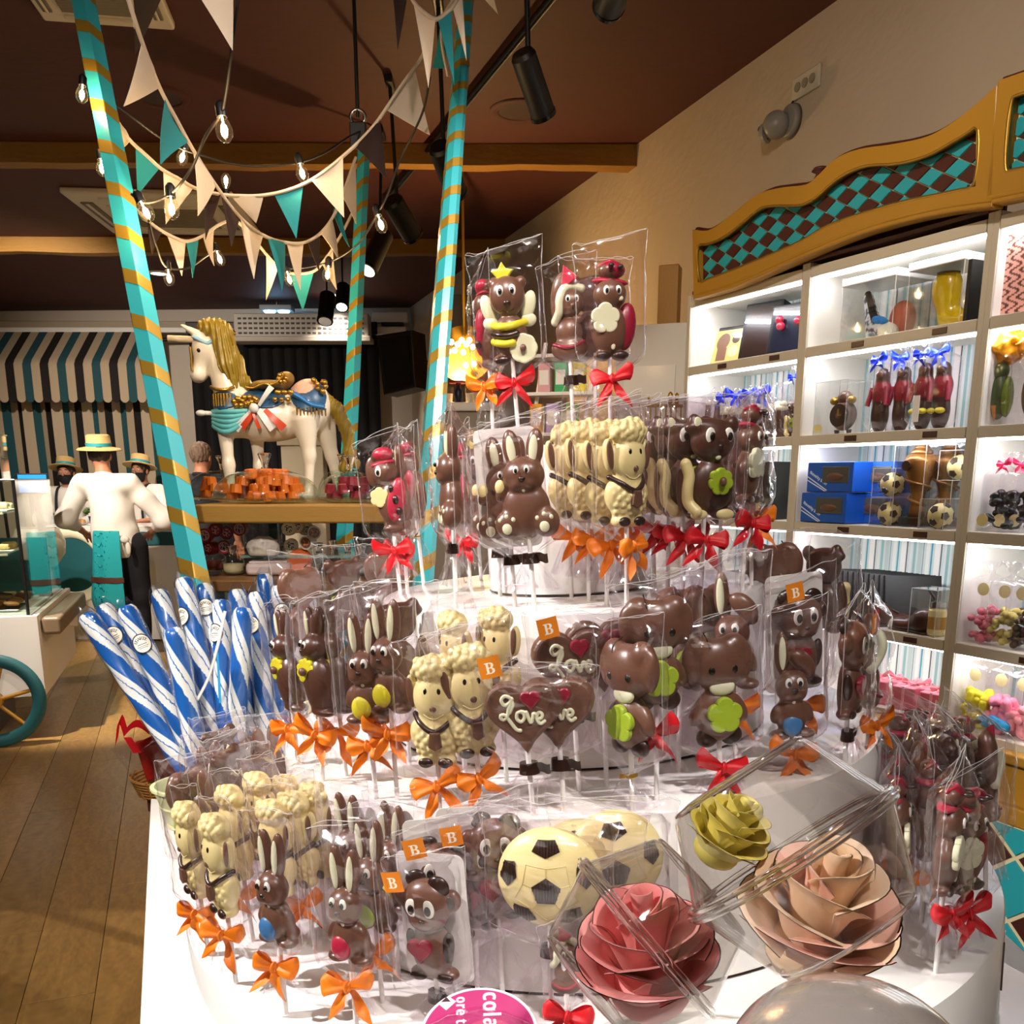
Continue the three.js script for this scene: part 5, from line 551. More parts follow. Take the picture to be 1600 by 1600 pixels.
  part(t, 'collar', tube([[380, 640], [430, 660], [500, 662], [560, 640]].map(([x, y], i) => V(...q(x, y), .05 + .012 * Math.sin(i))), .005, 20, 6), goldS); part(t, 'blue_edging', tube([[990, 680], [1060, 720], [1140, 770], [1240, 790]].map(([x, y]) => V(...q(x, y), .071)), .008, 24, 8), phys(0x176aa8, .35));
  part(t, 'bridle', tube([[235, 345], [238, 410], [236, 490], [240, 520]].map(([x, y]) => V(...q(x, y), .03)), .0035, 16, 6), goldS); part(t, 'brow_band', tube([[262, 270], [320, 300], [370, 320], [410, 300]].map(([x, y]) => V(...q(x, y), .034)), .006, 16, 6), phys(0x8fb8cf, .4)); part(t, 'eye', ball(.006, .006, .004, ...q(300, 370), .033, 10), M.pupil);
  part(t, 'handle_bar', bar(V(...q(330, 285), .0), V(...q(55, 276), .0), .0095, .0095, 14), phys(0xd9c9ac, .4)); part(t, 'chest_knob', mg([bar(V(...q(380, 830), .03), V(...q(300, 832), .04), .006, .007, 10), ball(.016, .009, .012, ...q(290, 832), .042, 12)]), whiteS);
}
// glass domes with jellies
function cloche(px, py, d, R, hgt, label, jelly, jl, group, n) {
  const c = U(px, py, d); c.y = SHY + .001; const t = thing('glass_dome', label, 'glass dome', c);
  const pr = []; for (let i = 0; i <= 16; i++) { const a = i / 16 * Math.PI / 2; pr.push([R * Math.pow(Math.cos(a), .8) + .0005, .012 + hgt * Math.sin(a)]); } part(t, 'dome', lathe(pr, 40), M.glass);
  part(t, 'dome_rim', new THREE.TorusGeometry(R, .0028, 8, 48).rotateX(Math.PI / 2).translate(0, .012, 0), M.glass); part(t, 'knob', lathe([[.001, hgt + .012], [.012, hgt + .013], [.008, hgt + .02], [.012, hgt + .035], [.019, hgt + .052], [.016, hgt + .055], [.001, hgt + .054]], 20), phys(0xffffff, .03, { transmission: 1, thickness: .02, ior: 1.5 }));
  part(t, 'plate', lathe([[.001, 0], [R * .8, 0], [R * 1.05, .008], [R * 1.06, .011], [R * .8, .004], [.001, .004]], 48), M.glass); const dots = []; for (let i = 0; i < 40; i++) dots.push(ball(.003, .003, .003, Math.cos(i / 40 * TAU) * R * 1.04, .009, Math.sin(i / 40 * TAU) * R * 1.04, 6)); part(t, 'plate_beads', mg(dots), M.clear);
  const g = toCreasedNormals(mg([cyl(.0155, .014, .02, 10), cyl(.0125, .0125, .003, 10, 0, .02, 0)]), .5); let proto;
  for (let i = 0; i < n; i++) { const lay = Math.floor(i / n * (n > 30 ? 4 : 3)), k = R * [.74, .68, .56, .4][lay], a = i * 2.4, r = k * Math.sqrt(((i * 7) % n + .5) / n), m = shade(new THREE.Mesh(g, jelly)); m.name = numbered('jelly_sweet'); m.position.set(c.x + Math.cos(a) * r, SHY + .006 + lay * .0195, c.z + Math.sin(a) * r); m.rotation.set(rr(-.2, .2), rr(0, 6), rr(-.2, .2)); scene.add(m); tag(m, jl, 'sweet', group); }
}
M.jelly = phys(0xee7a12, .45, { transmission: .25, thickness: 0, emissive: 0x000000 });
cloche(417, 780, 2.56, .142, .075, 'big glass dome with a knob over a pile of orange jellies, the front one', M.jelly, 'orange jelly sweet piled under the front glass dome', 'orange jellies under the front dome', 84);
cloche(350, 765, 2.82, .11, .075, 'glass dome behind the front one at left, with orange jellies', M.jelly, 'orange jelly sweet under the left rear glass dome', 'orange jellies under the left rear dome', 18);
cloche(548, 775, 2.58, .085, .07, 'glass dome with green and red jellies at the right end of the shelf', phys(0xa3223c, .45, { transmission: .2, thickness: 0 }), 'red jelly sweet under the right glass dome', 'red jellies under the right dome', 16);
cloche(538, 762, 2.86, .08, .08, 'glass dome with mint green jellies behind the right end of the shelf', phys(0x77c7a6, .45, { transmission: .2, thickness: 0 }), 'mint green jelly sweet under the far right dome', 'green jellies under the far right dome', 14);
// rock sweets, jars and packets on the boards below
{
  const face = (c1, c2, c3) => tex(64, 64, (u, v) => { const r = Math.hypot(u - .5, v - .5) * 2, n = noise(u * 9, v * 9, c1[0] * 9); return r > .8 ? c1 : r > .62 ? c2 : n > .05 ? c3 : c2; });
  const kinds = [[[.5, .08, .14], [.75, .6, .6], [.25, .12, .3]], [[.42, .07, .12], [.6, .1, .18], [.8, .7, .7]], [[.85, .78, .62], [.9, .86, .75], [.25, .2, .18]], [[.8, .75, .68], [.4, .3, .28], [.85, .5, .2]]].map(k => [std(new THREE.Color().setRGB(...k[0], THREE.SRGBColorSpace), .3), std(0xffffff, .3, { map: face(...k) })]);
  const gs = mv(cyl(.0185, .0185, .03, 26), 0, 0, -.015, Math.PI / 2), gf = new THREE.CircleGeometry(.0178, 24).translate(0, 0, .0155);
  [[322, 836, 0], [338, 828, 1], [354, 832, 1], [376, 826, 0], [330, 856, 1], [351, 854, 0], [452, 826, 2], [466, 822, 2], [455, 852, 2], [482, 848, 3], [490, 832, 3], [478, 826, 2]].forEach(([x, y, k], i) => { const p = U(x, y, 2.52 + .02 * (i % 3)), t = thing('rock_sweet', ['maroon', 'crimson', 'cream', 'cream and orange'][k] + ' round rock sweet, ' + backWords[i] + ' from the left under the shelf board', 'sweet', p, rr(-.3, .3), 'round rock sweets under the shelf board'); part(t, 'roll', gs, kinds[k][0]); part(t, 'picture_face', gf, kinds[k][1]); });
  const gy = U(430, 868, 2.55).y + .004, bag = thing('sweet_bag', 'clear bag of white sweets lying on the glass shelf under the board', 'sweet bag', [U(412, 868, 2.5).x, gy + .0004, -2.5]); part(bag, 'sweets', surfaceNet((x, y, z) => Math.max(dEll(x, y, z, [0, .02, 0, .045, .032, .03]) + .004 * noise(x * 80, y * 80, z * 80), -y), [-.06, -.004, -.04], [.06, .06, .04], .005), phys(0xd8d4c8, .5)); const wr = clearBag(bag, .1, .075, .07, 1); wr.position.y = .001;
  const lw = LOWY + .0005, put = (n, l, c, x, d, g) => thing(n, l, c, [U(x, 900, d).x, lw, -d], 0, g);
  const jar = lathe([[.001, 0], [.026, 0], [.03, .01], [.03, .038], [.018, .048], [.013, .05]], 20), stop = lathe([[.001, .049], [.01, .049], [.007, .056], [.013, .075], [.011, .078], [.001, .077]], 14);
  [[338, 2.62, 'red'], [366, 2.52, 'cream'], [398, 2.7, 'pale'], [500, 2.62, 'brown'], [522, 2.75, 'white'], [545, 2.6, 'clear'], [566, 2.5, 'small'], [430, 2.78, 'amber']].forEach(([x, d, w], i) => { const t = put('glass_jar', 'little stoppered glass jar with ' + ({ red: 'red', cream: 'cream', pale: 'pale', brown: 'brown', white: 'white', clear: 'blue', small: 'dark', amber: 'amber' })[w] + ' filling on the lower board', 'jar', x, d, 'stoppered jars on the lower board'); part(t, 'glass', jar, M.glass); part(t, 'stopper', stop, phys(0xffffff, .03, { transmission: 1, thickness: .02 })); part(t, 'filling', lathe([[.001, .002], [.025, .002], [.027, .012], [.027, .028], [.001, .03]], 16), phys(({ red: 0x8d3030, cream: 0xd9c49a, pale: 0xcfa79f, brown: 0x6a3f1f, white: 0xe0d9cf, clear: 0x24476f, small: 0x2a2420, amber: 0xa8752f })[w], .5)); });
  const b = put('white_packet', 'white wrapped packet lying on the lower board', 'packet', 422, 2.5); b.rotation.y = .1; part(b, 'packet', box(.12, .034, .06, .012, 0, .0175, 0), std(0xd9c9c6, .45)); part(b, 'fold', box(.1, .004, .05, .002, 0, .036, 0), std(0xe6dad8, .4));
  const o = put('orange_slice', 'orange candied slice beside the white packet', 'sweet', 470, 2.52); part(o, 'slice', mv(cyl(.032, .032, .012, 24), 0, .03, 0, 1.2, 0, .3), phys(0xc95a0e, .35)); part(o, 'peel', mv(new THREE.TorusGeometry(.032, .0045, 8, 28), 0, .035, .005, -.37, 0, .3), phys(0xb04c08, .4));
  const p2 = put('brown_tray', 'small brown tray of sweets behind the orange slice', 'tray', 500, 2.72); part(p2, 'tray', box(.16, .012, .1, .004, 0, .006, 0), M.mid); part(p2, 'sweet', mg([0, 1, 2, 3, 4].map(i => ball(.014, .01, .014, -.05 + i * .026, .02, .01 * Math.sin(i * 2), 10))), phys(0x7d4a2a, .4));
}

// ---------- pennants and the string of bulbs ----------
M.clothCream = std(0xd9c8b4, .85, { bumpMap: clothBump, bumpScale: .0008 }); M.clothTeal = std(0x17818d, .85, { bumpMap: clothBump, bumpScale: .0008 }); M.clothBrown = std(0x2c1712, .85, { bumpMap: clothBump, bumpScale: .0008 });
function pennant(a, b, c, bulge) {   // base a-b, tip c: a little cloth wedge, 2 mm thick, slightly curled
  const n = b.clone().sub(a).cross(c.clone().sub(a)).normalize(), N = 8, pos = [], idx = [], mid = a.clone().add(b).multiplyScalar(.5), row = [];
  for (const s of [1, -1]) for (let i = 0; i <= N; i++) { const v = i / N; for (let j = 0; j <= 4; j++) { const u = j / 4, p = a.clone().lerp(b, u).lerp(c, v).addScaledVector(n, s * .001 + bulge * Math.sin(u * Math.PI) * (1 - v) + bulge * .8 * Math.sin(v * 2.6)); pos.push(p.x, p.y, p.z); } }
  const at = (s, i, j) => (s ? (N + 1) * 5 : 0) + i * 5 + j; for (let i = 0; i < N; i++) for (let j = 0; j < 4; j++) { idx.push(at(0, i, j), at(0, i, j + 1), at(0, i + 1, j), at(0, i, j + 1), at(0, i + 1, j + 1), at(0, i + 1, j)); idx.push(at(1, i, j), at(1, i + 1, j), at(1, i, j + 1), at(1, i, j + 1), at(1, i + 1, j), at(1, i + 1, j + 1)); }
  for (let i = 0; i < N; i++) for (const j of [0, 4]) idx.push(at(0, i, j), at(0, i + 1, j), at(1, i, j), at(1, i, j), at(0, i + 1, j), at(1, i + 1, j)); for (let j = 0; j < 4; j++) idx.push(at(0, 0, j), at(1, 0, j), at(0, 0, j + 1), at(0, 0, j + 1), at(1, 0, j), at(1, 0, j + 1));
  const g = new THREE.BufferGeometry(); g.setAttribute('position', new THREE.Float32BufferAttribute(pos, 3)); const uv = []; for (let i = 0; i < pos.length; i += 3) uv.push(pos[i] * 2, pos[i + 1] * 2); g.setAttribute('uv', new THREE.Float32BufferAttribute(uv, 2)); g.setIndex(idx); g.computeVertexNormals(); return toCreasedNormals(g, .9);
}
function bunting(label, tape, flags, dep, group) {
  const t = thing('pennant_string', label, 'bunting'), P = (p, o = 0) => U(p[0], p[1], dep(p[0], p[1]) + o);
  part(t, 'tape', (() => { const cv = new THREE.CatmullRomCurve3(tape.map(p => P(p))), N = tape.length * 8, pts = cv.getPoints(N); const g = new THREE.TubeGeometry(cv, N, .005, 6); g.computeVertexNormals(); return g; })(), M.clothCream);
  flags.forEach(([col, a, b, c], i) => { const o = .004 * ((i % 3) - 1); part(t, 'pennant', pennant(P(a, o), P(b, o), P(c, .03 + .02 * Math.sin(i * 2)), .008 * Math.sin(i * 2.3 + 1)), M['cloth' + col], ({ Cream: 'cream', Teal: 'teal', Brown: 'dark brown' })[col] + ' cloth pennant'); });
}
const C = 'Cream', T = 'Teal', B = 'Brown';
bunting('front string of cream, teal and dark pennants sagging lowest from the top left corner', [[186, -46], [205, 14], [222, 66], [250, 138], [275, 185], [303, 236], [337, 289], [374, 338], [410, 367], [447, 379], [475, 379], [500, 365], [521, 338], [536, 302], [556, 246]],
  [[C, [188, -40], [208, 0], [209, 46]], [B, [208, -28], [268, -40], [211, 85]], [C, [222, 66], [249, 137], [192, 166]], [T, [258, 156], [293, 222], [253, 257]], [C, [303, 240], [337, 290], [308, 337]], [B, [346, 304], [375, 338], [361, 386]], [C, [376, 341], [411, 367], [398, 436]], [T, [418, 372], [445, 379], [439, 456]], [C, [448, 379], [474, 379], [470, 454]], [B, [481, 378], [500, 366], [499, 424]], [C, [501, 364], [519, 343], [527, 405]], [T, [521, 334], [530, 318], [547, 386]], [C, [535, 306], [555, 250], [556, 350]]], x => 2.2 + Math.max(0, (x - 200)) / 360 * 1.2);
bunting('rear string of pennants from the left pole up to the front right pole', [[180, 184], [203, 219], [230, 244], [251, 263], [280, 280], [305, 294], [340, 303], [378, 306], [412, 305], [450, 297], [487, 281], [535, 245], [582, 199], [625, 137], [657, 92], [668, 70]],
  [[C, [184, 190], [203, 219], [191, 232]], [T, [212, 229], [250, 262], [215, 305]], [C, [255, 265], [303, 293], [259, 351]], [B, [318, 299], [345, 304], [321, 376]], [C, [360, 305], [412, 305], [400, 348]], [T, [428, 303], [474, 287], [463, 373]], [C, [487, 282], [536, 246], [538, 340]], [B, [555, 229], [593, 186], [602, 278]], [C, [603, 171], [648, 106], [672, 211]]], x => 2.62 + (x - 180) / 480 * .25);
bunting('lower back string of pennants hanging below the ceiling air conditioner', [[204, 318], [231, 345], [258, 364], [291, 377], [316, 369], [345, 350], [368, 345], [395, 372], [420, 402], [438, 420], [452, 427], [490, 424], [506, 408], [530, 372], [552, 330]],
  [[B, [231, 346], [254, 361], [238, 399]], [C, [260, 365], [290, 377], [284, 431]], [T, [291, 378], [310, 372], [300, 434]], [C, [317, 369], [334, 357], [336, 416]], [C, [416, 398], [435, 416], [415, 469]], [T, [452, 428], [490, 425], [473, 486]], [C, [503, 411], [520, 388], [527, 453]]], x => 2.75 + (x - 200) / 350 * .75);
bunting('short string of pennants beside the thin top of the front right pole', [[636, -24], [646, 2], [663, 20], [681, 30], [700, 18], [712, 4], [724, -14], [736, -30]], [[C, [646, 4], [680, 31], [669, 137]], [T, [684, 30], [705, 17], [710, 133]], [C, [707, 10], [722, -12], [729, 96]], [B, [612, -30], [640, -26], [621, 78]]], x => 2.55);
bunting('string of pennants in the upper right corner of the frame, behind the thin pole top', [[700, 120], [690, 60], [694, 24], [718, -12], [742, -20], [770, -26]], [[T, [690, 24], [697, 106], [675, 106]], [C, [742, -18], [766, -24], [778, 22]]], x => 3.05);
bunting('near string with one large cream pennant at the top edge', [[296, -24], [330, -34], [366, -30]], [[C, [300, -24], [364, -30], [363, 79]]], x => 1.9);
const GL = phys(0xfff6e6, .03, { transmission: 1, thickness: 0, ior: 1.5 }), GLOW = glow(0xffe6c4, 40), CORD = std(0x14100f, .6);
let bulbN = 0;
function bulb(x, y, d, s, ax, ay, label) {   // x, y: centre of the glass; ax, ay: direction in which it hangs
  const p = U(x, y, d), t = thing('light_bulb', label, 'light bulb', p, 0, 'bulbs on the string of lights'), q = new THREE.Quaternion().setFromUnitVectors(V(0, -1, 0), V(ax, ay, .15).normalize()); t.quaternion.copy(q);
  part(t, 'glass', lathe([[.0005, -.026], [.009, -.024], [.0165, -.014], [.018, -.003], [.015, .009], [.009, .021], [.0085, .026]], 20).scale(s, s, s), GL);
  part(t, 'socket', lathe([[.0085, .024], [.0115, .024], [.0115, .048], [.006, .056], [.0005, .056]], 14).scale(s, s, s), M.black);
  part(t, 'filament', mg([ball(.0075, .014, .0075, 0, -.002, 0, 10), cyl(.002, .002, .02, 6, 0, .008, 0)]).scale(s, s, s), GLOW);
  const l = new THREE.PointLight(0xffd9a0, .11, 0, 2); l.position.copy(p); l.castShadow = true; l.shadow.radius = .3; scene.add(l);
}
[[350, 202, 2.1, 1, .15, -1, 'largest glowing bulb hanging alone near the big cream pennant'], [128, 147, 2.45, .8, -.1, -1, 'glowing bulb left of the left striped pole'], [285, 245, 2.7, .85, -.3, -1, 'glowing bulb just under the teal pennant of the front string'], [228, 331, 2.35, .95, .5, -1, 'glowing bulb right of the left pole in front of the air conditioner'], [268, 325, 2.35, 1, .05, -1, 'glowing bulb in front of the cream pennant and the air conditioner'], [353, 283, 3.2, .9, .1, 1, 'bulb against the ochre beam that throws a yellow glow'], [472, 270, 2.75, .95, .25, -1, 'glowing bulb in front of the beam beside the cream pennant'], [343, 404, 3.1, .9, .35, -1, 'glowing bulb under the lower beam between cream pennants'], [264, 434, 2.9, .9, .1, -1, 'glowing bulb beside the lit ceiling light near the left pole'], [452, 436, 3.2, .9, .3, -1, 'glowing bulb behind the lowest cream pennant'], [512, 428, 3.3, 1, -.1, -1, 'glowing bulb hanging near the rear pole'], [595, 350, 3.0, 1.05, .3, -1, 'glowing bulb in front of the black spotlight with open back'], [159, 262, 2.5, .8, .1, -1, 'bulb half hidden behind the left striped pole']].forEach(b => bulb(...b));
function cable(label, pts) { const t = thing('light_cable', label, 'cable'); part(t, 'cord', tube(pts.map(p => U(...p)), .0032, pts.length * 8, 6), CORD); }
cable('dark cable of bulb string falling from the top edge to the largest bulb and on', [[376, -30, 1.95], [363, 70, 2.0], [352, 150, 2.08], [346, 176, 2.1], [322, 212, 2.15], [300, 262, 2.25], [280, 290, 2.3], [267, 302, 2.35], [245, 314, 2.36], [222, 316, 2.36], [205, 303, 2.36]]);
cable('dark cable looping across the upper beam from the left pole to the black bracket', [[180, 164, 2.55], [210, 186, 2.6], [250, 215, 2.68], [288, 234, 2.7], [320, 244, 2.72], [352, 254, 2.75], [400, 260, 2.78], [440, 258, 2.78], [468, 254, 2.76], [505, 240, 2.85], [545, 214, 3.0], [562, 206, 3.1]]);
cable('dark cable from the right pennant down to the bulb by the spotlight', [[672, 120, 2.75], [662, 170, 2.8], [645, 210, 2.85], [625, 250, 2.92], [605, 305, 2.98], [592, 330, 3.0], [560, 380, 3.15], [518, 408, 3.3], [480, 418, 3.28], [450, 420, 3.2]]);
cable('dark cable of the bulb string along the lower beam', [[232, 345, 2.6], [244, 385, 2.75], [262, 418, 2.9], [290, 420, 2.95], [320, 402, 3.05], [338, 388, 3.1]]);
{ const p = U(560, 212, 3.12), t = thing('pole_bracket', 'black bracket where the cable meets the pennant string near the rear pole top', 'bracket', p); part(t, 'plate', box(.05, .07, .03, .004), M.black); part(t, 'clamp', mv(new THREE.TorusGeometry(.022, .006, 8, 18), 0, .05, 0), M.steel); part(t, 'rod', cyl(.006, .006, 3.15 - p.y - .05, 8, 0, .05, 0), M.black); }

// ---------- back of the shop ----------
const WB = d => -10.17 + 0 * d;
{
  const zt = -9.86, zf = -9.42, X = (px, d) => U(px, 600, d).x, yT = U(100, 516, 9.86).y, yM = U(100, 566, 9.45).y, yB = U(100, 622, 9.42).y, colr = [std(0xb7a488, .85), std(0x17100f, .85), std(0xb7a488, .85), std(0x1d4a52, .85)];
  const t = thing('striped_awning', 'awning of cream, dark brown and teal stripes with scalloped edge on the back wall', 'awning', [0, 0, 0]);
  const w = (X(24.3, 9.42) - X(10.8, 9.42));
  for (let i = -8; i < 17; i++) { const x0 = X(10.8, 9.42) + i * w; if (x0 > X(224, 9.42)) break; const g = strip(14, s => { let y, z; if (s < .62) { const k = s / .62; y = yT + (yM - yT) * k; z = zt + (zf - zt) * k; } else { const k = (s - .62) / .38; y = yM + (yB - yM) * k; z = zf; } return [[x0, y, z], [x0 + w, y, z]]; }); const sc = new THREE.CircleGeometry(w / 2, 12, Math.PI, Math.PI).translate(x0 + w / 2, yB, zf); const all = mg([g, sc]); const back = all.clone().translate(0, 0, -.004); part(t, 'awning_stripe', mg([all, back]), new THREE.MeshStandardMaterial({ color: colr[((i + 9) % 4 + 4) % 4].color, roughness: .85, side: THREE.DoubleSide })); }
  part(t, 'awning_rail', box(3.4, .05, .05, .006, X(110, 9.86), yT, zt), M.whiteMatte);
  const c = thing('striped_curtain', 'long striped curtain in cream, dark and teal hanging under the awning', 'curtain', [0, 0, 0]); let x = X(-60, 9.75); let i = 0;
  while (x < X(232, 9.75)) { const ww = [.085, .06, .075, .065][i % 4] * (.8 + .4 * Math.abs(Math.sin(i * 2.2))), x0 = x, k = i; const f = s => { const y = yB + .12 - s * (yB + .1), sw = .12 * s * s * .5; return [[x0 + sw, y, -9.78 + .03 * Math.sin(k * 1.7 + s)], [x0 + ww + sw, y, -9.78 + .03 * Math.sin((k + 1) * 1.7 + s)]]; }; const g = strip(12, f); part(c, 'curtain_stripe', mg([g, g.clone().translate(0, 0, -.004)]), new THREE.MeshStandardMaterial({ color: [0xc2b094, 0x1d5058, 0xb9a78b, 0x17100f][i % 4], roughness: .9, side: THREE.DoubleSide })); x += ww; i++; }
  struct('trim_1', box(7.0, .1, .12, .01, -4.3, U(100, 506, 9.9).y - .0, -10.1), std(0xb5a68c, .7));
  // dark opening with heavy black curtains
  const b = thing('black_curtain', 'wide black curtain closing the doorway behind the horse', 'curtain', [0, 0, 0]), xa = X(297, 9.8), xb = X(592, 9.8), yt = U(400, 518, 9.8).y; for (let k = 0; k < 16; k++) { const x0 = xa + (xb - xa) * k / 16, x1 = xa + (xb - xa) * (k + 1) / 16; const g = strip(14, s => { const z = -9.86 + .05 * Math.sin(s * Math.PI); const xx = x0 + (x1 - x0) * s; return [[xx, .02, z], [xx, yt, z]]; }); part(b, 'curtain_fold', mg([g, g.clone().translate(0, 0, -.006)]), new THREE.MeshStandardMaterial({ color: 0x07070a, roughness: .9, side: THREE.DoubleSide })); }
  part(b, 'pelmet', box(xb - xa, .12, .08, .01, (xa + xb) / 2, yt + .03, -9.82), M.black);
  const cl = thing('door_pillar', 'pale pillar in the dark doorway between the horse legs', 'pillar', [X(470, 9.5), 0, -9.5]); part(cl, 'shaft', box(.42, 1.72, .2, .01, 0, .9, 0), std(0xb3a58a, .8)); part(cl, 'capital', box(.48, .08, .26, .01, 0, 1.79, 0), std(0xa39478, .8)); part(cl, 'base', box(.48, .1, .26, .01, 0, .05, 0), std(0x93866c, .8));
  const ac = thing('wall_heater', 'long pale wall unit with rows of slots above the doorway behind the horse', 'wall unit', [X(478, 9.6), U(478, 512, 9.6).y, -9.6]); part(ac, 'casing', box(1.32, .24, .2, .012), std(0xbdb6ab, .5)); part(ac, 'lip', box(1.36, .05, .24, .008, 0, -.12, .01), std(0xb0a79a, .5)); const sl = []; for (let r = 0; r < 4; r++) for (let k = 0; k < 24; k++) sl.push(box(.034, .018, .006, 0, -.6 + k * .052, .07 - r * .045, .101)); part(ac, 'slot', mg(sl), std(0x4c4a4a, .7)); part(ac, 'mount', box(1.1, .1, .3, .004, 0, .02, -.22), M.whiteMatte);
  const pp = thing('wall_conduit', 'two dark conduit pipes crossing the back wall left of the horse head', 'pipe', [0, 0, 0]); for (const y of [516, 531]) part(pp, 'pipe', bar(U(236, y, 9.95), U(302, y - 1, 9.95), .02, .02, 8), M.black);
  const p2 = thing('wall_pipe_box', 'pale pipe covers on the back wall right of the rear pole', 'pipe cover', [X(612, 9.8), U(612, 505, 9.8).y, -9.85]); part(p2, 'cover', box(.36, .1, .1, .01, 0, .06, 0), M.whiteMatte); part(p2, 'cover', box(.32, .08, .1, .01, 0, -.07, 0), M.whiteMatte); part(p2, 'gap', box(.22, .03, .102, .002, .02, -.005, 0), M.black);
  const sp = thing('loudspeaker', 'black loudspeaker hanging high between the rear pole and the front right pole', 'loudspeaker', U(629, 571, 6.6), -.35); part(sp, 'cabinet', extrude(shapeOf([[-.13, .18], [.12, .2], [.14, -.15], [-.09, -.19]]), .2, .008).translate(0, 0, -.1), M.black); part(sp, 'grille', extrude(shapeOf([[-.11, .16], [.1, .175], [.12, -.135], [-.075, -.165]]), .004).translate(0, 0, .112), std(0x050507, .9)); part(sp, 'bracket', bar(V(.12, .02, -.05), V(.3, .02, -.3), .015, .015, 8), M.black);
}
// counters
{
  const c0 = onY(72, 1087, .25), c1 = onY(103, 1043, .25), s = c1.clone().sub(c0).setY(0).normalize(), turn = Math.atan2(-s.x, -s.z), dd = -c0.z, bed = U(70, 962, dd).y, top = U(38, 750, dd).y;
  const t = thing('pastry_cart', 'white pastry cart with glass case, wooden rail and big teal wheel at the left', 'cart', [c0.x, 0, c0.z], turn), W = 1.5, D = 1.35;
  part(t, 'front_panel', box(W, bed - .25, .03, .003, -W / 2, (bed + .25) / 2, -.015), M.whiteMatte); part(t, 'end_panel', box(.03, bed - .25, D, .003, -.015, (bed + .25) / 2, -D / 2 - .03), M.whiteMatte); part(t, 'bed', box(W - .04, .02, D, .002, -W / 2 - .02, bed - .012, -D / 2 - .03), M.whiteMatte); part(t, 'floor_box', box(.6, .25, .5, .004, -.6, .125, -.5), M.mid);
  part(t, 'wood_rail', box(.1, .1, D * .9, .02, .055, bed - .07, -D * .5), std(0x857258, .4)); part(t, 'rail_bracket', box(.05, .2, .05, .004, .02, bed - .14, -D * .9), M.whiteMatte);
  part(t, 'glass_front', box(W - .05, top - bed, .006, .001, -W / 2 - .03, (top + bed) / 2, -.05), M.pane); part(t, 'glass_end', box(.006, top - bed, D - .1, .001, -.05, (top + bed) / 2, -D / 2 - .03), M.pane); part(t, 'glass_top', box(W - .05, .008, D - .1, .001, -W / 2 - .03, top, -D / 2 - .03), M.pane);
  part(t, 'corner_post', bar(V(-.05, bed, -.05), V(-.05, top, -.05), .009, .009, 8), M.black); part(t, 'top_edge', bar(V(-W, top, -.048), V(-.045, top, -.048), .006, .006, 6), M.steel); part(t, 'end_edge', bar(V(-.048, top, -.05), V(-.048, top, -D + .05), .006, .006, 6), M.steel);
  const lv = [U(30, 862, dd + .3).y, U(30, 800, dd + .3).y]; lv.forEach(y => { const g = part(t, 'glass_board', box(W - .1, .008, .55, .001, -W / 2 - .08, y, -.4), M.pane); part(g, 'board_edge', box(W - .1, .012, .01, .001, -W / 2 - .08, y, -.125), std(0xd8cdb6, .3)); });
  for (const y of lv) part(t, 'shelf_knob', mv(cyl(.045, .045, .02, 6), -.3, y - .08, -.13, Math.PI / 2), M.black); part(t, 'teal_back', box(W - .1, .5, .01, .001, -W / 2, bed + .12, -.95), M.tealDark);
  const wh = part(t, 'wheel', new THREE.TorusGeometry(.222, .036, 12, 48).scale(1, 1, .7).translate(-.24, .26, .1), M.tealDark), sp = []; for (let k = 0; k < 6; k++) { const a = k * Math.PI / 3 + .25; part(wh, 'spoke', bar(V(-.24, .26, .1), V(-.24 + Math.cos(a) * .2, .26 + Math.sin(a) * .2, .1), .011, .011, 8), M.goldPaint); } part(wh, 'hub', mv(cyl(.045, .045, .07, 20), -.24, .26, .065, Math.PI / 2), M.goldPaint); part(t, 'axle', bar(V(-.24, .26, .07), V(-.24, .26, -.4), .02, .02, 10), M.black);
  const wpt = (x, y, z) => V(x, y, z).applyAxisAngle(V(0, 1, 0), turn).add(V(c0.x, 0, c0.z));
  const trays = [[bed + .002, -.35, 'tray of round brown cookies in the bottom of the case', 0x9a6a35], [bed + .002, -.75, 'tray of iced brown pastries behind the cookies', 0x6b4327], [lv[0] + .006, -.35, 'tray of golden layered pastries on the middle glass board', 0xe0c07a], [lv[1] + .006, -.35, 'tray of pale iced pastries on the top glass board', 0xe6d3ae]];
  trays.forEach(([y, z, l, col], i) => { const p = wpt(-.42, y, z), q = thing('pastry_tray', l, 'tray', p, turn); part(q, 'tray', box(.6, .012, .3, .005, 0, .006, 0), i ? M.whiteMatte : M.steel); for (let k = 0; k < 18; k++) { const m = part(q, 'pastry', i === 0 ? ball(.042, .014, .042, 0, 0, 0, 10) : box(.08, .03, .05, .012), std(new THREE.Color(col).offsetHSL(rr(-.015, .015), 0, rr(-.08, .06)), .55)); m.position.set(-.25 + (k % 6) * .1 + rr(-.015, .015), .026 + (i ? .004 : .012 * (k % 2)), -.1 + Math.floor(k / 6) * .095); m.rotation.set(rr(-.2, .2), rr(-.6, .6), rr(-.2, .2)); } });
  // jars on a little stepped stand on top of the case
  const st = thing('jar_stand', 'clear stepped stand of three tiers on top of the pastry case', 'stand', wpt(-.45, top + .005, -.42), turn); [0, .12, .24].forEach((y, k) => { part(st, 'tier', box(.62, .008, .1, .001, 0, y + .004, .1 - k * .1), M.pane); if (k) for (const x of [-.3, .3]) part(st, 'tier_leg', box(.006, y, .1, .001, x, y / 2, .1 - k * .1), M.pane); });
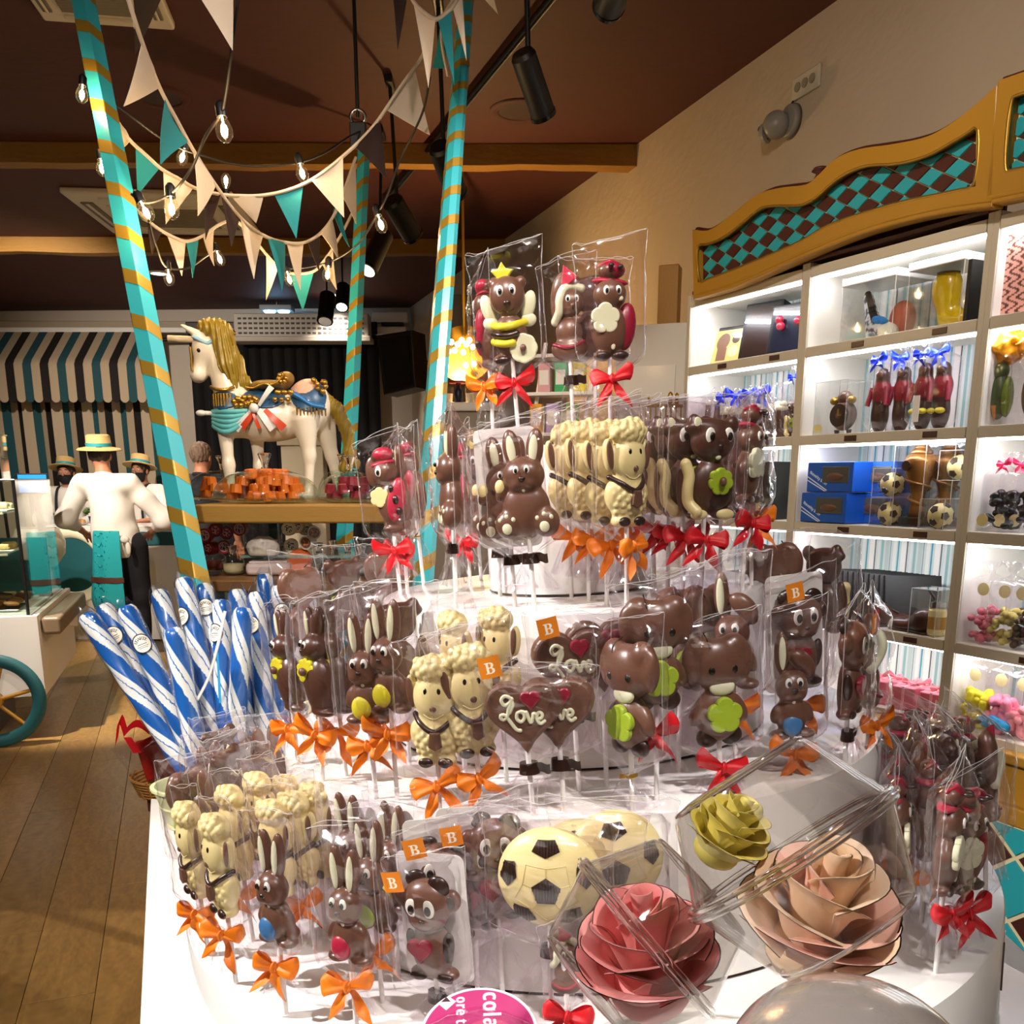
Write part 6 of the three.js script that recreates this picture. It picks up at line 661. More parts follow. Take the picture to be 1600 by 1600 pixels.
  const jg = lathe([[.001, 0], [.03, 0], [.042, .018], [.046, .045], [.038, .07], [.026, .08], [.026, .088], [.001, .088]], 20), jf = lathe([[.001, .003], [.029, .003], [.04, .018], [.043, .045], [.036, .064], [.001, .066]], 18), jc = [0xb06a2c, 0xa4803a, 0x8f3b2c, 0xb98f3e, 0x7d8a34]; let n = 0;
  const rowN = ['bottom', 'middle', 'top']; for (let r = 0; r < 3; r++) for (let k = 0; k < (r === 1 ? 6 : 5); k++) { const q = thing('sweet_jar', 'round glass jar of sweets, ' + backWords[k] + ' from the left on the ' + rowN[r] + ' tier of the stand', 'jar', wpt(-.45 - .25 + k * .1, top + .0095 + r * .12, -.42 + .1 - r * .1), turn, 'round jars on the stepped stand'); part(q, 'glass', jg, M.glass); part(q, 'filling', jf, std(jc[(n++ * 2) % 5], .5)); part(q, 'stopper', cyl(.022, .026, .02, 14, 0, .088, 0), M.glass); }
  const tp = U(52, 760, 7.0), tb = thing('tablet', 'bright blue lit tablet screen between the jars and the masked staff', 'tablet', [tp.x, tp.y, tp.z], .15); part(tb, 'body', box(.22, .15, .012, .005, 0, .02, 0), M.black); part(tb, 'screen', box(.2, .13, .003, .001, 0, .02, .0068), glow(0x1b9cff, 1.6, 0x0a3050)); part(tb, 'stand', bar(V(0, -.05, -.02), V(0, -.33, -.1), .02, .03, 10), M.black);
  // second counter with the teal roundel, running across behind the man
  const z = -8.25, xa = U(66, 900, 8.2).x, xb = U(296, 900, 8.2).x, h = U(200, 822, 8.2).y, k = thing('service_counter', 'white service counter with a bright arch and teal roundel behind the man in the hat', 'counter', [xa, 0, z]), w = xb - xa;
  part(k, 'front', box(w, h - .04, .04, .004, w / 2, (h - .04) / 2, 0), M.whiteMatte); part(k, 'top', box(w + .06, .04, .6, .006, w / 2, h - .02, -.28), M.white); part(k, 'end', box(.04, h - .04, .56, .004, w - .02, (h - .04) / 2, -.28), M.whiteMatte);
  const cx = U(112, 880, 8.2).x - xa, cy = U(112, 883, 8.2).y; part(k, 'roundel', mv(cyl(.24, .24, .02, 48), cx, cy, .02, Math.PI / 2), M.tealDark); part(k, 'roundel_rim', new THREE.TorusGeometry(.285, .045, 10, 56).translate(cx, cy, .03), std(0xe9e0c4, .4, { emissive: 0xfff0c0, emissiveIntensity: .25 })); part(k, 'teal_border', box(w, .12, .012, .003, w / 2, h - .11, .026), M.tealDark);  // rim emission paints the bright arc of light around the roundel
  const pl = thing('small_plants', 'small green plants and blue pot on the service counter before the man', 'plant', [U(122, 822, 8.0).x, h + .0005, -8.35]); part(pl, 'pot', lathe([[.001, 0], [.045, 0], [.06, .08], [.054, .08], [.001, .07]], 16), phys(0x1f3f77, .4)); const lf = []; for (let i = 0; i < 40; i++) { const a = i * 2.4, r = .02 + .07 * Math.sqrt(i / 40); lf.push(mv(ball(.028, .006, .014, 0, 0, 0, 7), Math.cos(a) * r, .1 + .05 * (1 - r / .09) + rr(0, .03), Math.sin(a) * r, 0, a, rr(-.6, .6))); } const lm = part(pl, 'leaves', mg(lf), std(0x4d7a35, .7)); lm.userData.kind = 'stuff';
  const sm = thing('dessert_plate', 'plate of small cakes on the counter left of the green plants', 'plate', [U(106, 822, 8.1).x - .03, h + .0005, -8.35]); part(sm, 'plate', lathe([[.001, .004], [.07, .004], [.1, .016], [.1, .02], [.001, .009]], 24), M.white); for (let i = 0; i < 5; i++) part(sm, 'cake', cyl(.024, .02, .04, 12, .05 * Math.cos(i * 1.26), .01, .05 * Math.sin(i * 1.26)), std([0xd3a15a, 0xb4432e, 0xe8dcc0][i % 3], .5));
  const jug = thing('round_vessel', 'big pale round glass vessel behind the case, left of the man', 'vessel', [U(55, 800, 7.5).x, h * .72, -7.5]); part(jug, 'vessel', lathe([[.001, 0], [.12, .0], [.19, .1], [.2, .2], [.16, .3], [.14, .31], [.18, .2], [.17, .1], [.1, .02], [.001, .02]], 28), phys(0xe5dcc4, .3, { transmission: .3, thickness: 0 })); part(jug, 'stand', cyl(.08, .1, h * .72, 20, 0, -h * .72, 0), M.whiteMatte);
}
// ---------- people ----------
function hand(list, w, dir, side, up) {   // a palm, four curled fingers and a thumb from the wrist w towards dir
  const d = dir.clone().normalize(), s = side.clone().normalize(), n = up.clone().normalize(), A = (a, b, r0, r1) => list.push([a.x, a.y, a.z, b.x, b.y, b.z, r0, r1]), P = (x, y, z) => w.clone().addScaledVector(d, x).addScaledVector(s, y).addScaledVector(n, z);
  A(P(0, 0, 0), P(.08, -.022, 0), .022, .016); A(P(0, 0, 0), P(.08, .022, 0), .022, .016); [[-.033, .058], [-.011, .07], [.011, .076], [.033, .07]].forEach(([y, l]) => { A(P(.082, y, 0), P(.082 + l * .55, y * 1.05, -.006), .0095, .009); A(P(.082 + l * .55, y * 1.05, -.006), P(.082 + l * .95, y * 1.05, -.03), .009, .0075); }); A(P(.02, .026, -.004), P(.055, .055, -.014), .013, .0105); A(P(.055, .055, -.014), P(.085, .058, -.022), .0105, .0085);
}
function person(label, pos, yaw, o) {
  const t = thing('person', label, 'person', pos, yaw), ln = o.lean || [0, 0], up = (x, y, z) => V(x + ln[0] * Math.max(0, y - .9), y, z + ln[1] * Math.max(0, y - .9)), A = [];
  const cp = (a, b, r0, r1, L = A) => L.push([a.x, a.y, a.z, b.x, b.y, b.z, r0, r1]);
  const hips = up(0, .93, 0), waist = up(0, 1.08, 0), chest = up(0, 1.3, .01), neck = up(0, 1.46, .0), head = up(0, 1.6, .025), sh = s => up(s * .17, 1.4, 0);
  cp(hips, waist, .125, .115); cp(waist, chest, .115, .125); cp(up(-.13, 1.38, 0), up(.13, 1.38, 0), .075, .075); cp(up(0, 1.36, 0), neck, .07, .05); cp(neck, head, .05, .05);
  const legs = []; for (const s of [-1, 1]) { const h = V(s * .09, .9, 0), k = V(s * .1, .5, .02), a = V(s * .1, .08, -.02); cp(h, k, .085, .056, legs); cp(k, a, .054, .038, legs); cp(V(s * .1, .045, -.02), V(s * .115, .03, .14), .04, .034, A); } legs.forEach(l => A.push(l));
  const arms = [], H = []; [-1, 1].forEach((s, i) => { const el = V(...o.elbow[i]), wr = V(...o.wrist[i]); cp(sh(s), el, .052, .042, arms); cp(el, wr, .04, .027); A.push(arms[arms.length - 1]); hand(H, wr, wr.clone().sub(el), V(s > 0 ? -1 : 1, 0, 0), V(0, 1, 0)); });
  const hd = [[head.x, head.y + .015, head.z, .074, .105, .092], [head.x, head.y - .05, head.z + .022, .056, .06, .062]];
  const fb = (x, y, z) => { let d = 9; for (const c of A) d = smin(d, dCap(x, y, z, c), .045); for (const e of hd) d = smin(d, dEll(x, y, z, e), .02); return Math.max(d, -y + .001); };
  const skin = o.skin || M.skin, hf = (x, y, z) => { let d = 9; for (const c of H) d = smin(d, dCap(x, y, z, c), .008); return d; };
  const hs = [0, 1].map(i => { const w = o.wrist[i]; return surfaceNet((x, y, z) => hf(x, y, z), w.map(v => v - .19), w.map(v => v + .19), .006); });
  const face = mg([ball(.012, .018, .016, head.x, head.y - .008, head.z + .1, 10), ...[-1, 1].map(s => ball(.012, .03, .018, head.x + s * .076, head.y, head.z - .002, 10))]);
  part(t, 'body', mg([surfaceNet(fb, [-.5, -.01, -.35], [.5, 1.76, .55], .016), ...hs, face]), skin);
  for (const s of [-1, 1]) { part(t, 'eye', ball(.012, .008, .006, head.x + s * .03, head.y + .018, head.z + .084, 10), M.eyeWhite); part(t, 'iris', ball(.006, .006, .004, head.x + s * .03, head.y + .018, head.z + .089, 8), M.pupil); part(t, 'eyebrow', ball(.018, .004, .006, head.x + s * .03, head.y + .042, head.z + .085, 8), o.hair || M.hair); }
  part(t, 'mouth', ball(.022, .005, .006, head.x, head.y - .058, head.z + .083, 8), phys(0x8a4a42, .5));
  const fold = (x, y, z, k) => k * (noise(x * 9, y * 5, z * 9) + .5 * Math.sin(y * 26 + x * 18 + 3 * noise(x * 5, y * 4, z * 5)));
  const shirtC = [[waist.x, waist.y - .16, waist.z, chest.x, chest.y, chest.z, o.blouse || .152, .152], [chest.x - .13, 1.39, chest.z - .01, chest.x + .13, 1.39, chest.z - .01, .085, .085]], slv = [];
  [-1, 1].forEach((s, i) => { const a = sh(s), el = V(...o.elbow[i]), wr = V(...o.wrist[i]), m = el.clone().lerp(wr, o.cuff ?? .55); cp(a, el, .075, .078, slv); cp(el, m, .078, .05, slv); });
  const sf = (x, y, z) => { let d = 9; for (const c of shirtC) d = smin(d, dCap(x, y, z, c), .06); for (const c of slv) d = smin(d, dCap(x, y, z, c), .04); return Math.max(d + fold(x, y, z, .007), (o.hem ?? .9) - y, y - (neck.y + .012)); };
  part(t, 'shirt', surfaceNet(sf, [-.55, .75, -.35], [.55, 1.56, .6], .014), o.shirt || M.shirt);
  part(t, 'shirt_collar', new THREE.TorusGeometry(.062, .016, 8, 24).rotateX(Math.PI / 2 + .25).translate(neck.x, neck.y - .005, neck.z), o.shirt || M.shirt);
  const tr = [[-.02, .93, 0, .02, .93, 0, .135, .135], ...legs.map(l => { const q = l.slice(); q[6] += .025; q[7] += .034; return q; })]; part(t, 'trousers', surfaceNet((x, y, z) => { let d = 9; for (const c of tr) d = smin(d, dCap(x, y, z, c), .05); return Math.max(d + fold(x, y, z, .004), y - 1.02, .05 - y); }, [-.3, .03, -.25], [.3, 1.05, .25], .016), o.trousers || M.navy);
  for (const s of [-1, 1]) part(t, 'shoe', mg([ball(.05, .05, .12, s * .11, .045, .05, 12), box(.09, .02, .25, .008, s * .11, .011, .05)]), M.black);
  const hairE = [head.x, head.y + .035, head.z - .012, .085, .1, .1]; part(t, 'hair', surfaceNet((x, y, z) => Math.max(dEll(x, y, z, hairE) + .007 * noise(x * 50, y * 22, z * 50) + .003 * noise(x * 140, y * 40, z * 140), z - (head.z + .055) + (y - head.y) * -.4, (head.y - (o.hairLow ?? .07)) - y), [head.x - .12, head.y - .12, head.z - .14], [head.x + .12, head.y + .16, head.z + .12], .008), o.hair || M.hair);
  if (o.mask) part(t, 'face_mask', surfaceNet((x, y, z) => Math.max(Math.min(...hd.map(e => dEll(x, y, z, e))) - .012, -(Math.min(...hd.map(e => dEll(x, y, z, e)))) - .004, y - head.y + .012, head.z + .02 - z, (head.y - .11) - y), [head.x - .1, head.y - .13, head.z], [head.x + .1, head.y + .03, head.z + .13], .007), M.maskBlack);
  if (o.hat) { const hm = shade(new THREE.Mesh(lathe([[.001, .095], [.075, .093], [.088, .085], [.094, .0], [.15, -.01], [.165, -.022], [.166, -.027], [.15, -.016], [.09, -.008], [.001, -.008]], 40).scale(1, 1, 1.08), M.straw)); hm.name = 'straw_hat'; hm.position.set(head.x, head.y + .075, head.z - .005); hm.rotation.set(o.hatTilt || -.06, 0, o.hatRoll || 0); t.add(hm); part(hm, 'hat_band', lathe([[.0955, .004], [.0965, .028], [.0925, .03], [.0925, .004]], 40).scale(1, 1, 1.08), M.teal); }
  if (o.extra) o.extra(t, { up, hips, waist, chest, neck, head });
  return t;
}
{
  const p = onY(214, 1024, 0), feet = V(p.x, 0, -7.35);
  person('person seen from behind in straw hat, white shirt, turquoise apron and dark trousers', feet, Math.PI + .25, { hat: 1, lean: [.16, .1], elbow: [[-.33, 1.1, .1], [.42, 1.12, .16]], wrist: [[-.2, 1.0, .33], [.34, 1.0, .4]], hem: .82, blouse: .185, hatTilt: -.08, extra: (t, j) => { part(t, 'apron', surfaceNet((x, y, z) => { const d = Math.min(dCap(x, y, z, [0, 1.0, 0, .03, .5, 0, .2, .225]), 9) + .004 * Math.sin(x * 40 + z * 30); return Math.max(d, -(d + .012), y - 1.04, .42 - y, -.02 - x * .8 + z * .0 - .0, z - .3); }, [-.3, .4, -.32], [.3, 1.06, .32], .01), M.apron); part(t, 'apron_band', surfaceNet((x, y, z) => { const d = dCap(x, y, z, [0, 1.0, 0, .03, .5, 0, .207, .232]); return Math.max(d, -(d + .014), y - .68, .63 - y, -.025 - x * .8); }, [-.32, .58, -.32], [.32, .72, .32], .008), phys(0x5a3424, .6)); part(t, 'apron_knot', mg([ball(.035, .03, .02, -.06, .97, -.205, 10), ball(.02, .05, .012, -.08, .9, -.21, 10)]), M.shirt); part(t, 'mask_strap', bar(V(j.head.x + .07, j.head.y - .0, j.head.z), V(j.head.x + .05, j.head.y - .06, j.head.z + .05), .004, .004, 6), M.maskBlack); } });
  const staff = (px, py, d, l, o) => { const q = U(px, py, d); const pp = person(l, V(q.x, 0, -d), o.yaw || .1, { hat: 1, mask: 1, elbow: [[-.28, 1.12, .08], [.28, 1.12, .08]], wrist: [[-.16, 1.08, .3], [.14, 1.1, .3]], hem: .9, hatTilt: -.25, extra: (t, j) => { for (const s of [-1, 1]) part(t, 'brace', tube([j.up(s * .08, 1.05, .17), j.up(s * .085, 1.25, .175), j.up(s * .08, 1.44, .1), j.up(s * .07, 1.47, -.02)], .013, 20, 6), M.navy); part(t, 'apron', surfaceNet((x, y, z) => { const d = dCap(x, y, z, [0, 1.15, .005, 0, .6, 0, .18, .21]); return Math.max(d, -(d + .012), y - 1.12, .5 - y, -z + .02); }, [-.3, .45, -.02], [.3, 1.15, .3], .012), M.apron); }, ...o }); pp.scale.setScalar(q.y / 1.785); };
  const gr = 9.2; staff(102, 712, gr, 'masked person in straw hat and white shirt standing left behind the counter', {}); staff(219, 708, gr, 'masked person in straw hat half hidden behind the man in the white shirt', { yaw: -.2 });
  const q = U(312, 706, 7.9); person('person with brown hair behind the left striped pole, only hair in view', V(q.x, 0, -7.9), Math.PI - .3, { elbow: [[-.27, 1.14, .02], [.27, 1.14, .02]], wrist: [[-.25, .92, .1], [.25, .92, .1]], hair: M.hairGrey, hairLow: .1, shirt: M.navy });
}
// ---------- along the right wall, beyond the display ----------
{
  const X = (px, d) => U(px, 600, d).x, cab = thing('corner_cabinet', 'white panelled cabinet with a gold post on top, right behind the highest ladybird lollipop', 'cabinet', [X(1022, 4.15), 0, -4.15], -.35), hy = U(1030, 512, 4.15).y; part(cab, 'carcass', box(.3, hy, .2, .004, 0, hy / 2, 0), M.whiteMatte); part(cab, 'panel', box(.22, hy * .4, .008, .003, 0, hy * .72, .103), M.white); part(cab, 'panel', box(.22, hy * .3, .008, .003, 0, hy * .3, .103), M.white); part(cab, 'gold_post', box(.085, U(1037, 416, 4.15).y - hy, .08, .004, .05, (U(1037, 416, 4.15).y + hy) / 2, -.02), M.goldPaint);
  const r = thing('brass_railing', 'small brass railing with round finials in front of the white cabinet', 'railing', [X(1034, 3.6), 0, -3.6], .1), y0 = U(1034, 664, 3.6).y, y1 = U(1034, 634, 3.6).y; part(r, 'rail', box(.17, .012, .012, .003, 0, y1, 0), M.gold); part(r, 'lower_rail', box(.17, .008, .012, .002, 0, y0 + .012, 0), M.gold); for (let k = 0; k < 9; k++) part(r, 'baluster', cyl(.003, .003, y1 - y0, 8, -.078 + k * .0195, y0, 0), M.gold); [[-.045, .8], [.035, 1.2], [.06, 1.1]].forEach(([x, s]) => part(r, 'finial', lathe([[.001, .04], [.007, .034], [.009, .026], [.004, .018], [.008, .01], [.006, 0], [.001, 0]], 12).scale(s, s, s).translate(x, y1 + .004, 0), M.gold)); part(r, 'shelf', box(.22, .02, .1, .003, 0, y0 - .005, 0), M.whiteMatte); part(r, 'stand', box(.2, y0 - .015, .08, .003, 0, (y0 - .015) / 2, 0), M.whiteMatte);
  const g2 = thing('gold_column', 'gold brown column by the wall behind the crowned bee lollipop', 'column', [X(742, 6.9), 0, -6.9]); part(g2, 'shaft', box(.14, 2.62, .14, .006, 0, 1.31, 0), M.goldPaint); part(g2, 'capital', box(.18, .06, .18, .006, 0, 2.65, 0), M.goldPaint); part(g2, 'grey_panel', box(.16, .42, .05, .01, -.16, U(706, 510, 6.9).y, .0), std(0x8d8f95, .4));
  const ch = U(716, 548, 5.6), c = thing('bulb_chandelier', 'cluster of warm glowing round bulbs on a gold plate right of the front pole', 'chandelier', ch); part(c, 'plate', mv(cyl(.15, .17, .03, 28), .03, -.015, -.1, 1.3), M.gold); [[-.1, -.02], [-.08, .03], [-.055, -.01], [-.04, .05], [-.02, 0], [0, .03], [.02, .06], [.03, -.01], [.05, .03], [.065, .06], [-.07, -.09], [.045, -.085], [.09, -.07], [.085, .02]].forEach(([x, y], k) => part(c, 'bulb', ball(.017, .017, .017, x, y, -.02 + .03 * (k % 3), 12), glow(0xffd795, 9))); part(c, 'rod', cyl(.008, .008, CEIL - ch.y - .01, 8, .03, .01, -.1), M.gold); const l = new THREE.PointLight(0xffcf8a, 3, 0, 2); l.position.set(ch.x, ch.y - .05, ch.z + .12); l.castShadow = true; scene.add(l);
  const wb = thing('white_counter', 'white counter top with bottles behind the front right pole', 'counter', [X(725, 5.2), 0, -5.2]), wy = U(725, 632, 5.2).y; part(wb, 'top', box(.42, .045, .3, .006, 0, wy - .022, 0), M.white); part(wb, 'cabinet', box(.36, wy - .045, .26, .004, 0, (wy - .045) / 2, -.01), std(0xb5ad9f, .6)); part(wb, 'brass_box', box(.1, .06, .02, .006, .05, wy - .17, .13), M.gold);
  const rs = thing('red_stand', 'red topped small stand with blue bottle on the white counter', 'stand', [X(716, 5.15), wy + .0005, -5.15]); part(rs, 'top', cyl(.05, .05, .01, 20, 0, .105, 0), phys(0xa02018, .4)); part(rs, 'stem', cyl(.014, .014, .105, 12), phys(0x7c1712, .4)); part(rs, 'bottle', lathe([[.001, 0], [.022, 0], [.022, .06], [.01, .075], [.01, .09], [.001, .09]], 16).translate(.004, 0, .055), phys(0x16233f, .3));
  const cups = ['left', 'middle', 'right']; [700, 735, 748].forEach((x, i) => { const q = thing('clear_cup', 'clear plastic cup on the white counter, the ' + cups[i] + ' one', 'cup', [X(x, 5.2), wy + .0005, -5.2 + .03 * i], 0, 'clear cups on the counter'); part(q, 'cup', lathe([[.001, 0], [.024, 0], [.032, .09], [.03, .09], [.022, .004], [.001, .004]], 18), M.clear); part(q, 'filling', cyl(.021, .026, .05, 16, 0, .005, 0), M.whiteMatte); });
  const rk = thing('sweet_rack', 'white slanted rack with green, yellow and purple boxes behind the top drum', 'rack', [X(868, 3.4), 0, -3.4], -.25), ry = U(868, 670, 3.4).y; for (const x of [-.09, .1]) part(rk, 'post', bar(V(x - .05, ry - .35, 0), V(x + .04, ry + .3, -.06), .008, .008, 8), M.white); [0, .14, .27].forEach(y => part(rk, 'rack_shelf', box(.26, .012, .1, .002, y * .12, ry - .02 + y, -.02 - y * .1), M.white)); part(rk, 'base', box(.3, ry - .3, .16, .004, -.03, (ry - .3) / 2, 0), M.whiteMatte);
  [[-.07, 0, 0xe0a21c, 'yellow'], [-.01, 0, 0xb49ad0, 'purple'], [.06, 0, 0x7fa23a, 'green and orange'], [-.06, .14, 0xd5a0a8, 'pink'], [.0, .14, 0x2fa560, 'bright green'], [.065, .14, 0xe3d03a, 'pale yellow']].forEach(([x, y, col, w]) => { const q = thing('sweet_box', w + ' small sweet box on the white slanted rack', 'box', V(x + y * .12, ry - .0135 + y, -.01 - y * .1).applyAxisAngle(V(0, 1, 0), -.25).add(V(X(868, 3.4), 0, -3.4)), -.25, 'small boxes on the white rack'); part(q, 'box', box(.045, .1, .04, .004, 0, .05, 0), phys(col, .45)); part(q, 'label', box(.034, .05, .002, .0008, 0, .05, .0205), M.whiteMatte); });
}

// ---------- the stepped display with its lollipops ----------
const TO = V(.0763, 1.08, -1.0), TQ = new THREE.Quaternion().setFromEuler(new THREE.Euler(0, 0, .0525));
const tw = (x, h, z) => V(x, h, z).applyQuaternion(TQ).add(TO), TUP = V(0, 1, 0).applyQuaternion(TQ);
const H = { 1: .384, 2: .2354, 3: .0906, 4: -.0652, 0: -.161 };
const onTier = (x, y, k) => onPlane(x, y, tw(0, H[k], 0), TUP);
{
  const drum = (r, h0, h1) => { const e = .004, g = lathe([[0, h1], [r - e, h1], [r - e * .3, h1 - e * .3], [r, h1 - e], [r, h0 + .002], [r - .003, h0 + .0015], [r - .003, h0], [0, h0]], 120); return toCreasedNormals(g, .6); };
  const mk = (l, r, h0, h1, seam) => { const t = thing('display_drum', l, 'display drum', tw(0, h0, 0)); t.quaternion.copy(TQ); part(t, 'drum', drum(r, .0008, h1 - h0), M.white); if (seam) part(t, 'seam', lathe([[r - .004, .0002], [r - .0005, .0002], [r + .0006, .0008], [r + .0006, .0016], [r - .004, .0016]], 100), M.dark); return t; };
  const bt = mk('largest white drum at the bottom of the stepped stand, a brown sticker on its side', .437, H[0], H[4]); mk('second largest white drum, carrying hearts, bears and the front sheep', .321, H[4], H[3], 1); mk('white drum in the middle carrying the four sheep and the skunks', .2045, H[3], H[2], 1); mk('smallest white drum on top of the stepped stand under the bee and ladybird', .088, H[2], H[1], 1);
  const a = .5, st = part(bt, 'brown_sticker', box(.026, .05, .0015, 0), M.mid); st.position.set(Math.cos(a) * .4375, .045, Math.sin(a) * .4375); st.rotation.y = Math.PI / 2 - a;
}
{ // the white table below it
  const a = onTier(237, 1248, 0), b = onTier(222, 1600, 0), dl = b.clone().sub(a).normalize(), c = onTier(1571, 1506, 0), e = onTier(1600, 1531, 0), dr = e.clone().sub(c).normalize();
  const back = V(-dl.z, 0, dl.x).normalize(), L = p => p.clone().sub(TO).applyQuaternion(TQ.clone().invert());
  const la = L(a), lf = L(a.clone().addScaledVector(dl, 1.4)), rc = L(c.clone().addScaledVector(dl, -.25)), rf = L(c.clone().addScaledVector(dl, .95));
  const s = shapeOf([[la.x, la.z], [rc.x, rc.z], [rf.x, rf.z], [lf.x, lf.z]].reverse());
  const t = thing('display_table', 'white table under the stepped stand, its left edge bordering the wooden floor', 'table', TO); t.quaternion.copy(TQ);
  part(t, 'tabletop', extrude(s, .03, .003, 2).rotateX(Math.PI / 2).translate(0, H[0] - .003, 0), M.white);
  const bx = (la.x + rf.x) / 2, bz = (la.z + lf.z) / 2; part(t, 'base_cabinet', box(.95, .74, 1.1, .004, bx, H[0] - .036 - .37, bz + .05), M.whiteMatte);
}
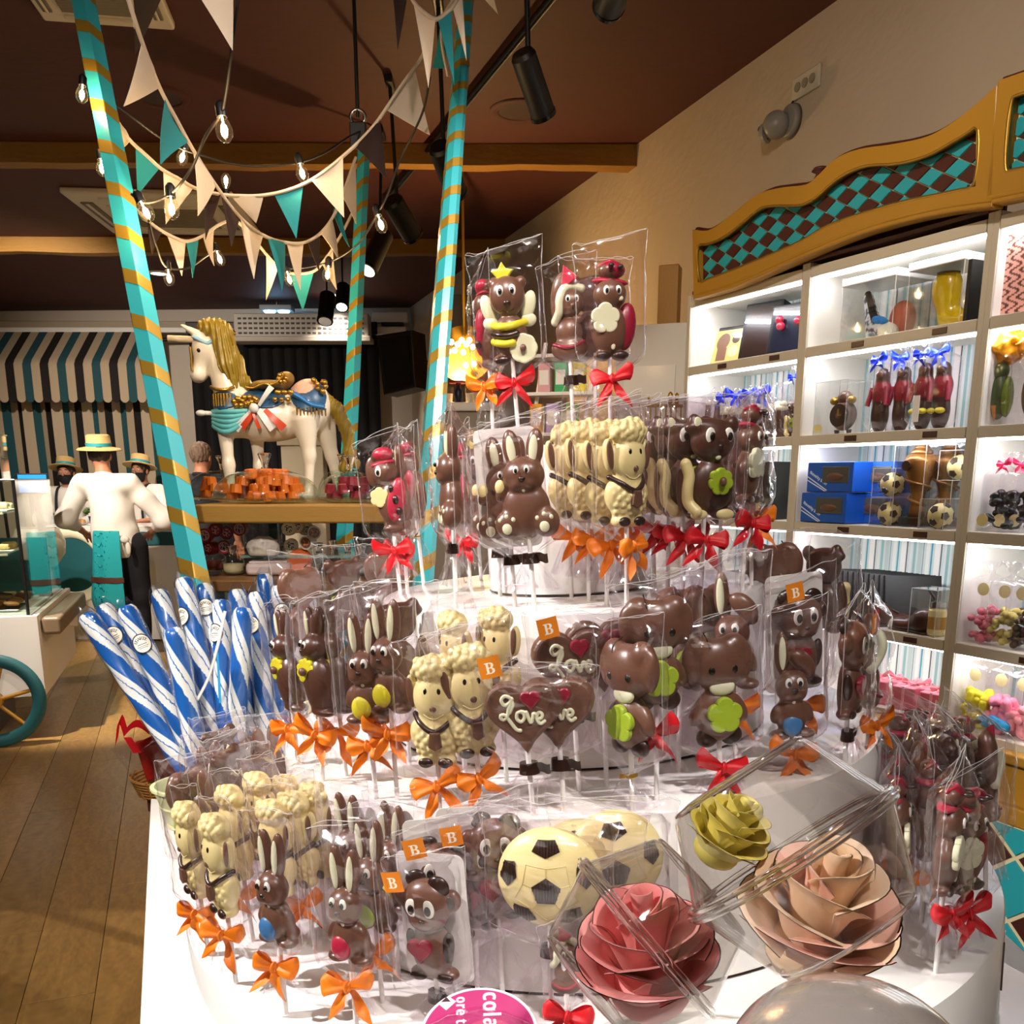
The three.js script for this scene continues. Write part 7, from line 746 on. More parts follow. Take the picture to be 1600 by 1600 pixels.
const LOL = [
  // kind, tier, base px, base py, figure bottom py, yaw, options
  ['bee', 1, 812, .965, 572, -6, { bow: 'red', label: 'bee lollipop with a yellow crown, white wings and red bow on the top drum', head: 1.6 }],
  ['ladybugSide', 1, 772, 1.03, 578, -78, { bow: 'orange', label: 'lollipop turned edge on with an orange bow, left of the crowned bee' }],
  ['girl', 1, 897, 1.02, 568, -12, { bow: 'band', label: 'girl lollipop with pink pointed hat and white hair beside the ladybird on the top drum' }],
  ['ladybug', 1, 954, .955, 566, 10, { bow: 'red', label: 'ladybird lollipop with red hat and cream clover, the highest one, with a red bow', head: 1.9 }],
  ['skunk', 1, 930, 1.05, 566, 165, { label: 'lollipop seen from the back behind the highest ladybird' }],
  // second drum
  ['ladybugSide', 2, 626, 930, 835, -8, { bow: 'red', label: 'ladybird lollipop with pink hat and spotted wing, leftmost in front on the second drum' }],
  ['bunny', 2, 637, 927, 836, -75, { bow: 'red', label: 'brown lollipop half hidden right behind the pink hatted ladybird', egg: 'lime' }],
  ['ladybugSide', 2, 662, 914, 815, -60, { bow: 'gold', label: 'brown lollipop with gold tie between the ladybird and the narrow edge on lollipop' }],
  ['sitBunny', 2, 713, 951, 828, -82, { bow: 'band', label: 'narrow lollipop seen edge on with a dark ribbon band, left of the sitting bunny' }],
  ['ladybugSide', 2, 735, 915, 822, -70, { bow: 'red', label: 'lollipop with a red bow tucked behind the narrow edge on one' }],
  ['bee', 2, 752, 906, 812, -20, { bow: 'band', label: 'bee lollipop with yellow crown behind, left of the sitting bunny' }],
  ['sitBunny', 2, 805, 948, 846, -6, { bow: 'band', label: 'sitting bunny lollipop with white paw pads and dark ribbon on the second drum', head: 1.3, card: 1 }],
  ['sitBunny', 2, 836, 955, 842, -14, { bow: 'band', label: 'sitting bunny lollipop right behind another, its dark ribbon hanging lowest', card: 0, tilt: 2 }],
  ['sitBunny', 2, 822, 926, 838, -8, { bow: 'band', label: 'sitting bunny lollipop last of the three in a row', s: .98 }],
  ['sheep', 2, 979, 951, 824, 30, { bow: 'orange', label: 'white chocolate sheep lollipop foremost of the four sheep on the second drum', bowYaw: 25 }],
  ['sheep', 2, 948, 946, 822, 28, { bow: 'orange', label: 'white chocolate sheep lollipop second from the front in the row of four' }],
  ['sheep', 2, 920, 940, 814, 30, { bow: 'orange', label: 'white chocolate sheep lollipop third from the front in the row of four', bowYaw: -20 }],
  ['sheep', 2, 893, 934, 812, 30, { bow: 'orange', label: 'white chocolate sheep lollipop rearmost of the four in the row' }],
  ['skunk', 2, 1094, 938, 814, 16, { bow: 'red', label: 'skunk lollipop with big eyes and lime flower foremost on the second drum' }],
  ['skunk', 2, 1067, 934, 810, 14, { bow: 'red', label: 'skunk lollipop second of its row, showing its cream tail' }],
  ['skunk', 2, 1043, 928, 806, 14, { bow: 'red', label: 'skunk lollipop third of its row on the second drum' }],
  ['skunk', 2, 1023, 922, 802, 14, { bow: 'red', label: 'skunk lollipop rearmost of its row on the second drum' }],
  ['ladybug', 2, 1160, 921, 790, 55, { bow: 'red', label: 'ladybird lollipop in crinkled wrap at the right edge of the second drum' }],
  ['ladybug', 2, 1174, 914, 788, 60, { bow: 'orange', label: 'lollipop with an orange bow half hidden at the right edge of the second drum' }],
  ['bear', 2, 1125, 908, 800, 170, { label: 'lollipop seen from behind between the skunks and the rightmost ladybird' }],
  // third drum
  ['flowerBunny', 3, 497, 1222, 1118, -38, { bow: 'orange', label: 'bunny lollipop holding a yellow sunflower at the left of the third drum' }],
  ['flowerBunny', 3, 466, 1192, 1110, -46, { bow: 'orange', label: 'sunflower bunny lollipop leftmost of all on the third drum' }],
  ['flowerBunny', 3, 541, 1212, 1112, -30, { bow: 'orange', label: 'dark bunny lollipop with a faint sunflower right of the leading sunflower bunny' }],
  ['bunny', 3, 578, 1252, 1132, -16, { bow: 'orange', egg: 'yellow', label: 'bunny lollipop with long white lined ears and a yellow egg on the third drum', head: 1.8 }],
  ['bunny', 3, 621, 1250, 1112, -28, { bow: 'orange', egg: 'yellow', label: 'bunny lollipop close behind the yellow egg bunny, its bow nearly edge on' }],
  ['skunk', 3, 640, 1190, 1085, -160, { label: 'lollipop seen from the back behind the yellow egg bunny' }],
  ['sheep', 3, 682, 1268, 1198, -8, { bow: 'orange', label: 'white chocolate sheep lollipop in front on the third drum, big orange bow below', s: 1.02 }],
  ['sheep', 3, 752, 1262, 1180, 8, { bow: 'orange', label: 'white chocolate sheep lollipop looking over the shoulder of the front sheep', s: 1.02 }],
  ['sheep', 3, 728, 1220, 1108, -55, { label: 'white chocolate sheep lollipop turned aside behind the front pair of sheep', s: .96 }],
  ['sheep', 3, 792, 1222, 1104, -38, { label: 'white chocolate sheep lollipop behind, between front sheep and rear heart', s: .96 }],
  ['heart', 3, 829, 1284, 1166, -4, { bow: 'band', label: 'heart lollipop with cream word Love, foremost of the hearts', card: 0, tag: 1, s: .8 }],
  ['heart', 3, 882, 1268, 1160, -12, { bow: 'band', label: 'heart lollipop tucked right behind the foremost heart', s: .8 }],
  ['heart', 3, 905, 1236, 1088, 10, { bow: 'band', label: 'heart lollipop with word Love standing higher behind the foremost heart', s: .86, tag: .9 }],
  ['heart', 3, 948, 1228, 1070, 10, { label: 'heart lollipop rearmost of the hearts, half covered', s: .85 }],
  ['bear', 3, 988, 1266, 1180, -52, { bow: 'gold', label: 'bear lollipop with lime leaf turned left, tied with gold', head: 1.5 }],
  ['bear', 3, 1026, 1250, 1110, 4, { bow: 'red', label: 'bear lollipop with cream muzzle between the two front bears', bowYaw: -45 }],
  ['bear', 3, 1126, 1242, 1166, 10, { bow: 'red', label: 'bear lollipop with cream muzzle and lime leaf, front right with a red bow' }],
  ['bear', 3, 1060, 1206, 1080, 30, { label: 'bear lollipop lying low behind, only the head showing' }],
  ['bear', 3, 1105, 1200, 1076, 34, { label: 'bear lollipop rearmost behind the bears' }],
  ['foldedBunny', 3, 1150, 1212, 1075, -20, { bow: 'orange', label: 'bunny lollipop with one pointed ear above the front right bear', s: 1.05 }],
  ['foldedBunny', 3, 1238, 1205, 1155, 4, { bow: 'orange', label: 'bunny lollipop with a folded ear and a blue egg on the third drum', head: 1.5 }],
  ['monkey', 3, 1250, 1172, 1072, 14, { card: 1, tag: 1, bow: 'orange', label: 'monkey lollipop with white card and orange letter tag behind the blue egg bunny' }],
  ['monkey', 3, 1320, 1190, 1120, 58, { bow: 'band', tag: .95, label: 'lollipop turned right with letter tag and dark band at right of the third drum' }],
  ['girl', 3, 1358, 1164, 1112, 70, { bow: 'orange', label: 'lollipop at the right rim of the third drum with an orange bow' }],
  ['bear', 3, 1215, 1120, 985, 150, { label: 'brown lollipop seen from behind beyond the letter tagged monkey' }],
  ['skunk', 3, 1290, 1118, 990, 120, { label: 'brown lollipop edge on at far right of the third drum' }],
  ['bear', 3, 480, 1120, 1010, -130, { label: 'brown lollipop seen from behind, far left of the third drum' }],
  ['skunk', 3, 560, 1092, 985, -150, { label: 'brown lollipop seen from behind, second along the far left rim' }],
  ['bear', 3, 620, 1076, 972, -165, { label: 'brown lollipop seen from behind, third along the far left rim' }],
  // lowest drum
  ['sheep', 4, 326, 1490, 1396, -50, { bow: 'orange', label: 'white chocolate sheep lollipop leftmost on the lowest drum' }],
  ['sheep', 4, 369, 1537, 1427, -48, { bow: 'orange', label: 'white chocolate sheep lollipop left of the blue egg bunny on the lowest drum' }],
  ['sheep', 4, 396, 1470, 1370, -48, { bow: 'orange', label: 'white chocolate sheep lollipop behind, shoulder to shoulder with the second sheep' }],
  ['sheep', 4, 432, 1440, 1345, -45, { label: 'white chocolate sheep lollipop whose head shows highest of the sheep' }],
  ['sheep', 4, 452, 1490, 1395, -40, { label: 'white chocolate sheep lollipop just behind the blue egg bunny' }],
  ['sheep', 4, 478, 1432, 1350, -42, { label: 'white chocolate sheep lollipop at the back below the third drum' }],
  ['sheep', 4, 492, 1480, 1380, -38, { bow: 'orange', label: 'white chocolate sheep lollipop between the blue egg and red egg bunnies' }],
  ['sheep', 4, 530, 1460, 1368, -36, { label: 'white chocolate sheep lollipop rightmost of those behind the dark bunnies' }],
  ['bunny', 4, 447, 1584, 1476, -34, { bow: 'orange', egg: 'eggBlue', label: 'dark bunny lollipop holding a blue egg on the lowest drum', head: 1.8 }],
  ['bunny', 4, 557, 1602, 1504, -26, { bow: 'orange', egg: 'pinkRed', label: 'bunny lollipop holding a red egg on the lowest drum', head: 2 }],
  ['bunny', 4, 598, 1566, 1455, -30, { bow: 'orange', egg: 'lime', label: 'bunny lollipop close behind the red egg bunny, half hidden' }],
  ['bunny', 4, 590, 1500, 1400, -34, { label: 'bunny lollipop with one ear showing between red egg bunny and monkey', egg: 'eggBlue' }],
  ['bunny', 4, 650, 1505, 1420, -38, { label: 'bunny lollipop with one ear showing behind the orange letter tags', egg: 'yellow' }],
  ['monkey', 4, 688, 1592, 1528, -20, { bow: 'band', card: 1, tag: 1, label: 'monkey lollipop with big eyes and a red heart in front of the letter tagged ones' }],
  ['monkey', 4, 715, 1568, 1470, 0, { card: 1, tag: 1, label: 'monkey lollipop on a white card with an orange letter tag behind the big eyed one' }],
  ['monkey', 4, 752, 1545, 1450, 4, { card: 1, tag: 1, label: 'monkey lollipop second behind, its letter tag just above the other' }],
  ['monkey', 4, 800, 1530, 1435, 8, { label: 'monkey lollipop beside the chocolate football, head showing' }],
  ['ball', 4, 862, 1592, 1452, -8, { bow: 'band', label: 'white chocolate football lollipop with dark ribbed patches, the front one' }],
  ['ball', 4, 915, 1560, 1436, -4, { label: 'white chocolate football lollipop right behind the front football', s: 1.02 }],
  ['ball', 4, 965, 1540, 1418, 6, { label: 'white chocolate football lollipop at the back, mostly behind the clear container' }],
  ['girl', 4, 890, 1612, 1560, -10, { bow: 'red', label: 'lollipop with a pink figure and red bow seen through the clear rose container', s: .6 }],
  ['ladybug', 4, 1498, 1492, 1392, 28, { bow: 'red', label: 'ladybird lollipop with cream clover at the right of the lowest drum', head: 1.8 }],
  ['ladybug', 4, 1462, 1520, 1392, 55, { bow: 'red', label: 'ladybird lollipop left of the clover ladybird on the lowest drum' }],
];
function gapTo(p, py) { let lo = 0, hi = .4; for (let i = 0; i < 30; i++) { const m = (lo + hi) / 2, q = p.clone().addScaledVector(TUP, m), y = q.y - EYE, yc = y * cosP - q.z * sinP, zc = -q.z * cosP - y * sinP; (PY - FOC * yc / zc > py) ? lo = m : hi = m; } return lo; }
for (const [kind, tier, bx, by, fy, yaw, o] of LOL) {
  let p; if (tier === 1) { const q = U(bx, 700, by), l = q.sub(TO).applyQuaternion(TQ.clone().invert()); p = tw(l.x, H[1], l.z); } else p = onTier(bx, by, tier);
  const l = p.clone().sub(TO).applyQuaternion(TQ.clone().invert()), R = { 1: .08, 2: .198, 3: .314, 4: .43 }[tier], r0 = { 1: 0, 2: .094, 3: .21, 4: .328 }[tier], r = Math.hypot(l.x, l.z), k = Math.min(R, Math.max(r0, r)) / r;
  if (tier > 1) p = tw(l.x * k, H[tier], l.z * k);
  lolly(kind, p, TQ, yaw, Math.max(.02, Math.min(.13, gapTo(p, fy))), { group: 'chocolate lollipops on the white stand', ...o });
}
// close packed rows on the left and right of the lowest and third drums, seen from the side or the back
const BACKS = [[4, 4, 318, 1395, -118], [4, 4, 345, 1372, -112], [4, 4, 372, 1352, -120], [4, 4, 400, 1338, -110], [4, 4, 355, 1420, -100], [4, 4, 385, 1398, -104], [4, 4, 418, 1372, -108], [4, 4, 436, 1330, -125],
  [4, 4, 1392, 1360, 112], [4, 4, 1425, 1345, 104], [4, 4, 1462, 1352, 100], [4, 4, 1505, 1365, 96], [4, 4, 1388, 1400, 84], [4, 4, 1424, 1395, 78], [4, 4, 1455, 1400, 82], [4, 4, 1400, 1445, 66], [4, 4, 1440, 1440, 70], [4, 4, 1540, 1400, 92], [4, 4, 1370, 1330, 120], [4, 4, 1415, 1318, 118]];
BACKS.forEach(([tier, , bx, by, yaw], i) => {
  const left = bx < 800, n = left ? i : i - 8, p = onTier(bx, by, tier), kinds = left ? ['bear', 'sitBunny', 'skunk'] : ['ladybug', 'girl', 'skunk', 'ladybug'], l = p.clone().sub(TO).applyQuaternion(TQ.clone().invert()), r = Math.hypot(l.x, l.z), k = Math.min(.425, Math.max(.33, r)) / r;
  lolly(kinds[i % kinds.length], tw(l.x * k, H[tier], l.z * k), TQ, yaw, .05 + .012 * (i % 3), { label: left ? 'brown lollipop seen edge on, ' + backWords[n] + ' of the packed rows beside the striped candy sticks' : 'wrapped lollipop seen edge on, ' + backWords[n] + ' of the packed rows near the right cabinet', group: left ? 'edge on lollipops at the left rim' : 'edge on lollipops at the right rim', bow: i % 4 === 0 ? 'orange' : undefined });
});

// ---------- striped candy sticks in a bucket at the left of the table ----------
{
  const stripe = tex(128, 256, (u, v) => { let s = ((u * 2 + v * 1) % 1 + 1) % 1, w = .04 * loop2(u, v, 3); s += w; const thin = Math.abs(s - .78) < .018; return s < .5 || thin ? [.10, .36, .64] : [.93, .91, .86]; });
  stripe.repeat.set(1, 3.0); M.candy = phys(0xffffff, .28, { map: stripe, clearcoat: .6, clearcoatRoughness: .15 });
  M.candyWrap = phys(0xf4f8ff, .07, { transmission: 1, thickness: 0, ior: 1.5 });
  const lab = print(128, 128, (g, w, h) => { g.clearRect(0, 0, w, h); g.fillStyle = '#161616'; g.beginPath(); g.arc(64, 64, 63, 0, 7); g.fill(); g.fillStyle = '#eeeadb'; g.beginPath(); g.arc(64, 64, 57, 0, 7); g.fill(); g.fillStyle = '#1c1c1c'; g.font = 'bold 28px serif'; g.textAlign = 'center'; const s = 'UGARTE'; [...s].forEach((c, i) => { g.save(); g.translate(64, 72); g.rotate((i - 2.5) * .36); g.fillText(c, 0, -32); g.restore(); }); g.fillRect(34, 66, 60, 4); g.fillRect(28, 80, 72, 3); g.fillRect(36, 90, 56, 3); });
  M.candyLabel = std(0xffffff, .4, { map: lab });
  const R = .0158, L = .34, cg = (() => { const p = [[.0005, 0], [R * .8, .002], [R, .01]]; for (let i = 1; i <= 30; i++) p.push([R, .01 + i / 30 * (L - .026)]); p.push([R * .94, L - .008], [R * .7, L - .002], [.0005, L]); const g = lathe(p, 26), q = g.attributes.position, uv = g.attributes.uv; for (let i = 0; i < q.count; i++) { const y = q.getY(i), a = Math.atan2(q.getX(i), q.getZ(i)), k = 1 + .035 * Math.sin(a * 4 + y * 90); q.setX(i, q.getX(i) * k); q.setZ(i, q.getZ(i) * k); uv.setY(i, y / L); } g.computeVertexNormals(); return g; })();
  const wg = [0, 1, 2].map(k => { const n = 24, rows = 30, pos = [], idx = []; for (let r = 0; r <= rows; r++) { const y = .05 + (L + .012 - .05) * r / rows, e = Math.max(0, (y - L + .02) / .03); for (let i = 0; i < n; i++) { const a = i / n * TAU, d = R * (1.13 - .55 * e * e) + .0016 * noise(Math.cos(a) * 3 + k * 4, y * 40, Math.sin(a) * 3) + .0022 * Math.max(0, Math.cos(a - 1 - k)) ** 8; pos.push(Math.sin(a) * d, y, Math.cos(a) * d); } } for (let r = 0; r < rows; r++) for (let i = 0; i < n; i++) { const a = r * n + i, b = r * n + (i + 1) % n; idx.push(a, b, b + n, a, b + n, a + n); } const g = new THREE.BufferGeometry(); g.setAttribute('position', new THREE.Float32BufferAttribute(pos, 3)); g.setIndex(idx); g.computeVertexNormals(); return toCreasedNormals(g, .5); });
  const lg = (() => { const N = 12, pos = [], uv = [], idx = []; for (let i = 0; i <= N; i++) for (let j = 0; j <= N; j++) { const x = (i / N * 2 - 1), y = (j / N * 2 - 1), l = Math.max(Math.abs(x), Math.abs(y)), h = Math.hypot(x, y) || 1, dx = x / h * l * .0165, dy = y / h * l * .0165, a = dx / (R * 1.17); pos.push(Math.sin(a) * R * 1.17, dy, Math.cos(a) * R * 1.17); uv.push(.5 + dx / .033, .5 + dy / .033); if (i < N && j < N) { const k = i * (N + 1) + j; idx.push(k, k + N + 1, k + N + 2, k, k + N + 2, k + 1); } } const g = new THREE.BufferGeometry(); g.setAttribute('position', new THREE.Float32BufferAttribute(pos, 3)); g.setAttribute('uv', new THREE.Float32BufferAttribute(uv, 2)); g.setIndex(idx); g.computeVertexNormals(); return g; })();
  // top pixel, bottom pixel, depth top and bottom, turn, has label
  const words = ['leftmost, leaning out furthest', 'second from the left, hidden behind two others', 'third from the left, carrying a big white label', 'short topped one left of the tall centre sticks', 'bright blue topped one standing low in front', 'tall one with a label on its left side', 'tall one with a broad label under its top', 'slim one behind the white plastic strip', 'white topped one left of the tilted label', 'blue topped one in front right of the strip', 'white one with the oval label near the wrapped rabbits', 'blue and white topped one at the back', 'one with the rightmost label', 'blue topped one behind the sunflower rabbits', 'white and blue one, highest and furthest right'];
  [[133, 958, 312, 1236, 1.5, 1.46, 0], [160, 944, 318, 1234, 1.56, 1.5, 1], [195, 946, 330, 1236, 1.5, 1.46, 1], [247, 922, 330, 1200, 1.62, 1.5, 0], [270, 980, 318, 1238, 1.44, 1.42, 0], [286, 902, 350, 1210, 1.6, 1.5, 1], [319, 912, 360, 1200, 1.68, 1.55, 1], [346, 936, 352, 1220, 1.58, 1.5, 1], [370, 920, 395, 1190, 1.68, 1.6, 0], [380, 948, 364, 1230, 1.52, 1.48, 0], [400, 924, 420, 1190, 1.64, 1.58, 1], [414, 896, 412, 1170, 1.76, 1.66, 0], [437, 914, 440, 1180, 1.66, 1.6, 1], [466, 918, 452, 1190, 1.74, 1.62, 0], [486, 886, 470, 1170, 1.84, 1.7, 0]].forEach(([x, y, bx, by, d, db, lb], i) => {
    const a = U(x, y, d), dir = U(bx, by, db).sub(a).normalize(), base = a.clone().addScaledVector(dir, L), t = thing('candy_stick', 'blue and white striped candy stick, ' + words[i], 'candy stick', base, 0, 'striped candy sticks');
    t.quaternion.setFromUnitVectors(V(0, 1, 0), dir.clone().negate()); t.rotateY(i * 1.3); part(t, 'candy', cg, M.candy); part(t, 'clear_wrap', wg[i % 3], M.candyWrap); if (lb) { const m = part(t, 'round_label', lg, M.candyLabel); m.position.y = L - .05 - .01 * (i % 3); m.rotation.y = -i * 1.3 + [0, -.1, .35, 0, 0, -.7, .1, -.5, 0, 0, -.5, 0, .5][i]; }
  });
  const foot = H[0] + .0012, bl = onTier(345, 1284, 0).sub(TO).applyQuaternion(TQ.clone().invert()), b = thing('candy_bucket', 'pale green metal bucket on the table corner holding the striped candy sticks', 'bucket', tw(bl.x, foot, bl.z)); b.quaternion.copy(TQ);
  part(b, 'bucket', toCreasedNormals(lathe([[.001, 0], [.052, 0], [.054, .003], [.064, .055], [.066, .062], [.0685, .064], [.0685, .068], [.064, .0685], [.0625, .062], [.05, .004], [.001, .004]], 40).scale(1.5, 1, 1), .6), phys(0xc6cb9c, .4)); part(b, 'bead_ring', new THREE.TorusGeometry(.0605, .002, 8, 48).rotateX(Math.PI / 2).scale(1.5, 1, 1).translate(0, .036, 0), phys(0xc6cb9c, .4)); part(b, 'foot_ring', new THREE.TorusGeometry(.053, .0035, 8, 48).rotateX(Math.PI / 2).scale(1.5, 1, 1).translate(0, .0035, 0), phys(0xd8d6a5, .4));
  const st = thing('plastic_strip', 'white plastic strip curving between the candy sticks', 'strip', [0, 0, 0]); part(st, 'strip', tube([U(352, 955, 1.47), U(340, 1010, 1.46), U(325, 1060, 1.45), U(308, 1094, 1.44)], .0025, 24, 6), M.white); part(st, 'blue_end', bar(U(340, 1020, 1.46), U(344, 1098, 1.45), .002, .0025, 6), phys(0x31a7e8, .3));
  // basket with red sweets behind the table corner
  const p = U(262, 1238, 1.86), k = thing('gift_basket', 'small wicker basket of red sweets with red ribbon, behind the candy sticks', 'basket', p, .2), wv = []; for (let r = 0; r < 6; r++) wv.push(new THREE.TorusGeometry(.055 + r * .003, .0035, 6, 40).rotateX(Math.PI / 2).translate(0, .005 + r * .007, 0)); for (let a = 0; a < 16; a++) wv.push(bar(V(Math.cos(a / 16 * TAU) * .055, 0, Math.sin(a / 16 * TAU) * .055), V(Math.cos(a / 16 * TAU) * .072, .045, Math.sin(a / 16 * TAU) * .072), .0028, .0028, 6)); part(k, 'wicker', mg(wv), std(0xa9793a, .7)); part(k, 'bottom', cyl(.055, .055, .006, 24), std(0x96682f, .7));
  for (let i = 0; i < 7; i++) part(k, 'red_sweet', mv(box(.045, .09, .012, .004), -.03 + .018 * i, .07 + .01 * (i % 2), -.02 + .012 * (i % 3), rr(-.3, .1), rr(-.6, .6), .35 + rr(-.15, .15)), phys(0x9c1712, .35)); const w = bagGeo(12, 13, 9, 5, 2.3, 3); part(k, 'cellophane_wrap', w.g.rotateZ(.5).translate(.02, .01, 0), M.film); part(k, 'ribbon', mg([strip(12, s => [[-.075 - .02 * s, .13 + .03 * Math.sin(s * 4), .01], [-.065 - .02 * s, .145 + .03 * Math.sin(s * 4) + .01 * s, .014]]), strip(12, s => [[-.075 + .05 * s, .13 + .02 * Math.sin(s * 3), .012], [-.07 + .05 * s, .147 + .02 * Math.sin(s * 3), .016]]), strip(12, s => [[-.075 + .016 * s, .13 - .035 * s, .014], [-.06 + .018 * s, .13 - .035 * s, .014]])]), M.redSatin);
  const stl = thing('basket_stool', 'dark stool hidden behind the table that carries the wicker basket', 'stool', [p.x + .02, 0, p.z - .02]); part(stl, 'seat', box(.1, .03, .12, .004, 0, p.y - .0155, 0), M.mid); for (const x of [-.035, .035]) for (const z of [-.045, .045]) part(stl, 'leg', cyl(.01, .01, p.y - .03, 8, x, 0, z), M.mid);
}
// ---------- clear containers with sugar roses in the foreground ----------
function petal(R, h, wid, open, curl, k) {
  const N = 14, Mv = 10, pos = [], idx = []; const f = (u, v, o) => { const a = u * wid * (1 - .25 * (1 - v)), edge = 1 - .18 * Math.abs(u) ** 2.5 * v, r = R * (.35 + .65 * Math.pow(v, .6)) + open * v * v + (v > .7 ? curl * (v - .7) ** 1.5 * 3 : 0) + o + .0012 * noise(u * 2 + k, v * 2, k), y = h * v * edge - (v > .85 ? curl * (v - .85) * 1.2 : 0); return [Math.sin(a) * r, y, Math.cos(a) * r]; };
  for (const o of [0, -.0014]) for (let i = 0; i <= N; i++) for (let j = 0; j <= Mv; j++) pos.push(...f(i / N * 2 - 1, j / Mv, o)); const B0 = (N + 1) * (Mv + 1), at = (i, j, s) => s * B0 + i * (Mv + 1) + j;
  for (let i = 0; i < N; i++) for (let j = 0; j < Mv; j++) { idx.push(at(i, j, 0), at(i + 1, j, 0), at(i + 1, j + 1, 0), at(i, j, 0), at(i + 1, j + 1, 0), at(i, j + 1, 0)); idx.push(at(i, j, 1), at(i + 1, j + 1, 1), at(i + 1, j, 1), at(i, j, 1), at(i, j + 1, 1), at(i + 1, j + 1, 1)); }
  for (let i = 0; i < N; i++) idx.push(at(i, Mv, 0), at(i + 1, Mv, 0), at(i + 1, Mv, 1), at(i, Mv, 0), at(i + 1, Mv, 1), at(i, Mv, 1)); for (const i of [0, N]) for (let j = 0; j < Mv; j++) idx.push(at(i, j, 0), at(i, j + 1, 0), at(i, j + 1, 1), at(i, j, 0), at(i, j + 1, 1), at(i, j, 1));
  const g = new THREE.BufferGeometry(); g.setAttribute('position', new THREE.Float32BufferAttribute(pos, 3)); g.setIndex(idx); g.computeVertexNormals(); return g;
}
function rose(label, p, axis, s, mats) {
  const t = thing('sugar_rose', label, 'sugar rose', p); t.quaternion.setFromUnitVectors(V(0, 1, 0), axis.clone().normalize()); t.scale.setScalar(s);
  part(t, 'bud', petal(.006, .05, 2.9, .0005, .0, 1).translate(0, .006, 0), mats[0]); part(t, 'bud', petal(.0095, .049, 2.3, .0015, .001, 2).rotateY(2.2).translate(0, .005, 0), mats[0]);
  const rings = [[3, .014, .048, 1.35, .002, .005, .003], [3, .019, .044, 1.35, .004, .009, 0], [4, .0245, .038, 1.2, .005, .012, -.005], [4, .028, .032, 1.2, .005, .013, -.013]]; let k = 3;
  rings.forEach(([n, R, h, w, o, c, dy], r) => { for (let i = 0; i < n; i++) { const q = petal(R, h, w, o, c, k += 1.7); q.rotateX(rr(-.06, .06)); part(t, 'petal', q.rotateY(i / n * TAU + r * .8 + .4).translate(0, dy + rr(-.003, .003), 0), mats[(i + r) % mats.length]); } });
  part(t, 'calyx', mv(ball(.022, .014, .022), 0, -.006, 0), mats[0]); return t;
}
const pinkR = [phys(0xf6a09f, .5, { sheen: .3 }), phys(0xf8acaa, .5, { sheen: .3 })], peachR = [phys(0xf7d8b4, .5, { sheen: .3 }), phys(0xf8dfc4, .5, { sheen: .3 }), phys(0xf6c6b4, .5, { sheen: .3 })], yellowR = [phys(0xe9dc70, .5), phys(0xece28c, .5)];
M.shell = phys(0xdfdbd9, .05, { transmission: 1, thickness: 0, ior: 1.75 }); M.shellRim = phys(0xf2f0ee, .05, { transmission: 1, thickness: .003, ior: 1.5 });
function container(label, p, axis, s) {
  const t = thing('clear_container', label, 'container', p, 0, 'clear rose containers'); t.quaternion.setFromUnitVectors(V(0, 1, 0), axis.clone().normalize()); t.scale.setScalar(s);
  const half = []; for (const [r, y] of [[.001, .047], [.03, .047], [.036, .0455], [.0395, .042], [.042, .036], [.05, .016], [.0545, .005], [.0555, .001]]) half.push([r, y]);
  part(t, 'upper_shell', lathe(half.slice().reverse(), 56), M.shell); part(t, 'lower_shell', lathe(half.map(([r, y]) => [r, -y]), 56), M.shell);
  for (const y of [-.0022, .0022]) part(t, 'rim', new THREE.TorusGeometry(.0572, .0016, 8, 72).rotateX(Math.PI / 2).translate(0, y, 0), M.shellRim); part(t, 'flange', lathe([[.0555, .001], [.0605, .001], [.0605, -.001], [.0555, -.001]], 72), M.shell);
  for (const y of [.0448, -.0448]) part(t, 'end_bead', new THREE.TorusGeometry(.0365, .0011, 8, 56).rotateX(Math.PI / 2).translate(0, y, 0), M.shellRim);
}
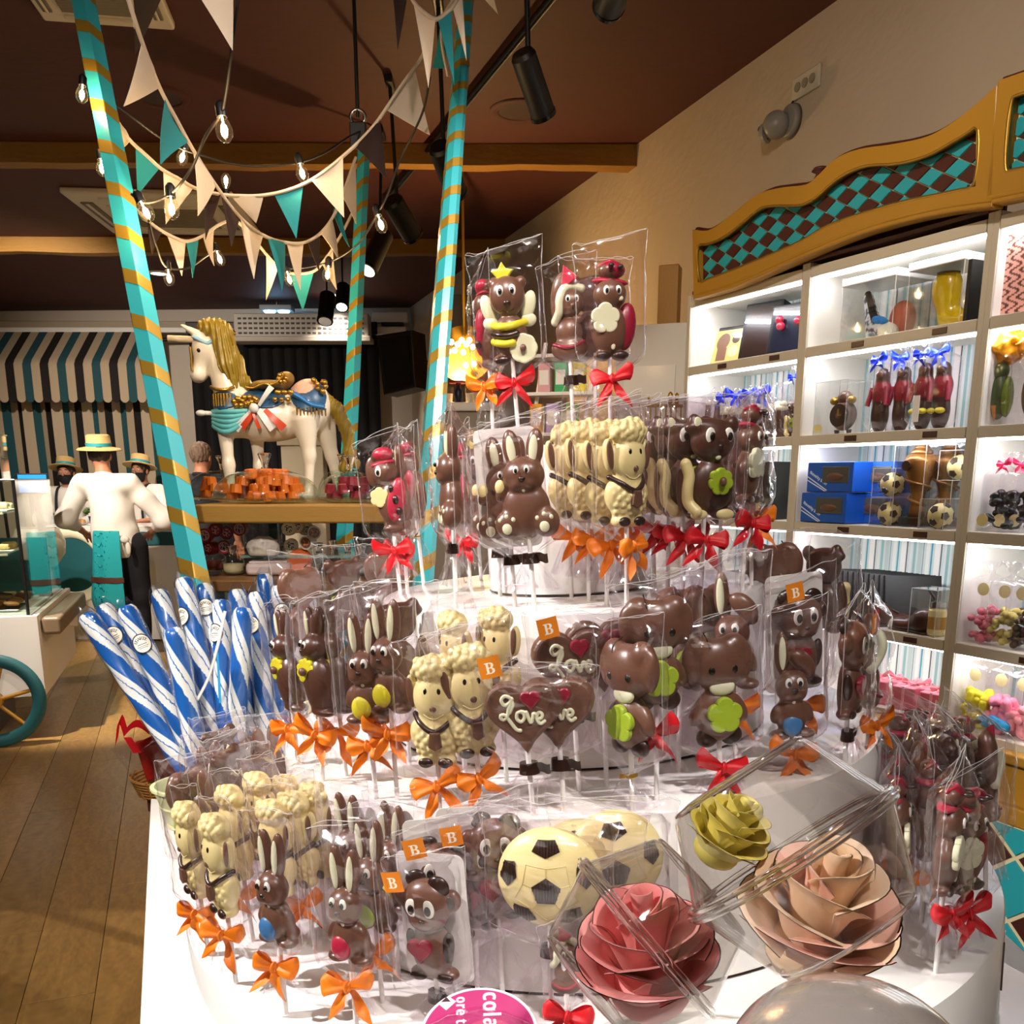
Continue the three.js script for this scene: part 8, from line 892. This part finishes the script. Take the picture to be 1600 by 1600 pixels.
{
  const rt = V(1, 0, 0), upv = V(0, cosP, -sinP), bk = V(0, sinP, cosP), ax = (x, y, z) => rt.clone().multiplyScalar(x).addScaledVector(upv, y).addScaledVector(bk, z);
  const a1 = ax(.76, .65, -.05), c1 = U(1008, 1462, .5); container('clear container with a pink sugar rose, the lower left one', c1, a1, .99); rose('pink sugar rose inside the left clear container', c1.clone().add(ax(.002, -.026, .002)), ax(-.12, .95, .3), 1.1, pinkR);
  const a2 = ax(-.53, .82, -.24), c2 = U(1236, 1335, .415); container('clear container with a peach sugar rose, the big one nearest the camera', c2, a2, .985); rose('peach sugar rose inside the big clear container', c2.clone().add(ax(.014, -.046, -.012)), ax(.1, .9, .42), 1.0, peachR); rose('small yellow sugar rose in the upper half of the big clear container', c2.clone().add(ax(-.03, .0, -.022)), ax(.4, .8, .3), .55, yellowR);
  const c3 = U(1330, 1722, .31), t = thing('silver_dome', 'shiny silver grey dome cut off by the bottom edge in the foreground', 'dome', c3); t.quaternion.setFromUnitVectors(V(0, 1, 0), ax(.03, .92, .38)); const pr = []; for (let i = 0; i <= 20; i++) { const a = i / 20 * Math.PI / 2; pr.push([.05 * Math.cos(a) + .0003, .046 * Math.sin(a)]); } part(t, 'dome', lathe(pr, 64), phys(0xcabfb9, .2, { metalness: .7, clearcoat: 1, clearcoatRoughness: .04 })); part(t, 'rim', new THREE.TorusGeometry(.0505, .002, 10, 72).rotateX(Math.PI / 2), M.steel); part(t, 'collar', lathe([[.0505, 0], [.052, -.004], [.05, -.012], [.046, -.012]], 64), M.clear);
  // bin below the picture that carries them
  const bn = thing('container_bin', 'white bin below the picture edge carrying the clear containers', 'bin', [.13, .93, -.44]); part(bn, 'bin', lathe([[.001, 0], [.1, 0], [.13, .14], [.127, .14], [.097, .005], [.001, .005]], 40), M.white); part(bn, 'rim', new THREE.TorusGeometry(.1285, .003, 8, 60).rotateX(Math.PI / 2).translate(0, .14, 0), M.white);
  // magenta sticker on a wrapped lollipop in front
  const lab = print(256, 256, (g, w, h) => { g.clearRect(0, 0, w, h); g.fillStyle = '#f2eef2'; g.fillRect(0, 0, w, h); g.fillStyle = '#a81e63'; g.beginPath(); g.arc(128, 128, 122, 0, 7); g.fill(); g.fillStyle = '#b93a68'; g.beginPath(); g.arc(150, 160, 70, 0, 7); g.fill(); g.fillStyle = '#fbeef4'; g.save(); g.translate(92, 36); g.rotate(Math.PI / 2); g.font = 'bold 52px sans-serif'; g.fillText('cola', -24, -46); g.font = 'bold 34px sans-serif'; g.fillText('ore th', -14, 14); g.restore(); g.beginPath(); g.moveTo(56, 60); g.lineTo(34, 36); g.lineTo(12 + 44, 16 + 0); g.lineTo(78, 36); g.closePath(); g.fill(); g.fillStyle = '#3a1422'; g.beginPath(); g.moveTo(44, 36); g.lineTo(56, 22); g.lineTo(66, 36); g.closePath(); g.fill(); });
  const sp = onTier(752, 1672, 4), s = thing('sticker_packet', 'magenta round sticker with white lettering on a clear packet at the bottom edge', 'packet', sp); s.quaternion.copy(TQ); const sg = new THREE.CircleGeometry(.034, 48).scale(1.25, 1, 1).rotateX(-.95).translate(0, .03, .0); part(s, 'sticker', sg, std(0xffffff, .35, { map: lab })); part(s, 'packet', surfaceNet((x, y, z) => Math.max(dEll(x, y, z, [0, .012, 0, .05, .034, .03]) + .003 * noise(x * 60, y * 60, z * 60), -y), [-.06, -.004, -.05], [.06, .06, .05], .005), M.film);
  // small printed price card at the back of the third drum
  const cd = print(256, 96, (g, w, h) => { g.fillStyle = '#f6f4f2'; g.fillRect(0, 0, w, h); g.fillStyle = '#20242c'; g.font = 'bold 44px serif'; g.fillText('35.0 g', 70, 62); g.fillRect(10, 30, 40, 7); g.fillRect(10, 48, 30, 7); }), cp = onTier(1196, 912, 3), card = thing('price_card', 'small white printed price card between the brown lollipops at the right of third drum', 'card', cp); part(card, 'card', box(.045, .022, .0012, 0, 0, .03, 0), M.whiteMatte); part(card, 'print', new THREE.PlaneGeometry(.044, .021).translate(0, .03, .0008), std(0xffffff, .5, { map: cd })); part(card, 'holder', box(.012, .02, .006, .001, 0, .01, 0), M.clear);
}

renderer.render(scene, camera);
